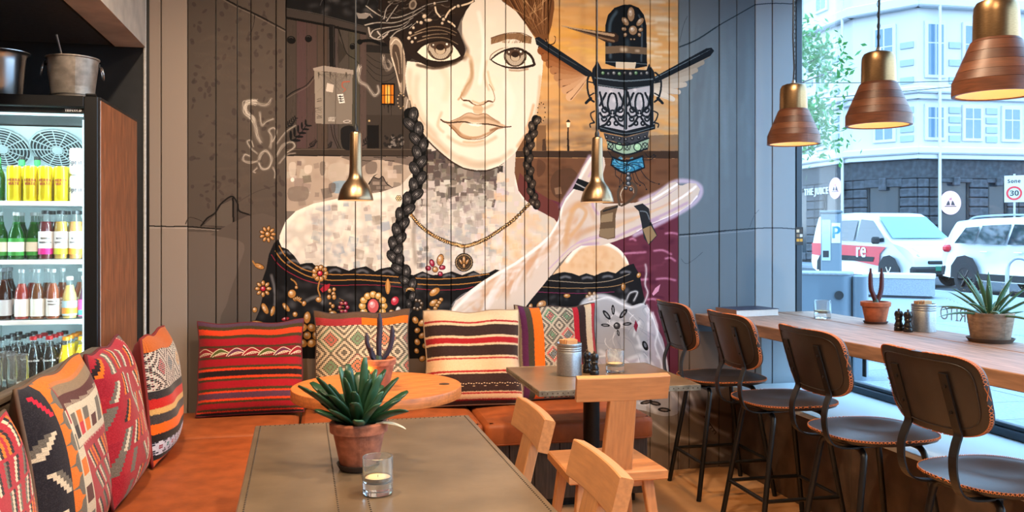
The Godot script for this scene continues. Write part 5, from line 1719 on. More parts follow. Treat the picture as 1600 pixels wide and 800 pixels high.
func make_stools() -> void:
	M.hide = mat(c8(46, 40, 38), 0.36, 0, T.soft, Vector3(3, 3, 3), T.pebble, 0.015)
	M.stitch = mat(c8(178, 102, 50), 0.6)
	# origin on the floor under the seat; the sitter looks towards +x
	var t := thing("bar_stool", "brown leather bar stool closest to the mural wall", "stool", Vector3(2.135, 0, 0.40))
	var seat := func(a: float, b: float) -> Vector2:     # outline: superellipse, fuller at the front
		var ang := TAU * a
		var cx := cos(ang)
		var sz := sin(ang)
		var e := 2.0 / 2.8
		return Vector2(signf(cx) * pow(absf(cx), e) * 0.222, signf(sz) * pow(absf(sz), e) * 0.222 * (1.0 + 0.04 * cx)) * b
	var dish := func(p: Vector2) -> float: return 0.640 - 0.010 * exp(-(p.x * p.x + p.y * p.y) / 0.012) - 0.020 * smoothstep(0.12, 0.235, p.length())
	var st := nst()
	grid(st, 48, 8, func(a: float, b: float) -> Vector3:
		var p: Vector2 = seat.call(1.0 - a, 1.0 - b * 0.999)
		return Vector3(p.x, dish.call(p), p.y), 1)
	grid(st, 48, 3, func(a: float, b: float) -> Vector3:
		var p: Vector2 = seat.call(1.0 - a, 1.0 - 0.03 * (1.0 - b) if b > 0.01 else 0.9)
		var p1: Vector2 = seat.call(1.0 - a, 1.0)
		return Vector3(p.x, lerpf(0.596, dish.call(p1), b), p.y), 2)
	grid(st, 48, 1, func(a: float, b: float) -> Vector3:
		var p: Vector2 = seat.call(a, 0.9 - 0.899 * b)
		return Vector3(p.x, 0.596, p.y), 3)
	obj("seat", st, M.hide, t)
	st = nst()
	for k in 96:
		var p: Vector2 = seat.call(k / 96.0, 1.0)
		var p2: Vector2 = seat.call((k + 0.75) / 96.0, 1.0)
		var y1: float = dish.call(p)
		tube(st, [Vector3(p.x, y1 - 0.006, p.y) * 1.0 + Vector3(p.x, 0, p.y).normalized() * 0.0015, Vector3(p2.x, y1 + 0.002, p2.y) + Vector3(p2.x, 0, p2.y).normalized() * 0.0008], 0.0015, 4)
	for k in 96:
		var p: Vector2 = seat.call(k / 96.0, 1.0)
		var p2: Vector2 = seat.call((k + 0.75) / 96.0, 1.0)
		var y1: float = dish.call(p)
		tube(st, [Vector3(p.x, y1 + 0.002, p.y) + Vector3(p.x, 0, p.y).normalized() * 0.0008, Vector3(p2.x, y1 - 0.006, p2.y) + Vector3(p2.x, 0, p2.y).normalized() * 0.0015], 0.0015, 4)
	obj("seat_stitching", st, M.stitch, t)
	# backrest shell: rounded shield, curved round the sitter and leaning back
	var shield := func(ang: float) -> Vector2:          # outline (z, y): wider above, rounder below
		var cz := cos(ang)
		var sy := sin(ang)
		var e := 2.0 / 5.2 if sy > 0 else 2.0 / 3.6
		var zz := signf(cz) * pow(absf(cz), e) * 0.216
		var yy := signf(sy) * pow(absf(sy), e) * 0.128
		return Vector2(zz * (1.0 + 0.22 * yy), yy)
	var bend := func(p: Vector2, out: float) -> Vector3:
		var x := -0.286 - 0.30 * p.y + 0.95 * p.x * p.x - out
		return Vector3(x, 0.903 + p.y + 0.10 * p.x * p.x, p.x)
	st = nst()
	for side in [-1.0, 1.0]:                             # front pad and rear face
		grid(st, 56, 8, func(a: float, b: float) -> Vector3:
			var p: Vector2 = shield.call(TAU * (a if side > 0 else 1.0 - a)) * (1.0 - 0.999 * b)
			var puff := 0.010 + (0.012 if side < 0 else 0.003) * sqrt(clampf(b * 1.6, 0, 1))
			return bend.call(p, side * puff), 1 if side > 0 else 2)
	grid(st, 56, 2, func(a: float, b: float) -> Vector3:
		var p: Vector2 = shield.call(TAU * a) * (1.0 + 0.012 * sin(PI * b))
		return bend.call(p, lerpf(-0.010, 0.010, b)), 3)
	obj("backrest", st, M.hide, t)
	st = nst()
	for pass_k in 2:
		for k in 96:
			var p: Vector2 = shield.call(TAU * k / 96.0)
			var p2: Vector2 = shield.call(TAU * (k + 0.75) / 96.0)
			var o1 := 0.013 if pass_k == 0 else -0.002
			tube(st, [bend.call(p * 1.01, o1), bend.call(p2 * 1.01, 0.011 - o1)], 0.0015, 4)
	obj("back_stitching", st, M.stitch, t)
	st = nst()
	var seam := []
	for k in 60: seam.append(bend.call(shield.call(TAU * k / 60.0) * Vector2(0.9, 0.84), 0.0135))
	tube(st, seam, 0.0022, 5, true)
	obj("seam", st, M.hide, t)
	# flat steel uprights that hook under the seat and rise behind it
	for s in [-1.0, 1.0]:
		st = nst()
		var pts := [Vector3(0.02, 0.583, s * 0.10), Vector3(-0.10, 0.581, s * 0.105), Vector3(-0.20, 0.583, s * 0.112), Vector3(-0.255, 0.604, s * 0.116), Vector3(-0.278, 0.65, s * 0.117), Vector3(-0.282, 0.71, s * 0.115), Vector3(-0.27, 0.755, s * 0.112), Vector3(-0.258, 0.785, s * 0.110)]
		for k in 4:
			var pb: Vector3 = bend.call(Vector2(s * 0.108, -0.095 + k * 0.055), 0.018)
			pts.append(pb)
		flat_bar(st, spline(pts, 5), 0.034, 0.006, Vector3(0, 0, s))
		obj("back_bar", st, M.black_metal, t)
		for yy in [0.03, -0.05]:
			st = nst()
			var pb: Vector3 = bend.call(Vector2(s * 0.108, yy), 0.021)
			tube(st, [pb, pb + Vector3(-0.004, 0, 0)], 0.006, 8)
			obj("bolt", st, M.black_metal, t)
	for s in [[-1, -1], [-1, 1], [1, -1], [1, 1]]:
		st = nst()
		tube(st, spline([Vector3(s[0] * 0.218, 0.0, s[1] * 0.195), Vector3(s[0] * 0.155, 0.40, s[1] * 0.158), Vector3(s[0] * 0.134, 0.53, s[1] * 0.146), Vector3(s[0] * 0.128, 0.562, s[1] * 0.132), Vector3(s[0] * 0.126, 0.572, s[1] * 0.10), Vector3(s[0] * 0.126, 0.572, 0.0)], 5), 0.0125, 12)
		obj("leg", st, M.black_metal, t)
	st = nst()
	box(st, Vector3(0, 0.585, 0), Vector3(0.29, 0.012, 0.05), 0.002)
	lathe(st, [Vector2(0.05, 0.578), Vector2(0.05, 0.596)], 16)
	obj("seat_mount", st, M.black_metal, t)
	var f := 0.19
	var fx := 0.218 - 0.063 * f / 0.4
	var fz := 0.195 - 0.037 * f / 0.4
	for e in [[Vector3(-fx, f, -fz), Vector3(-fx, f, fz)], [Vector3(fx, f, -fz), Vector3(fx, f, fz)], [Vector3(-fx, f, -fz), Vector3(fx, f, -fz)], [Vector3(-fx, f, fz), Vector3(fx, f, fz)]]:
		st = nst()
		tube(st, e, 0.0095, 10)
		obj("footrest", st, M.black_metal, t)
	copy_of(t, Vector3(2.135, 0, 1.06), 0.0, "brown leather bar stool, second along the counter from the mural")
	copy_of(t, Vector3(2.14, 0, 1.73), 0.0, "brown leather bar stool, third along the counter from the mural")
	copy_of(t, Vector3(2.15, 0, 2.39), deg_to_rad(2), "brown leather bar stool across from the aloe, last along the counter")

# ---------------------------------------------------------------- kilim cushions
var weave: Image
func cloth(w := 512, h := 512) -> Image:
	var im := Image.create_empty(w, h, false, Image.FORMAT_RGBA8)
	tgt = im
	sheet = false
	org = Vector2.ZERO
	return im

func woven(im: Image, rough := 0.95) -> StandardMaterial3D:
	if weave == null:
		weave = Image.create_empty(512, 512, false, Image.FORMAT_RGBA8)
		var rg := RandomNumberGenerator.new()
		rg.seed = 77
		for y in 512:
			for x in 512:
				var k := rg.randf()
				var stitch := 0.10 if (x / 2 + (y / 3) * 1) % 2 == 0 else 0.0
				weave.set_pixel(x, y, Color(0, 0, 0, k * 0.2 + stitch) if k < 0.62 else Color(1, 0.95, 0.85, (k - 0.62) * 0.28))
	im.blend_rect(weave, Rect2i(0, 0, 512, 512), Vector2i.ZERO)
	var m := StandardMaterial3D.new()
	m.albedo_texture = ImageTexture.create_from_image(im)
	m.roughness = rough
	m.metallic_specular = 0.2
	m.rim_enabled = true
	m.rim = 0.25
	m.rim_tint = 0.7
	return m

func stripes(list: Array, w: int, h: int, upright := false, x0 := 0, y0 := 0) -> void:   # [end fraction, colour] ragged edges
	var rg := RandomNumberGenerator.new()
	rg.seed = list.size() * 31 + w
	var a := 0.0
	for s in list:
		var p0: float = a
		var p1: float = s[0]
		if upright: tgt.fill_rect(Rect2i(x0 + int(p0 * w), y0, int(ceil((p1 - p0) * w)) + 1, h), s[1])
		else: tgt.fill_rect(Rect2i(x0, y0 + int(p0 * h), w, int(ceil((p1 - p0) * h)) + 1), s[1])
		a = p1
	a = 0.0
	for s in list:
		if a > 0:
			for k in range(0, (h if upright else w), 3):
				var e := rg.randi_range(0, 4)
				if upright: tgt.fill_rect(Rect2i(x0 + int(a * w) - e, y0 + k, e, 2), s[1])
				else: tgt.fill_rect(Rect2i(x0 + k, y0 + int(a * h) - e, 2, e), s[1])
		a = s[0]

func lozenges(x0: int, y0: int, w: int, h: int, cell: int, pal: Array, ground: Color, ink: Color) -> void:   # stepped diamonds in fine dashes
	tgt.fill_rect(Rect2i(x0, y0, w, h), ground)
	var step := 8
	for cy in range(y0, y0 + h, step):
		for cx in range(x0, x0 + w, step):
			var dx := absi(posmod(cx - x0, cell * 2) - cell)
			var dy := absi(posmod(cy - y0, cell * 2) - cell)
			var d := (dx + dy) / step
			var ring := d % 4
			var core := (dx + dy) < cell * 0.5
			var band := (dx + dy) > cell * 0.66 and (dx + dy) < cell * 0.92
			var which := ((cx - x0) / (cell * 2) + (cy - y0) / (cell * 2)) % pal.size()
			var c: Color = ink if ring < 2 else ground
			if core: c = pal[which] if d % 4 != 2 else ink
			elif band and which % 2 == 0: c = pal[(which + 1) % pal.size()] if ring < 2 else ground
			var r := Rect2i(cx, cy, step - 1, step - 2).intersection(Rect2i(x0, y0, w, h))
			tgt.fill_rect(r, c)

func motif(x: float, y: float, s: float, cols: Array, slant := 1.0) -> void:   # stepped slanting bars side by side
	for k in cols.size():
		for i in 6:
			tgt.fill_rect(Rect2i(int(x + k * s * 0.5 + slant * i * s * 0.22), int(y + i * s * 0.34), int(s * 0.52), int(s * 0.36)), cols[k])

func k_red_stripes() -> Image:
	var im := cloth()
	var R := c8(158, 22, 32)
	var O := c8(66, 52, 26)
	var F := c8(226, 62, 26)
	var K := c8(34, 22, 22)
	var P := c8(86, 52, 70)
	stripes([[0.05, P], [0.09, O], [0.155, F], [0.19, O], [0.275, R], [0.295, O], [0.40, c8(126, 24, 32)], [0.42, O], [0.50, R], [0.525, O], [0.55, F], [0.61, K], [0.635, F], [0.66, O], [0.735, R], [0.765, O], [0.785, F], [0.845, P], [0.868, F], [0.89, O], [0.945, R], [0.968, O], [0.982, F], [1.0, K]], 512, 512)
	for k in 7:
		var x := k * 78 - 20
		var c: Color = [c8(150, 30, 38), c8(84, 90, 40), c8(104, 48, 72)][k % 3]
		poly([x, 196, x + 20, 168, x + 52, 156, x + 84, 170, x + 98, 186, x + 60, 178, x + 34, 184, x + 16, 200], c, true)
		line([x, 198, x + 22, 170, x + 52, 156, x + 90, 178], 4, c8(226, 206, 170))
		line([x + 10, 200, x + 36, 184, x + 60, 178, x + 98, 190], 4, c8(226, 206, 170))
		for i in 5: line([x + 26 + i * 10, 196 - i * 2, x + 34 + i * 10, 186 - i * 2], 4, c8(226, 206, 170))
	return im

func k_diamonds() -> Image:
	var im := cloth()
	lozenges(0, 76, 512, 376, 74, [c8(176, 36, 34), c8(30, 100, 66), c8(206, 84, 36), c8(130, 34, 40)], c8(196, 178, 148), c8(26, 23, 22))
	tgt.fill_rect(Rect2i(0, 0, 512, 36), c8(104, 74, 50))
	for k in range(0, 512, 4): tgt.fill_rect(Rect2i(k, 0, 2, 34), c8(86, 58, 40))
	tgt.fill_rect(Rect2i(0, 34, 250, 42), c8(160, 46, 48))
	tgt.fill_rect(Rect2i(250, 34, 262, 42), c8(232, 104, 24))
	tgt.fill_rect(Rect2i(0, 450, 250, 62), c8(228, 100, 30))
	tgt.fill_rect(Rect2i(250, 450, 262, 62), c8(178, 32, 42))
	return im

func k_cream() -> Image:
	var im := cloth()
	var W := c8(222, 186, 146)
	var R := c8(160, 30, 34)
	var K := c8(52, 34, 30)
	stripes([[0.125, W], [0.145, R], [0.175, W], [0.29, K], [0.315, W], [0.375, R], [0.40, W], [0.51, K], [0.53, W], [0.545, R], [0.665, W], [0.685, R], [0.70, W], [0.88, K], [0.89, W], [0.905, R], [0.955, W], [0.97, R], [1.0, K]], 512, 512)
	for k in range(4, 512, 14): tgt.fill_rect(Rect2i(k, 404 + (k / 14) % 3 * 2, 8, 4), W)
	for k in range(60, 500, 60): tgt.fill_rect(Rect2i(k, 420, 12, 3), W)
	return im

func k_upright() -> Image:
	var im := cloth()
	lozenges(150, 0, 210, 512, 54, [c8(170, 34, 44), c8(34, 110, 74), c8(54, 84, 104), c8(196, 50, 54)], c8(176, 162, 142), c8(28, 27, 28))
	stripes([[0.12, c8(150, 130, 106)], [0.36, c8(84, 34, 72)], [0.6, c8(62, 56, 44)], [1.0, c8(232, 102, 26)]], 150, 512, true)
	stripes([[0.24, c8(176, 30, 44)], [0.54, c8(46, 32, 30)], [0.84, c8(206, 180, 146)], [1.0, c8(170, 34, 44)]], 152, 512, true, 360)
	return im

func k_corner() -> Image:
	var im := cloth()
	tgt.fill_rect(Rect2i(0, 0, 512, 60), c8(196, 96, 34))
	for k in range(0, 512, 9): tgt.fill_rect(Rect2i(k, 0, 3, 58), c8(164, 76, 30))
	lozenges(0, 58, 512, 160, 68, [c8(150, 34, 44), c8(60, 96, 104), c8(206, 150, 80)], c8(196, 184, 164), c8(30, 26, 28))
	for k in range(0, 260, 5):
		for y in range(60, 216, 6):
			if (k + y) % 4 == 0: tgt.fill_rect(Rect2i(k, y, 3, 4), c8(120, 28, 40))
	stripes([[0.17, c8(46, 42, 42)], [0.36, c8(190, 36, 30)], [0.48, c8(206, 160, 92)], [0.66, c8(60, 54, 52)], [0.86, c8(234, 96, 20)], [1.0, c8(34, 28, 28)]], 512, 200, false, 0, 218)
	lozenges(0, 418, 512, 62, 20, [c8(140, 36, 56), c8(40, 110, 100), c8(186, 60, 60)], c8(196, 196, 206), c8(40, 40, 52))
	tgt.fill_rect(Rect2i(0, 470, 512, 20), c8(30, 26, 28))
	tgt.fill_rect(Rect2i(0, 488, 512, 24), c8(226, 90, 30))
	return im

func k_red_motifs() -> Image:
	var im := cloth()
	im.fill(c8(168, 34, 44))
	patches(0, 0, 512, 512, 60, 40, 90, [c8(150, 26, 40), c8(182, 40, 50), c8(160, 30, 40)], 3, 0.5, 0.0)
	var W := c8(214, 194, 160)
	var G := c8(112, 100, 86)
	var K := c8(44, 30, 30)
	var O := c8(230, 110, 28)
	var rg := RandomNumberGenerator.new()
	rg.seed = 12
	var sets := [[O, K, W], [G, W], [K, O], [G, G], [W, K, O], [G, W, G]]
	for r in 6:
		for c in 5:
			motif(20 + c * 86 + (r % 2) * 40 + rg.randf_range(-8, 8), 16 + r * 84 + rg.randf_range(-10, 10), 34, sets[rg.randi() % 6], -1.0 if rg.randf() < 0.8 else 1.0)
	tgt.fill_rect(Rect2i(452, 0, 60, 512), c8(120, 32, 40))
	for k in range(0, 512, 64):
		tgt.fill_rect(Rect2i(462, k, 40, 34), W if (k / 64) % 2 else G)
		tgt.fill_rect(Rect2i(466, k + 36, 30, 22), O)
	for k in range(0, 512, 6): tgt.fill_rect(Rect2i(444 + (k % 4), k, 8, 4), W)
	return im

func k_border() -> Image:
	var im := cloth()
	var W := c8(212, 190, 156)
	var G := c8(106, 96, 82)
	var K := c8(36, 32, 36)
	var O := c8(226, 110, 30)
	var R := c8(166, 36, 48)
	var B := c8(84, 40, 36)
	im.fill(R)
	# black end band with slanting blocks, orange teeth
	tgt.fill_rect(Rect2i(0, 0, 70, 512), K)
	var rg := RandomNumberGenerator.new()
	rg.seed = 5
	for r in 5: motif(14 + (r % 2) * 5, 24 + r * 104, 32, [[c8(200, 30, 50)], [G, W], [W, G], [G, W], [c8(190, 36, 50), G]][r], -1.0 if r % 2 else 1.0)
	tgt.fill_rect(Rect2i(70, 0, 56, 512), G)
	for k in range(0, 512, 60):
		poly([70, k, 96, k + 4, 106, k + 24, 124, k + 30, 104, k + 38, 94, k + 56, 70, k + 58], O)
	# column of blocks
	tgt.fill_rect(Rect2i(122, 60, 60, 452), W)
	for k in 6: tgt.fill_rect(Rect2i(130, 92 + k * 74, 44, 44), [R, G, O, B, G, R][k])
	# top: orange fringe, brown, dark and cream toothed bands, row of blocks
	tgt.fill_rect(Rect2i(96, 0, 416, 24), O)
	tgt.fill_rect(Rect2i(130, 18, 382, 40), c8(138, 112, 84))
	for k in range(96, 512, 10): tgt.fill_rect(Rect2i(k, 12, 5, 16 + (k * 7) % 14), O)
	tgt.fill_rect(Rect2i(122, 56, 390, 40), B)
	tgt.fill_rect(Rect2i(140, 92, 372, 116), W)
	for k in range(140, 512, 7): tgt.fill_rect(Rect2i(k, 86 - (k * 5) % 9, 3, 12), W)
	var blocks := [G, c8(196, 34, 46), O, K, G, c8(206, 36, 50), W, O, G, B, G]
	for c in 7:
		for r in 2:
			var cc: Color = blocks[(c * 2 + r * 3) % blocks.size()]
			tgt.fill_rect(Rect2i(150 + c * 52, 114 + r * 36, 38, 36), cc)
	for k in range(184, 512, 6): tgt.fill_rect(Rect2i(k, 206, 3, 4 + (k * 3) % 8), W)
	tgt.fill_rect(Rect2i(176, 208, 6, 304), W)
	var sets := [[W, K, O], [G, K], [W, G], [O, K], [W, K], [G, W, K]]
	for r in 4:
		for c in 5: motif(206 + c * 62 + (r % 2) * 24, 236 + r * 70, 30, sets[(r * 5 + c * 3) % 6], 1.0)
	return im

func pillow(called: String, label: String, at: Vector3, turn: float, w: float, h: float, th: float, lean: float, im: Image, back: Color) -> void:   # at: middle of the lower front edge line on the seat
	var t := thing(called, label, "cushion", at, turn)
	var bs := Basis(Vector3.RIGHT, -lean)
	var rg := RandomNumberGenerator.new()
	rg.seed = int(w * 1000) + int(at.x * 77) + 5
	var p1 := rg.randf() * 6.0
	var shape := func(s: float, u: float, side: float) -> Vector3:
		var a := s * 2.0 - 1.0
		var b := u * 2.0 - 1.0
		var x := a * w * 0.5 * (1.0 - 0.045 * (1.0 - b * b) + 0.012 * sin(b * 5 + p1))
		var y := (b + 1.0) * 0.5 * h + 0.035 * h * (1.0 - a * a) * (-b) * (0.8 if b > 0 else 0.2) + 0.006 * sin(a * 6 + p1) * maxf(b, 0)
		var bulge := pow(maxf(0, 1 - a * a * a * a), 0.6) * pow(maxf(0, 1 - b * b * b * b), 0.6)
		var z := side * (0.006 + th * 0.5 * bulge * (1.0 - 0.12 * b)) + 0.006 * sin(a * 4 + b * 3 + p1) * bulge
		return bs * Vector3(x, y, z)
	var st := nst()
	grid(st, 26, 26, func(s: float, u: float) -> Vector3: return shape.call(s, u, 1.0), 1)
	obj("cover_front", st, woven(im), t)
	st = nst()
	grid(st, 18, 18, func(s: float, u: float) -> Vector3: return shape.call(1.0 - s, u, -1.0), 1)
	obj("cover_back", st, mat(back, 0.95, 0, T.fine, Vector3(12, 12, 12)), t)
	st = nst()
	var rim := []
	for k in 26: rim.append(shape.call(k / 26.0, 0.0, 0.0))
	for k in 26: rim.append(shape.call(1.0, k / 26.0, 0.0))
	for k in 26: rim.append(shape.call(1.0 - k / 26.0, 1.0, 0.0))
	for k in 26: rim.append(shape.call(0.0, 1.0 - k / 26.0, 0.0))
	tube(st, rim, 0.0065, 6, true)
	obj("seam", st, mat(back.darkened(0.2), 0.9), t)

func make_cushions() -> void:
	var y := 0.4835
	pillow("kilim_cushion", "red kilim cushion with orange, olive and black stripes in the bench corner", Vector3(-0.36, y, 0.225), deg_to_rad(3), 0.525, 0.475, 0.15, deg_to_rad(15), k_red_stripes(), c8(120, 30, 34))
	pillow("kilim_cushion", "black and white diamond patterned kilim cushion behind the round table", Vector3(0.205, y, 0.205), 0, 0.50, 0.515, 0.15, deg_to_rad(14), k_diamonds(), c8(90, 66, 50))
	pillow("kilim_cushion", "cream kilim cushion with dark brown and red bands", Vector3(0.79, y, 0.24), deg_to_rad(-2), 0.525, 0.515, 0.16, deg_to_rad(15), k_cream(), c8(190, 160, 128))
	pillow("kilim_cushion", "kilim cushion with upright purple, orange and patterned stripes", Vector3(1.29, y, 0.15), deg_to_rad(2), 0.47, 0.52, 0.11, deg_to_rad(11), k_upright(), c8(84, 60, 50))
	pillow("kilim_cushion", "kilim cushion with an orange top strip and bands, against the fridge side", Vector3(-0.655, y, 0.935), PI / 2, 0.50, 0.51, 0.14, deg_to_rad(5), k_corner(), c8(150, 40, 34))
	pillow("kilim_cushion", "crimson kilim cushion scattered with small slanting motifs", Vector3(-0.69, y, 1.455), PI / 2 + deg_to_rad(2), 0.54, 0.525, 0.15, deg_to_rad(9), k_red_motifs(), c8(120, 40, 40))
	pillow("kilim_cushion", "kilim cushion with a row of coloured blocks over a red field", Vector3(-0.70, y, 2.06), PI / 2 + deg_to_rad(2), 0.66, 0.53, 0.15, deg_to_rad(8), k_border(), c8(120, 90, 66))
	var im := k_border()
	im.flip_y()
	pillow("kilim_cushion", "kilim cushion with toothed cream border next to the one with coloured blocks", Vector3(-0.70, y, 2.70), PI / 2 + deg_to_rad(2), 0.60, 0.47, 0.15, deg_to_rad(9), im, c8(110, 86, 66))

# ---------------------------------------------------------------- drinks fridge and what stands in and on it
func plain_tex_mat(c: Color, r := 0.35) -> StandardMaterial3D:
	return mat(c, r)

var drink_kinds := {}
func drink(kind: String, at: Vector3, turn := 0.0, label := "", group := "") -> Node3D:
	if drink_kinds.has(kind): return copy_of(drink_kinds[kind], at, turn, label, group)
	var d: Dictionary = DRINKS[kind]
	var t := thing(d.name, label, d.cat, at, turn, group)
	var st := nst()
	var h: float = d.h
	var r: float = d.r
	if d.has("can"):
		lathe(st, [Vector2(0, 0.002), Vector2(r * 0.75, 0.002), Vector2(r * 0.8, 0.0), Vector2(r * 0.86, 0.002), Vector2(r, 0.010), Vector2(r, h - 0.012), Vector2(r * 0.86, h - 0.002)], 20)
		obj("body", st, mat(c8(d.can[0], d.can[1], d.can[2]), 0.28, 0.25), t)
		st = nst()
		lathe(st, [Vector2(r * 0.86, h - 0.002), Vector2(r * 0.86, h), Vector2(r * 0.80, h), Vector2(r * 0.78, h - 0.004), Vector2(0, h - 0.004)], 20)
		obj("lid", st, M.steel, t)
	else:
		var pr: Array = []
		for p in d.prof: pr.append(Vector2(p[0] * r, p[1] * h))
		lathe(st, pr, 20)
		obj("glass", st, d_glass(d.glass), t)
		st = nst()
		var inner: Array = [Vector2(0, 0.006)]
		for p in d.prof:
			if p[1] > 0.01 and p[1] < d.level: inner.append(Vector2(maxf(0.002, p[0] * r - 0.0022), maxf(0.006, p[1] * h)))
		var top: Vector2 = inner[inner.size() - 1]
		inner.append(Vector2(top.x * 0.9, d.level * h))
		inner.append(Vector2(0, d.level * h))
		lathe(st, inner, 20)
		var lm := mat(c8(d.liquid[0], d.liquid[1], d.liquid[2]), 0.15)
		obj("drink", st, lm, t)
		st = nst()
		var cr: float = d.prof[d.prof.size() - 1][0] * r + 0.0018
		lathe(st, [Vector2(cr, h - 0.014), Vector2(cr, h - 0.001), Vector2(cr - 0.002, h + 0.001), Vector2(0, h + 0.001)], 16)
		obj("cap", st, mat(c8(d.cap[0], d.cap[1], d.cap[2]), 0.35, 0.2), t)
	if d.has("band"):
		st = nst()
		var b: Array = d.band                # y0, y1, radius factor, colour
		lathe(st, [Vector2(r * b[2] + 0.0006, b[0] * h), Vector2(r * b[2] + 0.0006, b[1] * h)], 24)
		var lab := obj("label", st, mat(c8(b[3], b[4], b[5]), 0.5), t)
		if d.has("stripe"):
			st = nst()
			var s: Array = d.stripe
			lathe(st, [Vector2(r * b[2] + 0.0011, s[0] * h), Vector2(r * b[2] + 0.0011, s[1] * h)], 24)
			obj("label_band", st, mat(c8(s[2], s[3], s[4]), 0.5), lab)
	if d.has("text"):
		for e in d.text:                     # words, height fraction, letter size, colour
			var rr: float = r * (d.band[2] if d.has("band") else 1.0) + 0.0012
			inst("lettering", words(e[0], e[2], 0.0006, e[4] if e.size() > 4 else "Droid Sans", true, rr), mat(c8(e[3][0], e[3][1], e[3][2]), 0.5), t, Transform3D(Basis(), Vector3(0, e[1] * h, 0)))
	drink_kinds[kind] = t
	return t

func d_glass(k: String) -> StandardMaterial3D:
	var key := "bottle_" + k
	if not M.has(key):
		M[key] = pane_mat({"clear": Color(0.9, 0.97, 0.97), "green": Color(0.02, 0.35, 0.10), "brown": Color(0.16, 0.06, 0.02)}[k], {"clear": 0.02, "green": 0.45, "brown": 0.5}[k])
	return M[key]

const SODA := [[0.0, 0.0], [0.92, 0.0], [1.0, 0.04], [0.98, 0.16], [0.88, 0.27], [0.86, 0.36], [0.97, 0.48], [0.92, 0.60], [0.62, 0.74], [0.42, 0.85], [0.40, 0.94], [0.42, 0.99]]
const TALL := [[0.0, 0.0], [0.94, 0.0], [1.0, 0.03], [1.0, 0.50], [0.92, 0.58], [0.60, 0.70], [0.40, 0.80], [0.37, 0.94], [0.39, 0.99]]
const SQUAT := [[0.0, 0.0], [0.94, 0.0], [1.0, 0.03], [1.0, 0.60], [0.93, 0.70], [0.66, 0.80], [0.52, 0.87], [0.50, 0.94], [0.52, 0.99]]
const BUBBLE := [[0.0, 0.0], [0.86, 0.0], [0.95, 0.04], [0.98, 0.14], [0.86, 0.24], [0.80, 0.31], [0.96, 0.41], [1.0, 0.50], [0.92, 0.60], [0.66, 0.73], [0.45, 0.84], [0.42, 0.94], [0.44, 0.99]]
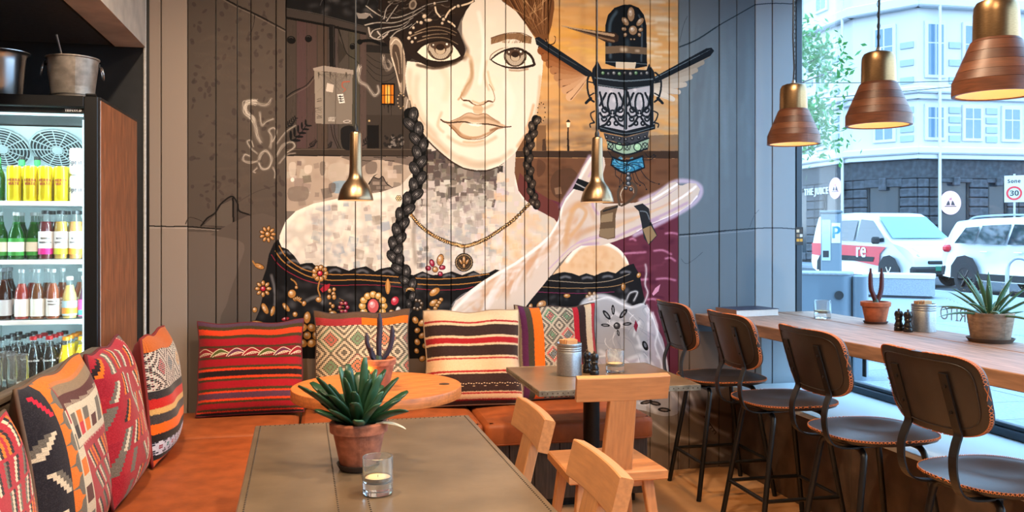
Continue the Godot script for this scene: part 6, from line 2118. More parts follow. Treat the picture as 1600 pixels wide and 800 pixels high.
const DRINKS := {
	"mate": {"name": "drink_can", "cat": "can", "h": 0.150, "r": 0.0272, "can": [214, 196, 26], "text": [["HERBA", 0.60, 0.016, [150, 40, 40]], ["MATE", 0.50, 0.016, [150, 40, 40]]]},
	"spritz": {"name": "drink_can", "cat": "can", "h": 0.112, "r": 0.0278, "can": [228, 232, 232], "text": [["Spritz", 0.46, 0.024, [20, 24, 40], "Droid Serif"]]},
	"kombucha_berry": {"name": "drink_bottle", "cat": "bottle", "h": 0.205, "r": 0.0272, "prof": SQUAT, "glass": "clear", "liquid": [92, 30, 40], "cap": [60, 62, 66], "level": 0.78, "band": [0.12, 0.58, 1.0, 236, 238, 240], "stripe": [0.12, 0.24, 214, 40, 140], "text": [["NORSK", 0.44, 0.011, [40, 44, 60]], ["KOMBUCHA", 0.36, 0.009, [40, 44, 60]]]},
	"kombucha_lime": {"name": "drink_bottle", "cat": "bottle", "h": 0.205, "r": 0.0272, "prof": SQUAT, "glass": "clear", "liquid": [176, 150, 70], "cap": [60, 62, 66], "level": 0.78, "band": [0.12, 0.58, 1.0, 236, 238, 240], "stripe": [0.12, 0.24, 190, 200, 50], "text": [["NORSK", 0.44, 0.011, [40, 44, 60]], ["KOMBUCHA", 0.36, 0.009, [40, 44, 60]]]},
	"kombucha_ginger": {"name": "drink_bottle", "cat": "bottle", "h": 0.205, "r": 0.0272, "prof": SQUAT, "glass": "clear", "liquid": [186, 130, 70], "cap": [60, 62, 66], "level": 0.78, "band": [0.12, 0.58, 1.0, 236, 238, 240], "stripe": [0.12, 0.24, 236, 140, 50], "text": [["NORSK", 0.44, 0.011, [40, 44, 60]], ["KOMBUCHA", 0.36, 0.009, [40, 44, 60]]]},
	"green_soda": {"name": "drink_bottle", "cat": "bottle", "h": 0.198, "r": 0.029, "prof": TALL, "glass": "green", "liquid": [20, 90, 36], "cap": [210, 214, 214], "level": 0.80, "band": [0.10, 0.46, 1.0, 52, 150, 60], "stripe": [0.18, 0.38, 236, 236, 226]},
	"green_neck": {"name": "drink_bottle", "cat": "bottle", "h": 0.198, "r": 0.029, "prof": TALL, "glass": "green", "liquid": [20, 80, 36], "cap": [36, 36, 38], "level": 0.80, "band": [0.78, 0.93, 0.40, 60, 170, 90]},
	"brown_beer": {"name": "drink_bottle", "cat": "bottle", "h": 0.215, "r": 0.030, "prof": TALL, "glass": "brown", "liquid": [70, 34, 16], "cap": [120, 124, 128], "level": 0.78, "band": [0.10, 0.40, 1.0, 196, 196, 200]},
	"rhubarb": {"name": "drink_bottle", "cat": "bottle", "h": 0.210, "r": 0.0276, "prof": TALL, "glass": "clear", "liquid": [150, 44, 34], "cap": [214, 218, 220], "level": 0.72, "band": [0.08, 0.42, 1.0, 236, 236, 232]},
	"elder": {"name": "drink_bottle", "cat": "bottle", "h": 0.210, "r": 0.0276, "prof": TALL, "glass": "clear", "liquid": [104, 60, 26], "cap": [214, 218, 220], "level": 0.72, "band": [0.08, 0.42, 1.0, 232, 236, 230]},
	"rose": {"name": "drink_bottle", "cat": "bottle", "h": 0.210, "r": 0.0276, "prof": TALL, "glass": "clear", "liquid": [140, 70, 40], "cap": [214, 218, 220], "level": 0.72, "band": [0.08, 0.42, 1.0, 238, 236, 234], "text": [["PASSION", 0.37, 0.009, [70, 60, 60]], ["ORANGE", 0.31, 0.009, [70, 60, 60]]]},
	"cloudy": {"name": "drink_bottle", "cat": "bottle", "h": 0.178, "r": 0.029, "prof": BUBBLE, "glass": "clear", "liquid": [206, 176, 96], "cap": [220, 222, 222], "level": 0.80, "band": [0.10, 0.44, 0.98, 170, 200, 214], "stripe": [0.14, 0.28, 232, 150, 50]},
	"purple": {"name": "drink_bottle", "cat": "bottle", "h": 0.180, "r": 0.0225, "prof": TALL, "glass": "clear", "liquid": [70, 24, 50], "cap": [214, 214, 216], "level": 0.74, "band": [0.08, 0.46, 1.0, 196, 60, 120], "stripe": [0.10, 0.22, 60, 150, 160]},
	"cola": {"name": "drink_bottle", "cat": "bottle", "h": 0.195, "r": 0.029, "prof": SODA, "glass": "clear", "liquid": [22, 14, 12], "cap": [186, 24, 32], "level": 0.78, "text": [["Coca-Cola", 0.50, 0.011, [236, 236, 236], "Droid Serif"]]},
	"cola_zero": {"name": "drink_bottle", "cat": "bottle", "h": 0.195, "r": 0.029, "prof": SODA, "glass": "clear", "liquid": [24, 18, 16], "cap": [34, 34, 36], "level": 0.78},
	"orange_soda": {"name": "drink_bottle", "cat": "bottle", "h": 0.190, "r": 0.030, "prof": BUBBLE, "glass": "clear", "liquid": [240, 204, 10], "cap": [238, 140, 30], "level": 0.82},
	"lime_soda": {"name": "drink_bottle", "cat": "bottle", "h": 0.195, "r": 0.020, "prof": SODA, "glass": "green", "liquid": [60, 150, 60], "cap": [238, 150, 40], "level": 0.8},
}

func make_fridge() -> void:
	var x0 := -1.50
	var x1 := -0.885
	var z0 := 0.30
	var z1 := 1.02
	var top := 1.955
	var f := thing("drinks_fridge", "tall glass-door drinks fridge with black frame and wooden side panel", "fridge")
	M.fridge_white = mat(c8(226, 236, 238), 0.4)
	var wood := mat(c8(176, 104, 62), 0.45, 0, T.grain, Vector3(10, 0.8, 5), T.grain, 0.02)
	slab("side_panel", Vector3(x1 - 0.018, 0.0, z0), Vector3(x1, top - 0.012, z1 - 0.022), wood, f, 0.001)
	slab("side_panel", Vector3(x0, 0.0, z0), Vector3(x0 + 0.018, top - 0.012, z1 - 0.022), wood, f, 0.001)
	slab("edge_trim", Vector3(x1 - 0.016, 0.0, z1 - 0.021), Vector3(x1 - 0.001, top - 0.014, z1 - 0.015), M.white, f)
	var st := nst()
	box(st, Vector3((x0 + x1) * 0.5, top - 0.04, (z0 + z1) * 0.5 - 0.01), Vector3(x1 - x0 - 0.037, 0.056, z1 - z0 - 0.03), 0.002)
	obj("cabinet_top", st, M.black, f)
	slab("top_plate", Vector3(x0, top - 0.0115, z0), Vector3(x1, top, z1 - 0.016), M.black, f, 0.001)
	slab("inner_back", Vector3(x0 + 0.02, 0.62, z0 + 0.02), Vector3(x1 - 0.02, top - 0.07, z0 + 0.04), M.fridge_white, f)
	slab("inner_side", Vector3(x0 + 0.019, 0.62, z0 + 0.04), Vector3(x0 + 0.032, top - 0.07, z1 - 0.05), M.fridge_white, f)
	slab("inner_side", Vector3(x1 - 0.032, 0.62, z0 + 0.04), Vector3(x1 - 0.019, top - 0.07, z1 - 0.05), M.fridge_white, f)
	slab("inner_floor", Vector3(x0 + 0.019, 0.60, z0 + 0.02), Vector3(x1 - 0.019, 0.62, z1 - 0.05), M.fridge_white, f)
	slab("plinth", Vector3(x0 + 0.019, 0.0, z0 + 0.02), Vector3(x1 - 0.019, 0.60, z1 - 0.05), M.black, f)
	# sloping evaporator cover with two fan grilles
	st = nst()
	var a := Vector3(x0 + 0.033, 1.70, z0 + 0.06)
	var b := Vector3(x1 - 0.033, 1.70, z0 + 0.06)
	var c := Vector3(x1 - 0.033, 1.882, z0 + 0.24)
	var d := Vector3(x0 + 0.033, 1.882, z0 + 0.24)
	st.set_smooth_group(FLAT)
	quad(st, a, b, c, d)
	quad(st, b + Vector3(0, 0, -0.02), a + Vector3(0, 0, -0.02), d + Vector3(0, 0, -0.2), c + Vector3(0, 0, -0.2))
	quad(st, Vector3(a.x, a.y, z0 + 0.04), Vector3(b.x, b.y, z0 + 0.04), b, a)
	var cover := obj("evaporator_cover", st, M.fridge_white, f)
	var nrm := (b - a).cross(d - a).normalized()
	var tilt := Basis(Vector3.RIGHT, (d - a).normalized(), nrm)
	var grille := mat(c8(206, 216, 218), 0.4)
	for gx in [-1.195, -1.425]:
		var o := Vector3(gx, 1.795, z0 + 0.153) + nrm * 0.004
		st = nst()
		prism(st, PackedVector2Array(Array(range(32)).map(func(k): return Vector2.from_angle(TAU * k / 32.0) * 0.112)), 0.0, 0.002, Transform3D(tilt, o), 0.0)
		obj("fan_well", st, mat(c8(60, 68, 72), 0.6), cover)
		st = nst()
		for rr in range(1, 8):
			var loop := []
			for k in 40: loop.append(o + nrm * 0.010 + tilt * Vector3(cos(TAU * k / 40) * (0.014 + rr * 0.0145), sin(TAU * k / 40) * (0.014 + rr * 0.0145), 0.008 * (1 - rr / 8.0)))
			tube(st, loop, 0.0022 if rr < 7 else 0.004, 5, true)
		for k in 12:
			var e := Vector3(cos(TAU * k / 12), sin(TAU * k / 12), 0)
			tube(st, [o + nrm * 0.010 + tilt * (e * 0.02), o + nrm * 0.010 + tilt * (e * 0.116)], 0.003, 5)
		lathe(st, [Vector2(0.024, 0), Vector2(0.022, 0.006), Vector2(0, 0.008)], 16, o + nrm * 0.012, tilt * Basis(Vector3.RIGHT, PI / 2))
		obj("fan_grille", st, grille, cover)
	# shelves: wire-white plates with a price rail
	var levels := [1.530, 1.290, 1.043]
	for y in levels:
		var sh := slab("shelf", Vector3(x0 + 0.034, y - 0.008, z0 + 0.05), Vector3(x1 - 0.034, y, z1 - 0.10), M.fridge_white, f, 0.001)
		slab("price_rail", Vector3(x0 + 0.034, y - 0.016, z1 - 0.098), Vector3(x1 - 0.034, y + 0.003, z1 - 0.093), M.white, sh, 0.001)
	var sh4 := slab("shelf", Vector3(x0 + 0.034, 0.772, z0 + 0.05), Vector3(x1 - 0.034, 0.78, z1 - 0.10), M.fridge_white, f, 0.001)
	slab("price_rail", Vector3(x0 + 0.034, 0.764, z1 - 0.098), Vector3(x1 - 0.034, 0.783, z1 - 0.093), M.white, sh4, 0.001)
	# door: black frame, pane, top strip and maker's plate
	var door := Node3D.new()
	door.name = "door"
	f.add_child(door)
	slab("stile", Vector3(x1 - 0.052, 0.06, z1 - 0.014), Vector3(x1, top - 0.004, z1 + 0.03), M.black, door, 0.003)
	slab("stile", Vector3(x0, 0.06, z1 - 0.014), Vector3(x0 + 0.052, top - 0.004, z1 + 0.03), M.black, door, 0.003)
	slab("rail", Vector3(x0 + 0.052, top - 0.048, z1 - 0.014), Vector3(x1 - 0.052, top - 0.004, z1 + 0.03), M.black, door, 0.003)
	slab("rail", Vector3(x0 + 0.052, 0.06, z1 - 0.014), Vector3(x1 - 0.052, 0.64, z1 + 0.03), M.black, door, 0.003)
	slab("pane", Vector3(x0 + 0.052, 0.64, z1 + 0.004), Vector3(x1 - 0.052, top - 0.048, z1 + 0.010), M.clear, door)
	var plate := slab("maker_plate", Vector3(x1 - 0.137, top - 0.070, z1 + 0.0105), Vector3(x1 - 0.054, top - 0.051, z1 + 0.014), M.black, door)
	inst("lettering", words("TEFCOLD", 0.013, 0.001, "Droid Serif"), M.white, plate, Transform3D(Basis(), Vector3(x1 - 0.095, top - 0.0605, z1 + 0.0146)))
	st = nst()
	tube(st, [Vector3(x1 - 0.05, top + 0.004, z1 + 0.008), Vector3(x1 - 0.012, top + 0.004, z1 + 0.008)], 0.006, 8)
	obj("hinge", st, M.black_metal, f)
	# light strips behind both stiles
	for e in [[x0 + 0.07, 1.0], [x1 - 0.07, -1.0]]:
		slab("light_strip", Vector3(e[0] - 0.006, 0.68, z1 - 0.052), Vector3(e[0] + 0.006, top - 0.09, z1 - 0.046), fridge_glow(), f)
		var l := AreaLight3D.new()
		l.name = "fridge_strip_light"
		l.area_size = Vector2(0.02, 1.2)
		l.light_energy = 0.38
		l.light_color = Color(0.82, 0.97, 1.0)
		l.shadow_enabled = true
		add_child(l)
		l.look_at_from_position(Vector3(e[0], 1.28, z1 - 0.056), Vector3(e[0] + e[1] * 0.25, 1.28, z0 + 0.2), Vector3.UP)
	var lt := AreaLight3D.new()
	lt.name = "fridge_top_light"
	lt.area_size = Vector2(0.48, 0.03)
	lt.light_energy = 0.55
	lt.light_color = Color(0.82, 0.97, 1.0)
	lt.shadow_enabled = true
	add_child(lt)
	lt.look_at_from_position(Vector3((x0 + x1) * 0.5, top - 0.075, z1 - 0.06), Vector3((x0 + x1) * 0.5, 1.2, z0 + 0.3), Vector3.UP)
	slab("light_strip", Vector3(x0 + 0.08, top - 0.073, z1 - 0.075), Vector3(x1 - 0.08, top - 0.068, z1 - 0.045), fridge_glow(), f)
	stock(x0, x1, z1)
	on_fridge(top, z1)

func fridge_glow() -> StandardMaterial3D:
	if not M.has("fridge_light"):
		var m := mat(c8(230, 245, 250), 0.5)
		m.emission_enabled = true
		m.emission = Color(0.82, 0.97, 1.0)
		m.emission_energy_multiplier = 2.0
		M.fridge_light = m
	return M.fridge_light

func stock(x0: float, x1: float, z1: float) -> void:
	var zf := z1 - 0.135
	var mt := deg_to_rad(12)
	# top shelf
	for k in 4:
		var x: float = [-1.243, -1.182, -1.126, -1.065][k]
		drink("mate", Vector3(x, 1.530, zf), mt, "yellow drink can with red lettering in the front of the top fridge shelf", "yellow cans on the top fridge shelf")
		drink("mate", Vector3(x + 0.004, 1.530, zf - 0.068), mt, "yellow drink can with red lettering, second row of the top fridge shelf", "yellow cans in the second row")
	for k in 2:
		for e in 2:
			drink("spritz", Vector3(-0.949 - (1 - e) * 0.0565, 1.530 + k * 0.1135, zf), mt, "white drink can stacked in a pair, %s, %s the fridge wall" % [["lower can", "upper can"][k], ["away from", "against"][e]], "white cans on the top fridge shelf")
	for e in [[-1.305, zf], [-1.255, zf - 0.135], [-1.195, zf - 0.135]]:
		drink("green_neck", Vector3(e[0], 1.530, e[1]), mt, "green bottle with a bright neck band beside the yellow cans", "green bottles on the top fridge shelf")
	# second shelf
	for e in [[-1.235, zf], [-1.178, zf - 0.03], [-1.298, zf - 0.01], [-1.24, zf - 0.08], [-1.175, zf - 0.105]]:
		drink("green_soda", Vector3(e[0], 1.290, e[1]), mt, "green lemonade bottle with a white oval label band", "green lemonade bottles on the second shelf")
	var i := 0
	for k in ["kombucha_berry", "kombucha_lime", "kombucha_ginger", "kombucha_lime"]:
		var lab: String = ["dark red kombucha bottle with pink label band", "yellow kombucha bottle with lime label band between pink and orange ones", "amber kombucha bottle with orange label band", "yellow kombucha bottle with lime label band against the fridge wall"][i]
		drink(k, Vector3(-1.124 + i * 0.0582, 1.290, zf), mt, lab, "kombucha bottles on the second shelf")
		drink(k, Vector3(-1.118 + i * 0.0582 - 0.004, 1.290, zf - 0.075), mt, lab.replace("bottle", "bottle of the rear row"), "kombucha bottles in the rear row")
		i += 1
	# third shelf
	for e in [[-1.282, zf], [-1.335, zf - 0.05], [-1.285, zf - 0.075]]:
		drink("brown_beer", Vector3(e[0], 1.043, e[1]), mt, "brown beer bottle with pale label beside the lemonades", "brown bottles on the third shelf")
	i = 0
	for k in ["rhubarb", "elder", "rose"]:
		var lab: String = ["red lemonade bottle with a white paper label", "dark amber lemonade bottle with a white paper label", "reddish brown lemonade bottle with a white paper label"][i]
		drink(k, Vector3(-1.214 + i * 0.0585, 1.043, zf), mt, lab, "lemonade bottles on the third shelf")
		drink(k, Vector3(-1.196 + i * 0.0585, 1.043, zf - 0.07), mt, lab.replace("bottle", "bottle of the rear row"), "lemonade bottles in the rear row")
		i += 1
	drink("cloudy", Vector3(-1.033, 1.043, zf), mt, "cloudy yellow lemonade bottle with a blue label", "")
	drink("purple", Vector3(-0.978, 1.043, zf - 0.002), mt, "dark purple juice bottle with a pink label", "")
	drink("purple", Vector3(-0.931 - 0.0085, 1.043, zf - 0.03), mt, "dark purple juice bottle squeezed against the fridge wall", "")
	drink("rose", Vector3(-1.01, 1.043, zf - 0.08), mt, "tall amber bottle behind the cloudy yellow lemonade", "")
	# lowest shelf in view: cola, orange and lime soda in rows
	for r in 4:
		for k in 4:
			var z := zf - r * 0.066
			var x := -1.293 + k * 0.061 + r * 0.002
			var kind := "cola" if k > 1 and r < 3 else "cola_zero"
			drink(kind, Vector3(x, 0.78, z), mt, "cola bottle with red cap in the lowest fridge rows" if kind == "cola" else "dark cola bottle with black cap in the lowest fridge rows", "red-capped cola bottles" if kind == "cola" else "black-capped cola bottles")
		for k in 2:
			drink("orange_soda", Vector3(-1.046 + k * 0.0615, 0.78, zf - r * 0.066), mt, "bright yellow orange-soda bottle with orange cap", "orange soda bottles")
	for r in 2: drink("lime_soda", Vector3(-0.945, 0.78, zf - 0.037 - r * 0.13), mt, "green lime-soda bottle with orange cap squeezed by the fridge wall", "lime soda bottles")

func on_fridge(top: float, z1: float) -> void:
	# galvanised ice bucket with ring handles
	var t := thing("ice_bucket", "dull grey metal bucket with ring handles on the fridge", "bucket", Vector3(-1.022, top, 0.88), deg_to_rad(20))
	var tin := mat(c8(170, 158, 146), 0.42, 0.55, T.blotch, Vector3(4, 4, 4))
	var st := nst()
	lathe(st, [Vector2(0, 0.003), Vector2(0.072, 0.003), Vector2(0.076, 0.0), Vector2(0.078, 0.004), Vector2(0.083, 0.03), Vector2(0.084, 0.033), Vector2(0.098, 0.145), Vector2(0.100, 0.168), Vector2(0.104, 0.171), Vector2(0.104, 0.176), Vector2(0.099, 0.177), Vector2(0.095, 0.168), Vector2(0.084, 0.02), Vector2(0, 0.012)], 36)
	obj("body", st, tin, t)
	for s in [-1.0, 1.0]:
		st = nst()
		box(st, Vector3(s * 0.099, 0.150, 0), Vector3(0.008, 0.018, 0.05), 0.003)
		var lug := obj("handle_plate", st, M.black_metal, t)
		st = nst()
		var loop := []
		for k in 20: loop.append(Vector3(s * (0.105 + 0.012 * sin(PI * k / 20.0)), 0.123 + 0.027 * cos(TAU * k / 20), 0.027 * sin(TAU * k / 20)))
		tube(st, loop, 0.003, 6, true)
		obj("ring_handle", st, M.steel, lug)
	var sp := thing("ice_scoop", "thin steel scoop handle sticking out of the grey bucket", "scoop", Vector3(-1.037, top, 0.87))
	st = nst()
	tube(st, [Vector3(0.0, 0.06, 0.0), Vector3(-0.05, 0.275, 0.0)], 0.0045, 8)
	obj("handle", st, M.steel, sp)
	st = nst()
	lathe(st, [Vector2(0, 0), Vector2(0.022, 0.008), Vector2(0.024, 0.04)], 14, Vector3(0.006, 0.026, 0))
	obj("scoop_bowl", st, M.steel, sp)
	# shiny wine cooler
	t = thing("wine_cooler", "tall polished steel wine cooler on the fridge", "cooler", Vector3(-1.29, top, 0.88))
	st = nst()
	lathe(st, [Vector2(0, 0.002), Vector2(0.07, 0.002), Vector2(0.072, 0.0), Vector2(0.074, 0.004), Vector2(0.086, 0.15), Vector2(0.090, 0.175), Vector2(0.10, 0.186), Vector2(0.104, 0.187), Vector2(0.104, 0.190), Vector2(0.098, 0.190), Vector2(0.085, 0.172), Vector2(0.07, 0.01), Vector2(0, 0.008)], 36)
	obj("body", st, M.steel, t)
	# glasses on the service ledge behind the bench
	var sl := thing("service_ledge", "narrow dark ledge for glasses between bench partition and fridge", "ledge")
	slab("top", Vector3(-1.45, 0.77, 1.30), Vector3(-0.912, 0.795, 2.2), M.bench_wood, sl, 0.002)
	slab("front", Vector3(-1.43, 0.0, 1.32), Vector3(-1.41, 0.77, 2.18), M.bench_wood, sl)
	slab("back", Vector3(-0.94, 0.0, 1.32), Vector3(-0.915, 0.77, 2.18), M.bench_wood, sl)
	var g := thing("beer_glass", "tall curved empty drinking glass on the ledge", "glass", Vector3(-1.06, 0.795, 1.54), 0, "empty glasses on the ledge")
	st = nst()
	lathe(st, [Vector2(0, 0.0), Vector2(0.026, 0.0), Vector2(0.029, 0.004), Vector2(0.026, 0.03), Vector2(0.027, 0.06), Vector2(0.033, 0.11), Vector2(0.034, 0.14), Vector2(0.031, 0.185), Vector2(0.032, 0.20), Vector2(0.030, 0.20), Vector2(0.029, 0.185), Vector2(0.031, 0.14), Vector2(0.030, 0.11), Vector2(0.024, 0.06), Vector2(0.0, 0.03)], 28)
	obj("bowl", st, M.glass, g)
	for e in [[-1.095, 1.60], [-1.13, 1.66], [-1.06, 1.68], [-1.00, 1.62], [-1.16, 1.76]]: copy_of(g, Vector3(e[0], 0.795, e[1]))

# ---------------------------------------------------------------- pendant lamps
func lamp_shade_light(at: Vector3, energy: float, size: float, cone: float) -> void:
	var l := SpotLight3D.new()
	l.name = "pendant_beam"
	l.position = at
	l.rotation.x = -PI / 2
	l.spot_angle = cone
	l.spot_angle_attenuation = 0.6
	l.spot_range = 8.0
	l.light_energy = energy
	l.light_size = size
	l.light_color = Color(1.0, 0.72, 0.40)
	l.shadow_enabled = true
	add_child(l)

func bulb_mat() -> StandardMaterial3D:
	if not M.has("bulb"):
		var m := mat(Color(1.0, 0.9, 0.7), 0.4)
		m.emission_enabled = true
		m.emission = Color(1.0, 0.74, 0.40)
		m.emission_energy_multiplier = 14.0
		M.bulb = m
	return M.bulb

func make_pendants() -> void:
	M.brass = mat(c8(160, 132, 102), 0.32, 1.0, T.fine, Vector3(2, 14, 2))
	M.brass_dark = mat(c8(170, 138, 100), 0.36, 1.0, T.fine, Vector3(2, 10, 2))
	M.lining = mat(c8(214, 208, 200), 0.6)
	var i := 0
	for p in [[0.139, 1.545, 0.96, "slim brass pendant lamp over the round wooden table"], [1.235, 1.545, 0.985, "slim brass pendant lamp over the small square table"]]:
		var t := thing("brass_pendant", p[3], "pendant lamp", Vector3(p[0], p[1], p[2]), 0)
		var st := nst()
		lathe(st, [Vector2(0.076, 0.0), Vector2(0.077, 0.003), Vector2(0.074, 0.018), Vector2(0.066, 0.045), Vector2(0.053, 0.070), Vector2(0.040, 0.086), Vector2(0.032, 0.100), Vector2(0.0285, 0.118), Vector2(0.027, 0.145), Vector2(0.0245, 0.29), Vector2(0.022, 0.297), Vector2(0.014, 0.302), Vector2(0, 0.303)], 40)
		obj("shade", st, M.brass, t)
		st = nst()
		lathe(st, [Vector2(0, 0.074), Vector2(0.028, 0.074), Vector2(0.048, 0.068), Vector2(0.063, 0.044), Vector2(0.071, 0.018), Vector2(0.0745, 0.001), Vector2(0.0765, 0.0)], 40)
		obj("shade_lining", st, M.lining, t)
		st = nst()
		lathe(st, [Vector2(0, 0.03), Vector2(0.016, 0.033), Vector2(0.024, 0.045), Vector2(0.022, 0.058), Vector2(0.014, 0.073)], 20)
		obj("bulb", st, bulb_mat(), t)
		st = nst()
		lathe(st, [Vector2(0.011, 0.3), Vector2(0.011, 0.318), Vector2(0.005, 0.33), Vector2(0.0032, 0.335)], 12)
		obj("cord_grip", st, M.black_metal, t)
		st = nst()
		tube(st, [Vector3(0, 0.33, 0), Vector3(0, 3.2 - p[1], 0)], 0.0032, 8)
		obj("cord", st, M.black, t)
		lamp_shade_light(Vector3(p[0], p[1] + 0.028, p[2]), 1.1, 0.02, 58)
	var bell := func(u: float) -> float: return 0.0
	i = 0
	for p in [[2.155, 1.818, 1.12], [2.075, 1.812, 1.868], [1.95, 1.81, 2.60]]:
		var lab: String = ["wooden bell pendant lamp closest to the mural", "wooden bell pendant lamp, middle of three over the window bar", "wooden bell pendant lamp, last of three over the window bar"][i]
		var t := thing("wood_pendant", lab, "pendant lamp", Vector3(p[0], p[1], p[2]), i * 0.9)
		# turned bell made of stacked wooden rings, each of glued segments
		var rr := [0.120, 0.1195, 0.108, 0.0955, 0.083, 0.0705, 0.0635]
		var yy := [0.0, 0.040, 0.067, 0.096, 0.126, 0.156, 0.165]
		for k in 6:
			var st := nst()
			var prof := [Vector2(rr[k] - 0.010, yy[k] + 0.0004), Vector2(rr[k], yy[k] + 0.0004), Vector2(rr[k + 1], yy[k + 1] - 0.0004), Vector2(rr[k + 1] - 0.010, yy[k + 1] - 0.0004), Vector2(rr[k] - 0.010, yy[k] + 0.0004)]
			lathe(st, prof, 44, Vector3.ZERO, Basis(), Vector2(0, 1), k * 0.37)
			obj("wood_ring", st, wood_ring_mat(k), t)
		var st2 := nst()
		lathe(st2, [Vector2(0, 0.150), Vector2(0.052, 0.150), Vector2(0.072, 0.122), Vector2(0.098, 0.06), Vector2(0.108, 0.038), Vector2(0.109, 0.004)], 40)
		obj("shade_lining", st2, M.lining, t)
		st2 = nst()
		lathe(st2, [Vector2(0.063, 0.164), Vector2(0.0635, 0.168), Vector2(0.0620, 0.24), Vector2(0.060, 0.262), Vector2(0.053, 0.275), Vector2(0.040, 0.281), Vector2(0.015, 0.283), Vector2(0.015, 0.287), Vector2(0, 0.287)], 40)
		obj("brass_cap", st2, M.brass_dark, t)
		st2 = nst()
		lathe(st2, [Vector2(0, 0.045), Vector2(0.024, 0.05), Vector2(0.036, 0.072), Vector2(0.032, 0.098), Vector2(0.018, 0.12), Vector2(0.016, 0.149)], 20)
		obj("bulb", st2, bulb_mat(), t)
		st2 = nst()
		lathe(st2, [Vector2(0.008, 0.285), Vector2(0.008, 0.298), Vector2(0.004, 0.303)], 10)
		obj("cord_grip", st2, M.steel, t)
		st2 = nst()
		tube(st2, [Vector3(0, 0.30, 0), Vector3(0.004, 0.36, 0), Vector3(-0.004, 0.5, 0.003), Vector3(0.003, 0.8, -0.003), Vector3(0, 3.2 - p[1], 0)], 0.0042, 8)
		obj("cord", st2, M.black, t)
		# chain along the cord
		st2 = nst()
		var y := 0.30
		var k2 := 0
		while y < 3.17 - p[1]:
			var loop := []
			for e in 8:
				var a := TAU * e / 8
				var d := Vector3(sin(a) * 0.0055, cos(a) * 0.013, 0)
				loop.append(Vector3(0.008, y, 0) + (d if k2 % 2 else Vector3(0, d.y, d.x)))
			tube(st2, loop, 0.0013, 4, true)
			y += 0.021
			k2 += 1
		var chain := obj("chain", st2, M.black_metal, t)
		chain.set_meta("kind", "stuff")
		lamp_shade_light(Vector3(p[0], p[1] + 0.04, p[2]), 0.55, 0.03, 62)
		i += 1

func wood_ring_mat(k: int) -> StandardMaterial3D:
	var key := "ring_%d" % (k % 4)
	if not M.has(key): M[key] = mat([c8(128, 76, 48), c8(116, 68, 44), c8(138, 84, 54), c8(106, 62, 40)][k % 4], 0.45, 0, T.grain, Vector3(2, 22, 2), T.grain, 0.02)
	return M[key]

# ---------------------------------------------------------------- things on tables and counter
func pot(t: Node, h: float, r0: float, r1: float, m: Material, rim_h := 0.0, rim_out := 0.0) -> void:
	var st := nst()
	if rim_h > 0:
		lathe(st, [Vector2(0, 0.004), Vector2(r0 - 0.004, 0.0), Vector2(r0, 0.004), Vector2(lerpf(r0, r1, 0.9), h - rim_h), Vector2(r1 + rim_out, h - rim_h + 0.002), Vector2(r1 + rim_out + 0.002, h - 0.004), Vector2(r1 + rim_out - 0.002, h), Vector2(r1 - 0.006, h), Vector2(r1 - 0.010, h - 0.02), Vector2(0, h - 0.021)], 40)
	else:
		lathe(st, [Vector2(0, 0.004), Vector2(r0 - 0.004, 0.0), Vector2(r0, 0.004), Vector2(r1, h - 0.003), Vector2(r1 - 0.003, h), Vector2(r1 - 0.009, h), Vector2(r1 - 0.011, h - 0.015), Vector2(0, h - 0.016)], 40)
	obj("pot", st, m, t)

func saucer(t: Node, r: float, m: Material, h := 0.014) -> void:
	var st := nst()
	lathe(st, [Vector2(0, 0.0), Vector2(r * 0.86, 0.0), Vector2(r, h), Vector2(r - 0.005, h), Vector2(r * 0.82, 0.004), Vector2(0, 0.004)], 40)
	obj("saucer", st, m, t)

func leaf(st: SurfaceTool, base: Vector3, dir: Vector3, length: float, width: float, curl: float, thick_k := 0.28, tip := 0.12, twist := 0.0) -> void:   # fleshy strap leaf
	var side := dir.cross(Vector3.UP)
	if side.length() < 0.05: side = Vector3.RIGHT
	side = side.normalized().rotated(dir.normalized(), twist)
	var pts := []
	var n := 9
	var p := base
	var d := dir.normalized()
	for i in n + 1:
		pts.append(p)
		d = d.rotated(side, -curl / n).normalized()
		p += d * length / n
	var rings := []
	for i in n + 1:
		var u := float(i) / n
		var w := width * 0.5 * (0.55 + 0.9 * u if u < 0.45 else lerpf(0.955, tip, pow((u - 0.45) / 0.55, 1.6)))
		if i == n: w = width * tip * 0.3
		var dd: Vector3 = (pts[mini(i + 1, n)] - pts[maxi(i - 1, 0)]).normalized()
		var nn := side.cross(dd).normalized()
		var ring := []
		for k in 8:
			var a := TAU * k / 8
			ring.append(pts[i] + side * cos(a) * w + nn * (sin(a) * w * thick_k + (0.22 * w * absf(cos(a)))))
		rings.append(ring)
	st.set_smooth_group(1)
	for i in n:
		for k in 8:
			var k2 := (k + 1) % 8
			quad(st, rings[i][k2], rings[i][k], rings[i + 1][k], rings[i + 1][k2], Vector2(k / 8.0, u_of(i, n)), Vector2((k + 1) / 8.0, u_of(i + 1, n)))
	for k in range(1, 7):
		tri(st, rings[n][0], rings[n][k + 1], rings[n][k])
		tri(st, rings[0][0], rings[0][k], rings[0][k + 1])

func u_of(i: int, n: int) -> float: return float(i) / n

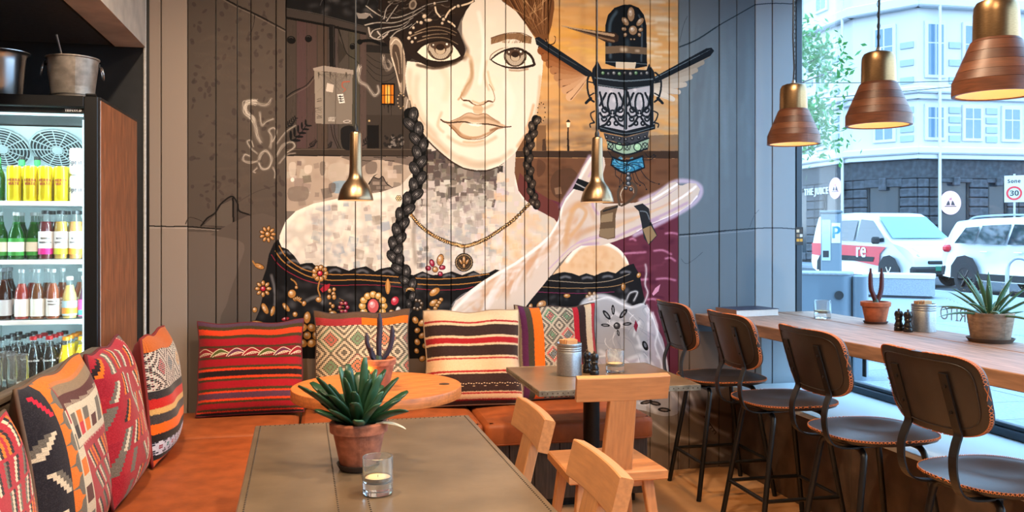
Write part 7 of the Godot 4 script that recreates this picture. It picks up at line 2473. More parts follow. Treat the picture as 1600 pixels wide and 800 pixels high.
func candle_glass(at: Vector3, label: String, r := 0.038, h := 0.09, lit := false) -> void:
	var t := thing("candle_glass", label, "candle holder", at)
	var st := nst()
	lathe(st, [Vector2(0, 0.0), Vector2(r - 0.004, 0.0), Vector2(r, 0.004), Vector2(r, h - 0.001), Vector2(r - 0.001, h), Vector2(r - 0.0025, h - 0.001), Vector2(r - 0.003, 0.034), Vector2(r - 0.008, 0.029), Vector2(0, 0.0275)], 40)
	obj("tumbler", st, M.glass, t)
	st = nst()
	lathe(st, [Vector2(0, 0.029), Vector2(r - 0.010, 0.0305), Vector2(r - 0.0046, 0.0355), Vector2(r - 0.0042, 0.043), Vector2(r - 0.0052, 0.043), Vector2(r - 0.0056, 0.0362), Vector2(0, 0.0345)], 32)
	obj("tealight_cup", st, M.brass, t)
	st = nst()
	lathe(st, [Vector2(0, 0.0346), Vector2(r - 0.0064, 0.0362), Vector2(r - 0.0064, 0.041), Vector2(r - 0.009, 0.0417), Vector2(0, 0.0408)], 28)
	var wax := obj("wax", st, M.wax, t)
	st = nst()
	tube(st, [Vector3(0, 0.040, 0), Vector3(0.0005, 0.0465, 0)], 0.0007, 5)
	obj("wick", st, M.black, wax)
	if lit:
		st = nst()
		lathe(st, [Vector2(0, 0.045), Vector2(0.0035, 0.050), Vector2(0.003, 0.057), Vector2(0, 0.068)], 10)
		var fm := mat(Color(1, 0.85, 0.5), 0.5)
		fm.emission_enabled = true
		fm.emission = Color(1.0, 0.72, 0.35)
		fm.emission_energy_multiplier = 14.0
		obj("flame", st, fm, wax)
		var l := OmniLight3D.new()
		l.name = "candle_flame_light"
		l.position = at + Vector3(0, 0.056, 0)
		l.light_energy = 0.05
		l.light_size = 0.003
		l.omni_range = 4.0
		l.light_color = Color(1.0, 0.66, 0.32)
		l.shadow_enabled = true
		add_child(l)

func mill(at: Vector3, label: String, group: String) -> void:
	var t := thing("pepper_mill", label, "pepper mill", at, 0, group)
	var st := nst()
	lathe(st, [Vector2(0, 0), Vector2(0.021, 0.0), Vector2(0.022, 0.003), Vector2(0.022, 0.016), Vector2(0.0195, 0.020), Vector2(0.0215, 0.024), Vector2(0.0205, 0.032), Vector2(0.016, 0.043), Vector2(0.0145, 0.050), Vector2(0.018, 0.058), Vector2(0.0165, 0.061), Vector2(0.0175, 0.063), Vector2(0.0165, 0.067), Vector2(0.0205, 0.076), Vector2(0.0205, 0.086), Vector2(0.015, 0.097), Vector2(0.006, 0.101), Vector2(0, 0.101)], 28)
	obj("body", st, M.mill_black, t)
	st = nst()
	lathe(st, [Vector2(0.003, 0.1), Vector2(0.0055, 0.104), Vector2(0.0055, 0.108), Vector2(0, 0.111)], 12)
	obj("knob", st, M.brass, t)

func tin(at: Vector3, label: String, r := 0.049, h := 0.125) -> void:
	var t := thing("cutlery_tin", label, "tin", at, 0.4)
	var st := nst()
	var prof := [Vector2(0, 0.002), Vector2(r - 0.002, 0.002), Vector2(r, 0.0), Vector2(r, 0.004)]
	for k in 3: prof.append_array([Vector2(r, h * 0.72 + k * 0.010), Vector2(r - 0.0016, h * 0.72 + k * 0.010 + 0.003), Vector2(r, h * 0.72 + k * 0.010 + 0.006)])
	prof.append_array([Vector2(r, h - 0.002), Vector2(r - 0.001, h), Vector2(r - 0.002, h - 0.002), Vector2(r - 0.002, 0.006), Vector2(0, 0.005)])
	lathe(st, prof, 44)
	obj("can", st, M.zinc, t)
	st = nst()
	tube(st, [Vector3(r + 0.0005, 0.004, 0), Vector3(r + 0.0005, h - 0.004, 0)], 0.0012, 6)
	obj("seam", st, M.zinc, t)

func napkins(at: Vector3, label: String, high := 0.155) -> void:
	var t := thing("menu_cards", label, "menus", at, 0.35)
	for k in 5:
		var st := nst()
		box(st, Vector3(-0.004, high * 0.5 + 0.002, -0.026 + k * 0.012), Vector3(0.074 - absf(k - 2) * 0.006, high + 0.003 * (k % 2), 0.0055), 0.001, Basis(Vector3.FORWARD, 0.02 * (k - 2)))
		obj("card", st, M.card, t)

func make_tabletop() -> void:
	M.wax = mat(c8(240, 214, 166), 0.5)
	M.wax.subsurf_scatter_enabled = true
	M.wax.subsurf_scatter_strength = 0.3
	M.mill_black = mat(c8(22, 20, 20), 0.25)
	M.card = mat(c8(206, 150, 96), 0.7, 0, T.fine, Vector3(6, 6, 6))
	M.old_pot = mat(c8(196, 118, 86), 0.9, 0, T.blotch, Vector3(7, 7, 7), T.bump, 0.05)
	M.grey_pot = mat(c8(186, 158, 134), 0.9, 0, T.blotch, Vector3(4, 9, 4), T.bump, 0.05)
	M.leaf = mat(c8(32, 72, 46), 0.36, 0, T.fine, Vector3(26, 26, 26))
	M.leaf_light = mat(c8(62, 104, 74), 0.38, 0, T.fine, Vector3(26, 26, 26))
	M.aloe = mat(c8(84, 128, 92), 0.45, 0, T.fine, Vector3(20, 20, 20))
	M.thorn = mat(c8(206, 206, 160), 0.6)
	M.cactus = mat(c8(92, 40, 44), 0.6, 0, T.fine, Vector3(20, 20, 20))
	M.cactus_dark = mat(c8(52, 44, 64), 0.6, 0, T.fine, Vector3(20, 20, 20))
	M.cactus_green = mat(c8(50, 74, 62), 0.6)
	# --- long table: strap-leaved plant and tumbler with tealight
	var y := 0.7425
	var t := thing("potted_plant", "spotted strap-leaved succulent in a weathered terracotta pot", "plant", Vector3(0.098, y, 2.335))
	saucer(t, 0.062, mat(c8(44, 34, 30), 0.6), 0.016)
	var pt := Node3D.new()
	pt.name = "planter"
	t.add_child(pt)
	pt.position.y = 0.0045
	pot(pt, 0.128, 0.052, 0.074, M.old_pot, 0.030, 0.006)
	var st := nst()
	lathe(st, [Vector2(0.07, 0.116), Vector2(0.04, 0.122), Vector2(0, 0.124)], 24)
	obj("soil", st, M.soil, pt)
	var rg := RandomNumberGenerator.new()
	rg.seed = 8
	# azimuth (0 = towards +z), elevation, length, width, curl
	var leaves := []                     # azimuth (0 = towards +z), elevation, length, width, curl
	for k in 34:
		var ring := k / 33.0
		leaves.append([k * 2.4 + rg.randf_range(-0.3, 0.3), lerpf(0.45, 1.5, pow(ring, 0.8)), lerpf(0.125, 0.165, ring) * rg.randf_range(0.85, 1.15), rg.randf_range(0.036, 0.05), rg.randf_range(0.1, 0.7) * (1.0 - ring * 0.6)])
	leaves.append_array([[-1.75, 0.82, 0.19, 0.046, 0.3], [-2.2, 0.75, 0.185, 0.044, 0.2], [0.4, 1.48, 0.20, 0.028, 0.05], [-1.4, 1.1, 0.175, 0.044, 0.25]])
	for k in leaves.size():
		var l: Array = leaves[k]
		var az: float = l[0]
		var el: float = l[1]
		st = nst()
		var dr := Vector3(sin(az) * cos(el), sin(el), cos(az) * cos(el))
		leaf(st, Vector3(sin(az) * 0.018, 0.112, cos(az) * 0.018), dr, l[2], l[3], l[4], 0.34, 0.62, rg.randf_range(-0.5, 0.5))
		obj("leaf", st, M.leaf if k % 4 else M.leaf_light, pt)
	st = nst()
	leaf(st, Vector3(0.045, 0.125, 0.04), Vector3(0.9, 0.15, 0.2), 0.085, 0.034, 0.6, 0.1, 0.3)
	obj("dry_leaf", st, mat(c8(226, 206, 170), 0.8), pt)
	candle_glass(Vector3(0.135, y, 2.585), "clear tumbler with a tealight beside the strap-leaved plant", 0.0385, 0.094)
	# --- round table: finger cactus and lit candle
	y = 0.7425
	t = thing("potted_cactus", "dark purple finger cactus in a chipped terracotta pot on the round table", "plant", Vector3(0.232, y, 1.06))
	pot(t, 0.125, 0.046, 0.068, M.old_pot, 0.028, 0.005)
	st = nst()
	lathe(st, [Vector2(0.062, 0.112), Vector2(0, 0.118)], 24)
	obj("soil", st, M.soil, t)
	cactus_arms(t, [[Vector3(0.002, 0.11, 0), Vector3(-0.03, 0.15, 0.0), Vector3(-0.048, 0.19, 0.004), Vector3(-0.05, 0.235, 0.0), 0.010], [Vector3(0.004, 0.11, 0.0), Vector3(0.002, 0.18, 0.0), Vector3(0.006, 0.25, -0.004), Vector3(0.004, 0.315, -0.004), 0.013], [Vector3(0.008, 0.11, 0.0), Vector3(0.04, 0.15, -0.004), Vector3(0.056, 0.20, -0.006), Vector3(0.058, 0.262, -0.004), 0.011], [Vector3(-0.01, 0.11, 0.01), Vector3(-0.03, 0.135, 0.02), Vector3(-0.034, 0.16, 0.024), Vector3(-0.034, 0.175, 0.024), 0.009]], M.cactus_dark, M.cactus_green)
	candle_glass(Vector3(0.155, y, 1.115), "small glass with a burning candle next to the finger cactus", 0.031, 0.07, true)
	# --- square table
	y = 0.7415
	tin(Vector3(1.125, y, 0.905), "ribbed zinc tin full of menu cards on the square table", 0.058, 0.148)
	napkins(Vector3(1.125, y + 0.007, 0.905), "wooden-brown menu cards standing in the tin on the square table")
	mill(Vector3(1.238, y, 0.935), "black pepper mill in front of its twin on the square table", "mills on the square table")
	mill(Vector3(1.222, y, 0.875), "black pepper mill half hidden behind its twin on the square table", "mills on the square table")
	candle_glass(Vector3(1.358, y, 0.88), "tumbler with an amber tealight next to the mills on the square table", 0.044, 0.104)
	# --- window counter
	y = 0.9245
	var b := thing("thick_book", "thick white paperback with a dark cover lying on the counter", "book", Vector3(2.43, y, 0.14), deg_to_rad(8))
	st = nst()
	box(st, Vector3(0, 0.020, 0), Vector3(0.285, 0.034, 0.20), 0.001)
	obj("pages", st, mat(c8(226, 226, 222), 0.8, 0, T.fine, Vector3(2, 90, 2)), b)
	st = nst()
	box(st, Vector3(0, 0.0385, 0), Vector3(0.292, 0.003, 0.206), 0.0005)
	obj("cover", st, mat(c8(58, 52, 74), 0.4, 0, T.blotch, Vector3(6, 6, 6)), b)
	st = nst()
	box(st, Vector3(0, 0.0015, 0), Vector3(0.292, 0.003, 0.206), 0.0005)
	obj("cover", st, mat(c8(206, 200, 196), 0.5), b)
	st = nst()
	box(st, Vector3(-0.1455, 0.020, 0), Vector3(0.004, 0.040, 0.206), 0.0005)
	obj("spine", st, mat(c8(150, 112, 92), 0.6), b)
	candle_glass(Vector3(2.745, y, 0.42), "tumbler with an amber tealight on the window counter", 0.046, 0.10)
	t = thing("potted_cactus", "red thorny cactus in a bright terracotta pot on the window counter", "plant", Vector3(2.86, y, 0.735))
	saucer(t, 0.064, mat(c8(70, 44, 34), 0.7), 0.012)
	var cp := Node3D.new()
	cp.name = "planter"
	t.add_child(cp)
	cp.position.y = 0.004
	pot(cp, 0.112, 0.052, 0.070, M.terracotta, 0.026, 0.005)
	st = nst()
	lathe(st, [Vector2(0.062, 0.096), Vector2(0, 0.104)], 24)
	obj("soil", st, M.soil, cp)
	cactus_arms(cp, [[Vector3(0, 0.10, 0), Vector3(-0.012, 0.14, 0), Vector3(-0.03, 0.19, 0), Vector3(-0.032, 0.288, 0.002), 0.013], [Vector3(0.004, 0.10, 0), Vector3(0.022, 0.14, 0), Vector3(0.034, 0.19, 0), Vector3(0.036, 0.288, 0.0), 0.013]], M.cactus, M.cactus_green)
	mill(Vector3(2.752, y, 1.07), "black pepper mill by the terracotta cactus pot on the counter", "mills on the counter")
	mill(Vector3(2.762, y, 1.125), "black pepper mill leaning close to the zinc tin on the counter", "mills on the counter")
	tin(Vector3(2.86, y, 1.11), "ribbed zinc tin with wooden-brown cards on the window counter", 0.056, 0.135)
	napkins(Vector3(2.86, y + 0.007, 1.11), "brown menu cards standing in the tin on the window counter", 0.14)
	t = thing("potted_aloe", "spiny aloe in a wide grey-brown clay pot on the counter", "plant", Vector3(2.87, y, 1.53))
	saucer(t, 0.098, mat(c8(88, 72, 62), 0.8), 0.018)
	var ap := Node3D.new()
	ap.name = "planter"
	t.add_child(ap)
	ap.position.y = 0.005
	pot(ap, 0.125, 0.078, 0.096, M.grey_pot)
	st = nst()
	lathe(st, [Vector2(0.088, 0.108), Vector2(0, 0.116)], 24)
	obj("soil", st, M.soil, ap)
	rg.seed = 21
	for k in 26:
		var az := k * 2.399
		var ring := k / 26.0
		var el := lerpf(0.25, 1.42, ring)
		var ln := lerpf(0.24, 0.20, ring) * rg.randf_range(0.85, 1.1)
		var dr := Vector3(sin(az) * cos(el), sin(el), cos(az) * cos(el))
		var bp := Vector3(sin(az), 0, cos(az)) * lerpf(0.035, 0.006, ring) + Vector3(0, 0.105, 0)
		if bp.x + dr.x * ln > 0.11: ln *= 0.42
		st = nst()
		leaf(st, bp, dr, ln, 0.026, rg.randf_range(0.2, 0.9) * (1.0 - ring * 0.7), 0.42, 0.03)
		var lf := obj("leaf", st, M.aloe, ap)
		st = nst()
		var side := dr.cross(Vector3.UP).normalized()
		for e in 9:
			for s in [-1.0, 1.0]:
				var u := 0.15 + e * 0.09
				var w := 0.013 * (1.0 - u * 0.85)
				var p: Vector3 = bp + dr * ln * u + side * s * w - Vector3(0, ln * u * u * 0.12, 0)
				lathe(st, [Vector2(0.0012, 0), Vector2(0, 0.005)], 4, p, Basis(Quaternion(Vector3.UP, (side * s + dr * 0.4).normalized())))
		obj("thorns", st, M.thorn, lf).set_meta("kind", "stuff")
	# --- lettering on the window, read from the street, and the notice on the post
	var wl := thing("window_lettering", "faint handwritten lettering on the window glass, seen in reverse", "lettering", Vector3(3.0, 0, 0))
	var chalk := mat(c8(140, 156, 168), 0.7)
	for e in [["BURRITO", 1.005, 1.22, 0.085], ["IT", 0.93, 1.30, 0.075]]:
		inst("letters", words(e[0], e[3], 0.0006, "Droid Sans", false), chalk, wl, Transform3D(Basis(Vector3.UP, PI / 2), Vector3(0.0006, e[1], e[2])))
	var n := thing("door_notice", "small black and yellow notice sticker on the window post", "sticker", Vector3(2.851, 1.385, 0.0015))
	slab("sheet", Vector3(-0.026, -0.055, 0), Vector3(0.024, 0.055, 0.0012), mat(c8(30, 24, 20), 0.5), n)
	for k in 6:
		slab("print_line", Vector3(-0.021 + (k % 2) * 0.022, 0.022 - (k / 2) * 0.028, 0.0012), Vector3(-0.002 + (k % 2) * 0.022, 0.040 - (k / 2) * 0.028, 0.0018), mat([c8(206, 190, 160), c8(60, 44, 34), c8(120, 96, 70), c8(206, 200, 190), c8(214, 150, 30), c8(214, 150, 30)][k], 0.5), n)

func cactus_arms(t: Node, arms: Array, m: Material, m_base: Material) -> void:
	for a in arms:
		var path := spline([a[0], a[1], a[2], a[3]], 6)
		var r: float = a[4]
		var st := nst()
		var prof := PackedVector2Array()
		for k in 10: prof.append(Vector2.from_angle(TAU * k / 10) * (1.0 if k % 2 else 0.72))
		sweep(st, path, prof, func(u): return r * (0.8 + 0.2 * sin(u * 3.0)) * (1.0 if u < 0.93 else 0.55), false, true)
		var arm := obj("cactus_arm", st, m, t)
		st = nst()
		for i in range(2, path.size() - 1):
			for k in 5:
				var d := Vector3(cos(TAU * k / 5 + i), 0.15, sin(TAU * k / 5 + i)).normalized()
				lathe(st, [Vector2(0.0014, 0), Vector2(0, 0.006)], 4, path[i] + d * r * 0.85, Basis(Quaternion(Vector3.UP, d)))
		obj("spines", st, m, arm).set_meta("kind", "stuff")
	var st2 := nst()
	lathe(st2, [Vector2(0.016, arms[0][0].y - 0.002), Vector2(0.014, arms[0][0].y + 0.02), Vector2(0.006, arms[0][0].y + 0.03), Vector2(0, arms[0][0].y + 0.03)], 10)
	obj("cactus_stem", st2, m_base, t)

# ---------------------------------------------------------------- the street beyond the window
const GY := 0.19                    # street level

func make_outside() -> void:
	M.paving = mat(c8(140, 150, 160), 0.8, 0, T.fine, Vector3(1, 1, 1))
	M.paving_b = mat(c8(132, 142, 152), 0.8, 0, T.fine, Vector3(1, 1, 1))
	M.asphalt = mat(c8(62, 68, 76), 0.9, 0, T.fine, Vector3(3, 3, 3))
	M.stone_dark = mat(c8(62, 66, 73), 0.85, 0, T.blotch, Vector3(1, 1, 1))
	M.stone_mid = mat(c8(72, 76, 84), 0.85, 0, T.blotch, Vector3(1, 1, 1))
	M.facade = mat(c8(190, 192, 194), 0.8)
	M.facade_grey = mat(c8(146, 158, 168), 0.8)
	M.shop_glass = mat(c8(40, 52, 60), 0.08)
	M.shop_glass.metallic_specular = 0.35
	M.upper_glass = mat(c8(92, 118, 140), 0.08)
	M.car_white = mat(c8(202, 208, 212), 0.25)
	M.car_white.clearcoat_enabled = true
	M.car_glass = mat(c8(30, 42, 52), 0.06)
	M.car_glass.metallic_specular = 0.8
	M.rubber = mat(c8(30, 32, 35), 0.8)
	var ground := slab("pavement", Vector3(3.05, -0.3, -40), Vector3(12.8, GY - 0.02, 14), M.paving_b, self)
	ground.set_meta("kind", "structure")
	for i in 6:
		for j in 19:
			slab("paving_slab", Vector3(3.06 + i * 1.0, GY - 0.02, -6.5 + j * 0.5), Vector3(4.05 + i * 1.0, GY + 0.001 * ((i * 7 + j * 3) % 3), -6.008 + j * 0.5), M.paving if (i * 5 + j * 3) % 4 else M.paving_b, ground)
	wall("pavement_plaza", Vector3(9.06, GY - 0.02, -40), Vector3(12.7, GY, 14), M.paving)
	wall("pavement_plaza_far", Vector3(3.06, GY - 0.02, -40), Vector3(9.06, GY, -6.52), M.paving)
	wall("kerb", Vector3(12.7, -0.3, -40), Vector3(12.85, GY + 0.005, 14), M.facade_grey)
	wall("road", Vector3(12.85, -0.3, -40), Vector3(18.0, GY - 0.10, 14), M.asphalt)
	wall("pavement_far", Vector3(18.0, -0.3, -40), Vector3(60.0, GY, 14), M.paving_b)
	corner_house()
	van()
	suv()
	street_things()
	tree()

func at_wall(a: Vector2, b: Vector2) -> Transform3D:   # frame along a facade from a to b (x, z): local x along, y up, z out
	var d := (b - a).normalized()
	return Transform3D(Basis(Vector3(d.x, 0, d.y), Vector3.UP, Vector3(d.x, 0, d.y).cross(Vector3.UP)), Vector3(a.x, GY, a.y))

func lbox(called: String, xf: Transform3D, lo: Vector3, hi: Vector3, m: Material, parent: Node, bev := 0.0) -> MeshInstance3D:
	var st := nst()
	box(st, Vector3.ZERO, hi - lo, bev)
	var o := obj(called, st, m, parent)
	o.transform = Transform3D(xf.basis, xf * ((lo + hi) * 0.5))
	return o

func window_unit(h: Node, xf: Transform3D, x: float, y0: float, y1: float, w: float) -> void:
	var f := lbox("window", xf, Vector3(x - w * 0.5 - 0.12, y0 - 0.12, 0.0), Vector3(x + w * 0.5 + 0.12, y1 + 0.14, 0.09), M.facade, h, 0.02)
	for i in 2:
		for j in 2:
			var px := x - w * 0.5 + i * (w * 0.5 + 0.03)
			var ym := lerpf(y0, y1, 0.62)
			var ya := y0 if j == 0 else ym + 0.05
			var yb := ym if j == 0 else y1
			var p := lbox("pane", Transform3D(), Vector3(px, ya, 0.09), Vector3(px + w * 0.5 - 0.03, yb, 0.10), M.upper_glass, f)
			p.position = f.transform.affine_inverse() * (xf * Vector3(px + w * 0.25 - 0.015, (ya + yb) * 0.5, 0.095))

func corner_house() -> void:
	var h := thing("corner_building", "white corner building with a dark rusticated stone ground floor", "building")
	var plan := [Vector2(20, -40), Vector2(20, -25), Vector2(21.3, -23), Vector2(40, -22.4)]
	# per facade: shop openings (from, to, sill, head, sign), window axes
	var open := [[[7.4, 8.6, 0.5, 3.0], [10.3, 11.7, 0.4, 3.1], [13.0, 14.2, 0.4, 3.1]], [[0.55, 1.75, 0.0, 2.95]], [[0.95, 2.15, 0.35, 3.1], [2.95, 3.75, 0.35, 3.1], [4.7, 5.6, 0.35, 3.1], [6.6, 7.6, 0.35, 3.1]]]
	var axes := [[1.5, 3.4, 5.3, 7.2, 9.1, 11.0, 12.9], [1.2], [0.7, 2.25, 3.9, 5.5, 7.1, 8.7]]
	for k in 3:
		var a: Vector2 = plan[k]
		var b: Vector2 = plan[k + 1]
		var len := a.distance_to(b)
		var xf := at_wall(a, b)
		lbox("ground_floor_core", xf, Vector3(0, 0, -0.5), Vector3(len, 3.9, -0.12), M.stone_dark, h)
		var up := lbox("upper_wall", xf, Vector3(0, 4.4, -0.5), Vector3(len, 16, 0), M.facade, h)
		lbox("shop_fascia", xf, Vector3(-0.05, 3.25, -0.1), Vector3(len + 0.05, 3.95, 0.05), M.stone_dark, h, 0.02)
		lbox("cornice", xf, Vector3(-0.1, 3.95, -0.2), Vector3(len + 0.1, 4.12, 0.22), M.facade, h, 0.02)
		lbox("cornice", xf, Vector3(-0.15, 4.12, -0.2), Vector3(len + 0.15, 4.4, 0.34), M.facade, h, 0.05)
		lbox("cornice", xf, Vector3(-0.1, 6.15, -0.1), Vector3(len + 0.1, 6.35, 0.16), M.facade, h, 0.02)
		lbox("cornice", xf, Vector3(-0.15, 6.35, -0.1), Vector3(len + 0.15, 6.6, 0.30), M.facade, h, 0.05)
		lbox("cornice", xf, Vector3(-0.15, 9.5, -0.1), Vector3(len + 0.15, 9.9, 0.35), M.facade, h, 0.05)
		# rusticated blocks on the piers
		var s0 := 0.0
		var list: Array = open[k] + [[len, len, 0, 0]]
		for o in list:
			var s1: float = o[0]
			if s1 > 8.5 and k == 2: s1 = 8.5
			if s1 - s0 > 0.1 and not (k == 0 and s1 < 7.0):
				var n := maxi(1, int(round((s1 - s0) / 0.62)))
				for r in 9:
					for i in n:
						if k == 0 and s0 < 6.9: continue
						var w := (s1 - s0) / n
						lbox("stone_block", xf, Vector3(s0 + i * w + 0.012, 0.12 + r * 0.35, -0.12), Vector3(s0 + (i + 1) * w - 0.012, 0.12 + r * 0.35 + 0.315, 0.03 + 0.006 * ((r + i) % 3)), M.stone_dark if (r * 3 + i) % 3 else M.stone_mid, h, 0.03)
			s0 = o[1]
		for o in open[k]:
			var mid: float = (o[0] + o[1]) * 0.5
			var win := lbox("shop_window", xf, Vector3(o[0], o[2], -0.12), Vector3(o[1], o[3], -0.08), M.shop_glass, h)
			lbox("lintel", xf, Vector3(o[0] - 0.1, o[3], -0.1), Vector3(o[1] + 0.1, 3.25, 0.06), M.stone_mid, h, 0.02)
			lbox("keystone", xf, Vector3(mid - 0.14, o[3] - 0.12, 0.0), Vector3(mid + 0.14, 3.3, 0.14), M.stone_mid, h, 0.03)
			if o[2] > 0.1: lbox("stone_sill", xf, Vector3(o[0] - 0.05, o[2] - 0.3, -0.1), Vector3(o[1] + 0.05, o[2], 0.08), M.stone_mid, h, 0.02)
			for e in [o[0] + 0.03, o[1] - 0.03]: lbox("shop_frame", xf, Vector3(e - 0.03, o[2], -0.08), Vector3(e + 0.03, o[3], -0.03), M.rubber, h)
		# grey panels, quoin stacks and windows above
		for e in axes[k]:
			for f in [[4.75, 5.85], [7.05, 8.9], [10.4, 12.2]]: window_unit(h, xf, e, f[0], f[1], 0.62)
			for r in 7:
				var y: float = [4.6, 4.95, 5.3, 5.65, 6.75, 7.4, 8.05][r]
				var q: float = e + (0.82 if k else 0.95)
				if q + 0.26 < len: lbox("grey_panel", xf, Vector3(q - 0.24, y, 0.0), Vector3(q + 0.24, y + 0.24, 0.05), M.facade_grey, h, 0.01)
	# downpipes
	for p in [[0, 14.75], [2, 0.7]]:
		var xf := at_wall(plan[p[0]], plan[p[0] + 1])
		var st := nst()
		tube(st, [Vector3(0, 0.0, 0), Vector3(0, 12, 0)], 0.055, 10)
		var o := obj("downpipe", st, M.facade, h)
		o.position = xf * Vector3(p[1], 0.0, 0.30)
	# shop signs: name and two pink roundels with a dark bird-like mark
	var x0 := at_wall(plan[0], plan[1])
	var sg := thing("shop_sign", "white raised letters of a shop sign on the dark fascia", "sign")
	inst("letters", words("THE JUICE", 0.38, 0.04), M.facade, sg, Transform3D(x0.basis, x0 * Vector3(12.65, 2.95, 0.13)))
	roundel(Transform3D(x0.basis, x0 * Vector3(14.2, 3.0, 0.22)), 0.42, "round pink hanging sign at the corner by the downpipe")
	var x2 := at_wall(plan[2], plan[3])
	roundel(Transform3D(x2.basis, x2 * Vector3(1.38, 2.35, -0.06)), 0.44, "round pink sticker sign in the shop window")

func roundel(xf: Transform3D, r: float, label: String) -> void:
	var t := thing("round_sign", label, "sign", xf.origin)
	t.transform = xf
	var st := nst()
	lathe(st, [Vector2(r, 0), Vector2(r, 0.04), Vector2(0, 0.04)], 40, Vector3.ZERO, Basis(Vector3.RIGHT, PI / 2))
	obj("disc", st, mat(c8(232, 178, 182), 0.6), t)
	var ink := mat(c8(40, 34, 38), 0.6)
	for s in [-1.0, 1.0]:
		st = nst()
		prism(st, PackedVector2Array([Vector2(0.02 * s, -0.2 * r), Vector2(0.42 * r * s, -0.22 * r), Vector2(0.30 * r * s, 0.06 * r), Vector2(0.16 * r * s, 0.20 * r), Vector2(0.04 * s, 0.0)]), 0.04, 0.046)
		obj("emblem_wing", st, ink, t)
	st = nst()
	prism(st, PackedVector2Array([Vector2(-0.05, 0.1), Vector2(0.05, 0.1), Vector2(0.1 * r, 0.45 * r), Vector2(-0.1 * r, 0.36 * r)]), 0.04, 0.046)
	obj("emblem_head", st, mat(c8(186, 96, 110), 0.6), t)
	st = nst()
	box(st, Vector3(0, -0.3 * r, 0.043), Vector3(1.1 * r, 0.06 * r, 0.006))
	obj("emblem_bar", st, ink, t)

func car_shell(called: String, prof: Array, m: Material, parent: Node, hw: float, waist: float, top_hw: float, top: float) -> void:   # side outline (x forward, y up), width tapering above the waist line
	var p := PackedVector2Array()
	for i in range(0, prof.size(), 2): p.append(Vector2(prof[i], prof[i + 1]))
	p = curve(p, true, 3)
	if Geometry2D.is_polygon_clockwise(p): p.reverse()
	var half := func(v: Vector2) -> float:
		var lx := smoothstep(1.5, 2.3, absf(v.x)) * 0.12
		return (hw if v.y < waist else lerpf(hw, top_hw, (v.y - waist) / (top - waist))) - lx
	var st := nst()
	var tr := Geometry2D.triangulate_polygon(p)
	st.set_smooth_group(1)
	for i in range(0, tr.size(), 3):
		var a := p[tr[i]]
		var b := p[tr[i + 1]]
		var c := p[tr[i + 2]]
		if (b - a).cross(c - a) < 0:
			var s := b
			b = c
			c = s
		tri(st, Vector3(a.x, a.y, half.call(a)), Vector3(b.x, b.y, half.call(b)), Vector3(c.x, c.y, half.call(c)))
		tri(st, Vector3(a.x, a.y, -half.call(a)), Vector3(c.x, c.y, -half.call(c)), Vector3(b.x, b.y, -half.call(b)))
	st.set_smooth_group(2)
	for i in p.size():
		var a := p[i]
		var b := p[(i + 1) % p.size()]
		quad(st, Vector3(a.x, a.y, -half.call(a)), Vector3(b.x, b.y, -half.call(b)), Vector3(b.x, b.y, half.call(b)), Vector3(a.x, a.y, half.call(a)))
	obj(called, st, m, parent)

func side_panel_on(called: String, pts: Array, m: Material, parent: Node, zf: Callable, s: float, th := 0.012) -> void:   # thin panel following the flank of a car
	var p := PackedVector2Array()
	for i in range(0, pts.size(), 2): p.append(Vector2(pts[i], pts[i + 1]))
	if Geometry2D.is_polygon_clockwise(p): p.reverse()
	var tr := Geometry2D.triangulate_polygon(p)
	var st := nst()
	st.set_smooth_group(FLAT)
	for i in range(0, tr.size(), 3):
		var v := []
		for k in 3:
			var e := p[tr[i + k]]
			v.append(Vector3(e.x, e.y, s * (zf.call(e.y) + th)))
		var n: Vector3 = (v[1] - v[0]).cross(v[2] - v[0])
		if n.z * s > 0: tri(st, v[0], v[1], v[2])
		else: tri(st, v[0], v[2], v[1])
	obj(called, st, m, parent)

func wheel(parent: Node, x: float, z: float, r: float, rim: Material) -> void:
	var st := nst()
	var bs := Basis(Vector3.RIGHT, PI / 2 * signf(z))
	lathe(st, [Vector2(r * 0.66, -0.1), Vector2(r * 0.94, -0.1), Vector2(r, -0.06), Vector2(r, 0.06), Vector2(r * 0.94, 0.1), Vector2(r * 0.66, 0.1)], 28, Vector3(x, r, z), bs)
	var w := obj("wheel", st, M.rubber, parent)
	st = nst()
	lathe(st, [Vector2(r * 0.66, 0.1), Vector2(r * 0.62, 0.07), Vector2(r * 0.58, 0.05), Vector2(0, 0.045)], 24, Vector3(x, r, z), bs)
	obj("hub", st, M.rubber, w)
	for k in 6:
		st = nst()
		var d := Vector3(cos(TAU * k / 6), sin(TAU * k / 6), 0)
		var o := Vector3(x, r, z + signf(z) * 0.07)
		tube(st, [o, o + d * r * 0.6], r * 0.10, 6)
		obj("spoke", st, rim, w)

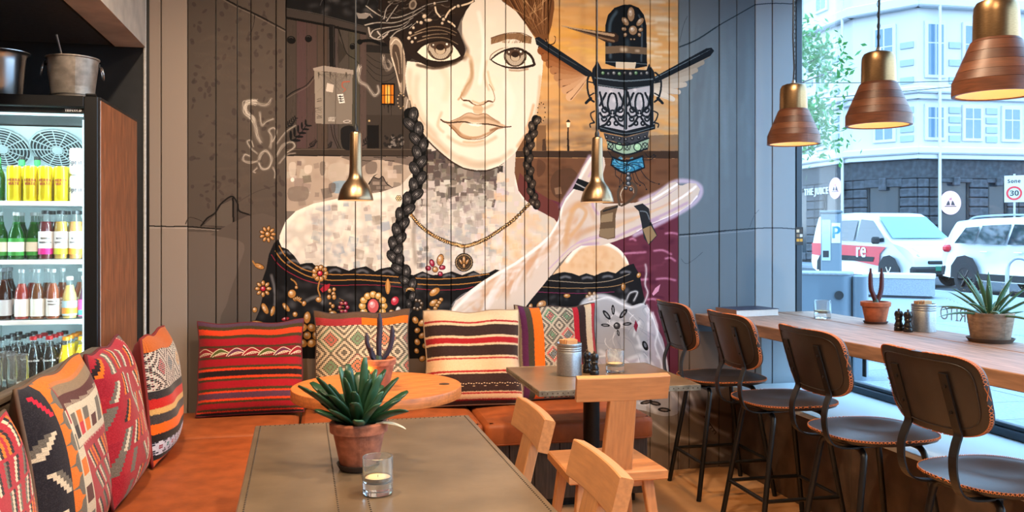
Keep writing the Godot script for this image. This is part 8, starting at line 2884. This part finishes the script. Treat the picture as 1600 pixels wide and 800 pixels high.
func van() -> void:
	var t := thing("delivery_van", "white delivery van with a red side stripe parked by the corner building", "van", Vector3(14.5, GY - 0.10, -15.4), -PI / 2)
	car_shell("body", [-2.15, 0.34, -2.16, 1.0, -2.1, 1.66, -1.9, 1.80, -0.6, 1.86, 0.2, 1.84, 0.62, 1.74, 1.38, 1.14, 1.86, 0.98, 2.14, 0.80, 2.2, 0.5, 2.16, 0.30, 1.0, 0.26, -1.0, 0.26], M.car_white, t, 0.90, 1.05, 0.72, 1.86)
	var zf := func(y: float) -> float: return 0.90 if y < 1.05 else lerpf(0.90, 0.72, (y - 1.05) / 0.81)
	for s in [-1.0, 1.0]:
		side_panel_on("door_window", [0.06, 1.10, 1.22, 1.10, 1.18, 1.20, 0.60, 1.64, 0.10, 1.68], M.car_glass, t, zf, s)
		side_panel_on("rear_window", [-0.9, 1.14, -0.06, 1.12, -0.02, 1.66, -0.85, 1.66], M.car_glass, t, zf, s)
		side_panel_on("red_stripe", [-2.0, 0.72, -0.2, 0.62, 1.02, 0.50, 1.06, 0.80, 1.3, 0.98, 0.1, 1.0, -2.0, 1.05], mat(c8(196, 40, 54), 0.35), t, zf, s)
		side_panel_on("rub_strip", [-0.9, 0.60, 0.8, 0.60, 0.86, 0.72, -0.8, 0.74], M.rubber, t, zf, s, 0.022)
		side_panel_on("wheel_arch", [1.0, 0.3, 1.02, 0.55, 1.2, 0.74, 1.45, 0.78, 1.66, 0.7, 1.8, 0.5, 1.82, 0.3], M.rubber, t, zf, s, 0.016)
		side_panel_on("wheel_arch", [-1.75, 0.3, -1.73, 0.55, -1.55, 0.74, -1.32, 0.78, -1.1, 0.7, -0.97, 0.5, -0.95, 0.3], M.rubber, t, zf, s, 0.016)
		wheel(t, 1.40, s * 0.82, 0.32, M.steel)
		wheel(t, -1.33, s * 0.82, 0.32, M.steel)
		var st := nst()
		box(st, Vector3(1.02, 1.14, s * 1.0), Vector3(0.14, 0.18, 0.2), 0.04)
		obj("mirror", st, M.rubber, t)
		st = nst()
		box(st, Vector3(1.98, 0.83, s * 0.6), Vector3(0.34, 0.16, 0.30), 0.05, Basis(Vector3.UP, s * 0.35) * Basis(Vector3.FORWARD, 0.5))
		obj("headlight", st, mat(c8(206, 216, 222), 0.1, 0.3), t)
	inst("lettering", words("re", 0.46, 0.01), M.car_white, t, Transform3D(Basis(), Vector3(0.30, 0.86, 0.925)))
	var st2 := nst()
	st2.set_smooth_group(FLAT)
	quad(st2, Vector3(1.36, 1.175, 0.78), Vector3(1.36, 1.175, -0.78), Vector3(0.68, 1.715, -0.68), Vector3(0.68, 1.715, 0.68))
	var ws := obj("windscreen", st2, mat(c8(92, 150, 176), 0.05), t)
	ws.position = Vector3(0.03, 0.03, 0)
	slab("bumper", Vector3(2.05, 0.28, -0.84), Vector3(2.26, 0.52, 0.84), M.rubber, t, 0.05)
	slab("grille", Vector3(2.1, 0.58, -0.42), Vector3(2.225, 0.66, 0.42), M.rubber, t, 0.02)
	slab("number_plate", Vector3(2.255, 0.42, -0.26), Vector3(2.27, 0.53, 0.26), mat(c8(30, 120, 96), 0.4), t)

func suv() -> void:
	var t := thing("suv_car", "white compact suv with black wheel arches parked behind the van", "car", Vector3(14.5, GY - 0.10, -10.15), -PI / 2)
	car_shell("body", [-2.08, 0.45, -2.12, 0.9, -2.02, 1.10, -1.86, 1.50, -1.6, 1.60, -0.4, 1.64, 0.35, 1.58, 1.02, 1.10, 1.75, 1.0, 2.02, 0.85, 2.06, 0.5, 1.9, 0.34, 0.0, 0.30, -1.9, 0.34], M.car_white, t, 0.88, 1.06, 0.66, 1.64)
	var zf := func(y: float) -> float: return 0.88 if y < 1.06 else lerpf(0.88, 0.66, (y - 1.06) / 0.58)
	for s in [-1.0, 1.0]:
		side_panel_on("rear_quarter_window", [-1.62, 1.10, -1.05, 1.09, -1.02, 1.46, -1.42, 1.44], M.car_glass, t, zf, s)
		side_panel_on("rear_window", [-0.98, 1.09, -0.18, 1.08, -0.16, 1.50, -0.95, 1.48], M.car_glass, t, zf, s)
		side_panel_on("front_window", [-0.10, 1.08, 0.92, 1.08, 0.36, 1.48, -0.08, 1.50], M.car_glass, t, zf, s)
		side_panel_on("wheel_arch", [-1.72, 0.34, -1.7, 0.6, -1.52, 0.8, -1.28, 0.84, -1.04, 0.78, -0.9, 0.58, -0.86, 0.34], M.rubber, t, zf, s, 0.014)
		side_panel_on("wheel_arch", [0.86, 0.34, 0.9, 0.6, 1.06, 0.8, 1.3, 0.84, 1.52, 0.78, 1.68, 0.58, 1.72, 0.34], M.rubber, t, zf, s, 0.014)
		side_panel_on("sill_cladding", [-0.9, 0.32, 0.9, 0.32, 0.86, 0.46, -0.86, 0.46], M.rubber, t, zf, s, 0.014)
		for e in [[-0.72, 0.92], [0.2, 0.92]]:
			var sh := nst()
			box(sh, Vector3(e[0], e[1], s * 0.9), Vector3(0.2, 0.035, 0.04), 0.01)
			obj("door_handle", sh, M.car_white, t)
		wheel(t, -1.28, s * 0.80, 0.34, M.black_metal)
		wheel(t, 1.28, s * 0.80, 0.34, M.black_metal)
		var st := nst()
		box(st, Vector3(-2.0, 0.98, s * 0.72), Vector3(0.2, 0.16, 0.22), 0.05)
		obj("tail_lamp", st, mat(c8(190, 30, 44), 0.2), t)
		st = nst()
		tube(st, spline([Vector3(-1.5, 1.60, s * 0.6), Vector3(-1.2, 1.68, s * 0.6), Vector3(0.0, 1.69, s * 0.6), Vector3(0.3, 1.6, s * 0.6)], 5), 0.02, 8)
		obj("roof_rail", st, M.facade_grey, t)
	slab("rear_bumper", Vector3(-2.16, 0.36, -0.8), Vector3(-2.0, 0.6, 0.8), M.rubber, t, 0.04)

func street_things() -> void:
	# service cabinet close to the window
	var m := mat(c8(100, 118, 132), 0.5, 0.2)
	var t := thing("street_cabinet", "grey rounded street cabinet with a round lock, outside the window", "cabinet", Vector3(4.22, GY, -1.80), deg_to_rad(-37))
	var st := nst()
	prism(st, rounded(0.46, 0.36, 0.09, 6), 0.0, 0.86, Transform3D(Basis(Vector3.RIGHT, -PI / 2), Vector3(-0.06, 0, 0)), 0.0, true)
	obj("body", st, m, t)
	st = nst()
	prism(st, rounded(0.11, 0.33, 0.04, 4), 0.0, 0.855, Transform3D(Basis(Vector3.RIGHT, -PI / 2), Vector3(0.232, 0, 0)), 0.0, true)
	obj("side_box", st, m, t)
	st = nst()
	prism(st, rounded(0.47, 0.37, 0.09, 6), 0.86, 0.885, Transform3D(Basis(Vector3.RIGHT, -PI / 2), Vector3(-0.06, 0, 0)), 0.008, true)
	obj("lid", st, M.paving, t)
	st = nst()
	tube(st, [Vector3(0.075, 0.70, 0.17), Vector3(0.075, 0.70, 0.195)], 0.036, 20)
	obj("lock", st, M.rubber, t)
	# stone bench
	t = thing("stone_bench", "low pale stone block bench on the pavement", "bench", Vector3(10.75, GY, -9.75), deg_to_rad(-40))
	st = nst()
	prism(st, rounded(1.22, 0.7, 0.12, 5), 0.05, 0.36, Transform3D(Basis(Vector3.RIGHT, -PI / 2), Vector3.ZERO), 0.0, true)
	obj("block", st, M.paving, t)
	st = nst()
	prism(st, rounded(1.25, 0.73, 0.12, 5), 0.365, 0.45, Transform3D(Basis(Vector3.RIGHT, -PI / 2), Vector3.ZERO), 0.01, true)
	obj("seat_slab", st, M.facade, t)
	st = nst()
	prism(st, rounded(1.12, 0.6, 0.1, 5), 0.0, 0.05, Transform3D(Basis(Vector3.RIGHT, -PI / 2), Vector3.ZERO), 0.0, true)
	obj("plinth", st, M.asphalt, t)
	# parking meter
	t = thing("parking_meter", "grey parking ticket machine with a blue letter sign", "parking meter", Vector3(9.05, GY, -9.35), deg_to_rad(-38))
	slab("post", Vector3(-0.17, 0.0, -0.12), Vector3(0.17, 1.58, 0.12), mat(c8(92, 106, 116), 0.5), t, 0.02)
	slab("cap", Vector3(-0.19, 1.58, -0.14), Vector3(0.19, 1.63, 0.14), mat(c8(84, 96, 104), 0.5), t, 0.015)
	var pan := slab("panel", Vector3(-0.15, 0.72, 0.12), Vector3(0.0, 1.46, 0.132), mat(c8(150, 164, 172), 0.4), t)
	slab("display", Vector3(-0.12, 1.22, 0.132), Vector3(-0.04, 1.36, 0.136), mat(c8(150, 176, 150), 0.2), pan)
	slab("keypad", Vector3(-0.13, 0.78, 0.132), Vector3(-0.03, 0.9, 0.136), M.rubber, pan)
	var sg := slab("sign_plate", Vector3(0.015, 1.04, 0.12), Vector3(0.165, 1.40, 0.13), M.facade, t)
	inst("lettering", words("P", 0.30, 0.004), mat(c8(30, 110, 180), 0.5), sg, Transform3D(Basis(), Vector3(0.09, 1.23, 0.133)))
	# bicycle hoop
	t = thing("bicycle_hoop", "grey steel bicycle hoop standing on the pavement", "bike rack", Vector3(10.85, GY, -6.95), deg_to_rad(-38))
	st = nst()
	tube(st, spline([Vector3(-0.16, 0, 0), Vector3(-0.16, 0.62, 0), Vector3(-0.1, 0.78, 0), Vector3(0, 0.82, 0), Vector3(0.1, 0.78, 0), Vector3(0.16, 0.62, 0), Vector3(0.16, 0, 0)], 6), 0.03, 12)
	obj("hoop", st, M.zinc, t)
	# speed sign
	t = thing("speed_sign", "white zone sign with a red-ringed 30 on a pole", "road sign", Vector3(20.25, GY, -17.3), deg_to_rad(-48))
	st = nst()
	tube(st, [Vector3(0, 0, 0), Vector3(0, 3.0, 0)], 0.03, 8)
	obj("pole", st, M.zinc, t)
	var pl := slab("plate", Vector3(-0.26, 2.15, 0.03), Vector3(0.26, 2.95, 0.05), M.facade, t)
	st = nst()
	lathe(st, [Vector2(0.21, 0), Vector2(0.21, 0.008), Vector2(0.155, 0.008), Vector2(0.155, 0)], 28, Vector3(0, 2.42, 0.05), Basis(Vector3.RIGHT, PI / 2))
	obj("ring", st, mat(c8(196, 40, 50), 0.5), pl)
	inst("lettering", words("30", 0.22, 0.004), M.rubber, pl, Transform3D(Basis(), Vector3(0, 2.42, 0.054)))
	inst("lettering", words("Sone", 0.15, 0.004), M.rubber, pl, Transform3D(Basis(), Vector3(0, 2.78, 0.054)))
	# tram wires
	for w in [[Vector3(8, 5.0, -20), Vector3(30, 7.2, -14)], [Vector3(9, 6.0, -20), Vector3(30, 6.6, -15)]]:
		st = nst()
		var p := []
		for k in 9: p.append(w[0].lerp(w[1], k / 8.0) - Vector3(0, 0.3 * sin(PI * k / 8.0), 0))
		tube(st, p, 0.012, 5)
		tag(obj("overhead_wire" if not counts.has("overhead_wire") else "overhead_wire_001", st, M.rubber, self), "thin dark tram wire hung across the street", "wire", "tram wires")
		counts["overhead_wire"] = 1

func tree() -> void:
	var t := thing("street_tree", "leafy green street tree in front of the shop sign", "tree", Vector3(10.55, GY, -14.8))
	var st := nst()
	tube(st, spline([Vector3(0, 0, 0), Vector3(0.05, 1.5, 0), Vector3(-0.05, 3.2, 0.1), Vector3(0.1, 5.5, 0)], 5), 0.16, 10, false, 0.05)
	var bark := mat(c8(92, 80, 70), 0.9, 0, T.grain, Vector3(4, 1, 4))
	obj("trunk", st, bark, t)
	var rg := RandomNumberGenerator.new()
	rg.seed = 5
	st = nst()
	st.set_smooth_group(FLAT)
	var tips := []
	for k in 34:
		var a := rg.randf() * TAU
		var y := rg.randf_range(2.6, 6.2)
		var r := 1.9 * sqrt(clampf(1.0 - pow((y - 4.3) / 2.3, 2), 0.05, 1)) * rg.randf_range(0.6, 1.1)
		tips.append(Vector3(cos(a) * r, y, sin(a) * r))
	for e in tips:
		for k in 95:
			var o: Vector3 = e + Vector3(rg.randfn(0, 0.30), rg.randfn(0, 0.22), rg.randfn(0, 0.30))
			var d := Vector3(rg.randf_range(-1, 1), rg.randf_range(-1, 0.6), rg.randf_range(-1, 1)).normalized() * rg.randf_range(0.07, 0.12)
			var s := d.cross(Vector3(rg.randf_range(-1, 1), 1, rg.randf_range(-1, 1))).normalized() * d.length() * 0.45
			tri(st, o - d, o + s, o + d)
			tri(st, o - d, o + d, o - s)
	var lm := mat(c8(44, 108, 44), 0.6)
	lm.backlight_enabled = true
	lm.backlight = Color(0.2, 0.36, 0.12)
	obj("foliage", st, lm, t)
	for k in 12:
		st = nst()
		var e: Vector3 = tips[k * 2]
		tube(st, [Vector3(0, minf(e.y - 0.4, 4.6), 0), e * Vector3(0.5, 1, 0.5) + Vector3(0, -0.2, 0), e], 0.035, 6, false, 0.008)
		obj("branch", st, bark, t)
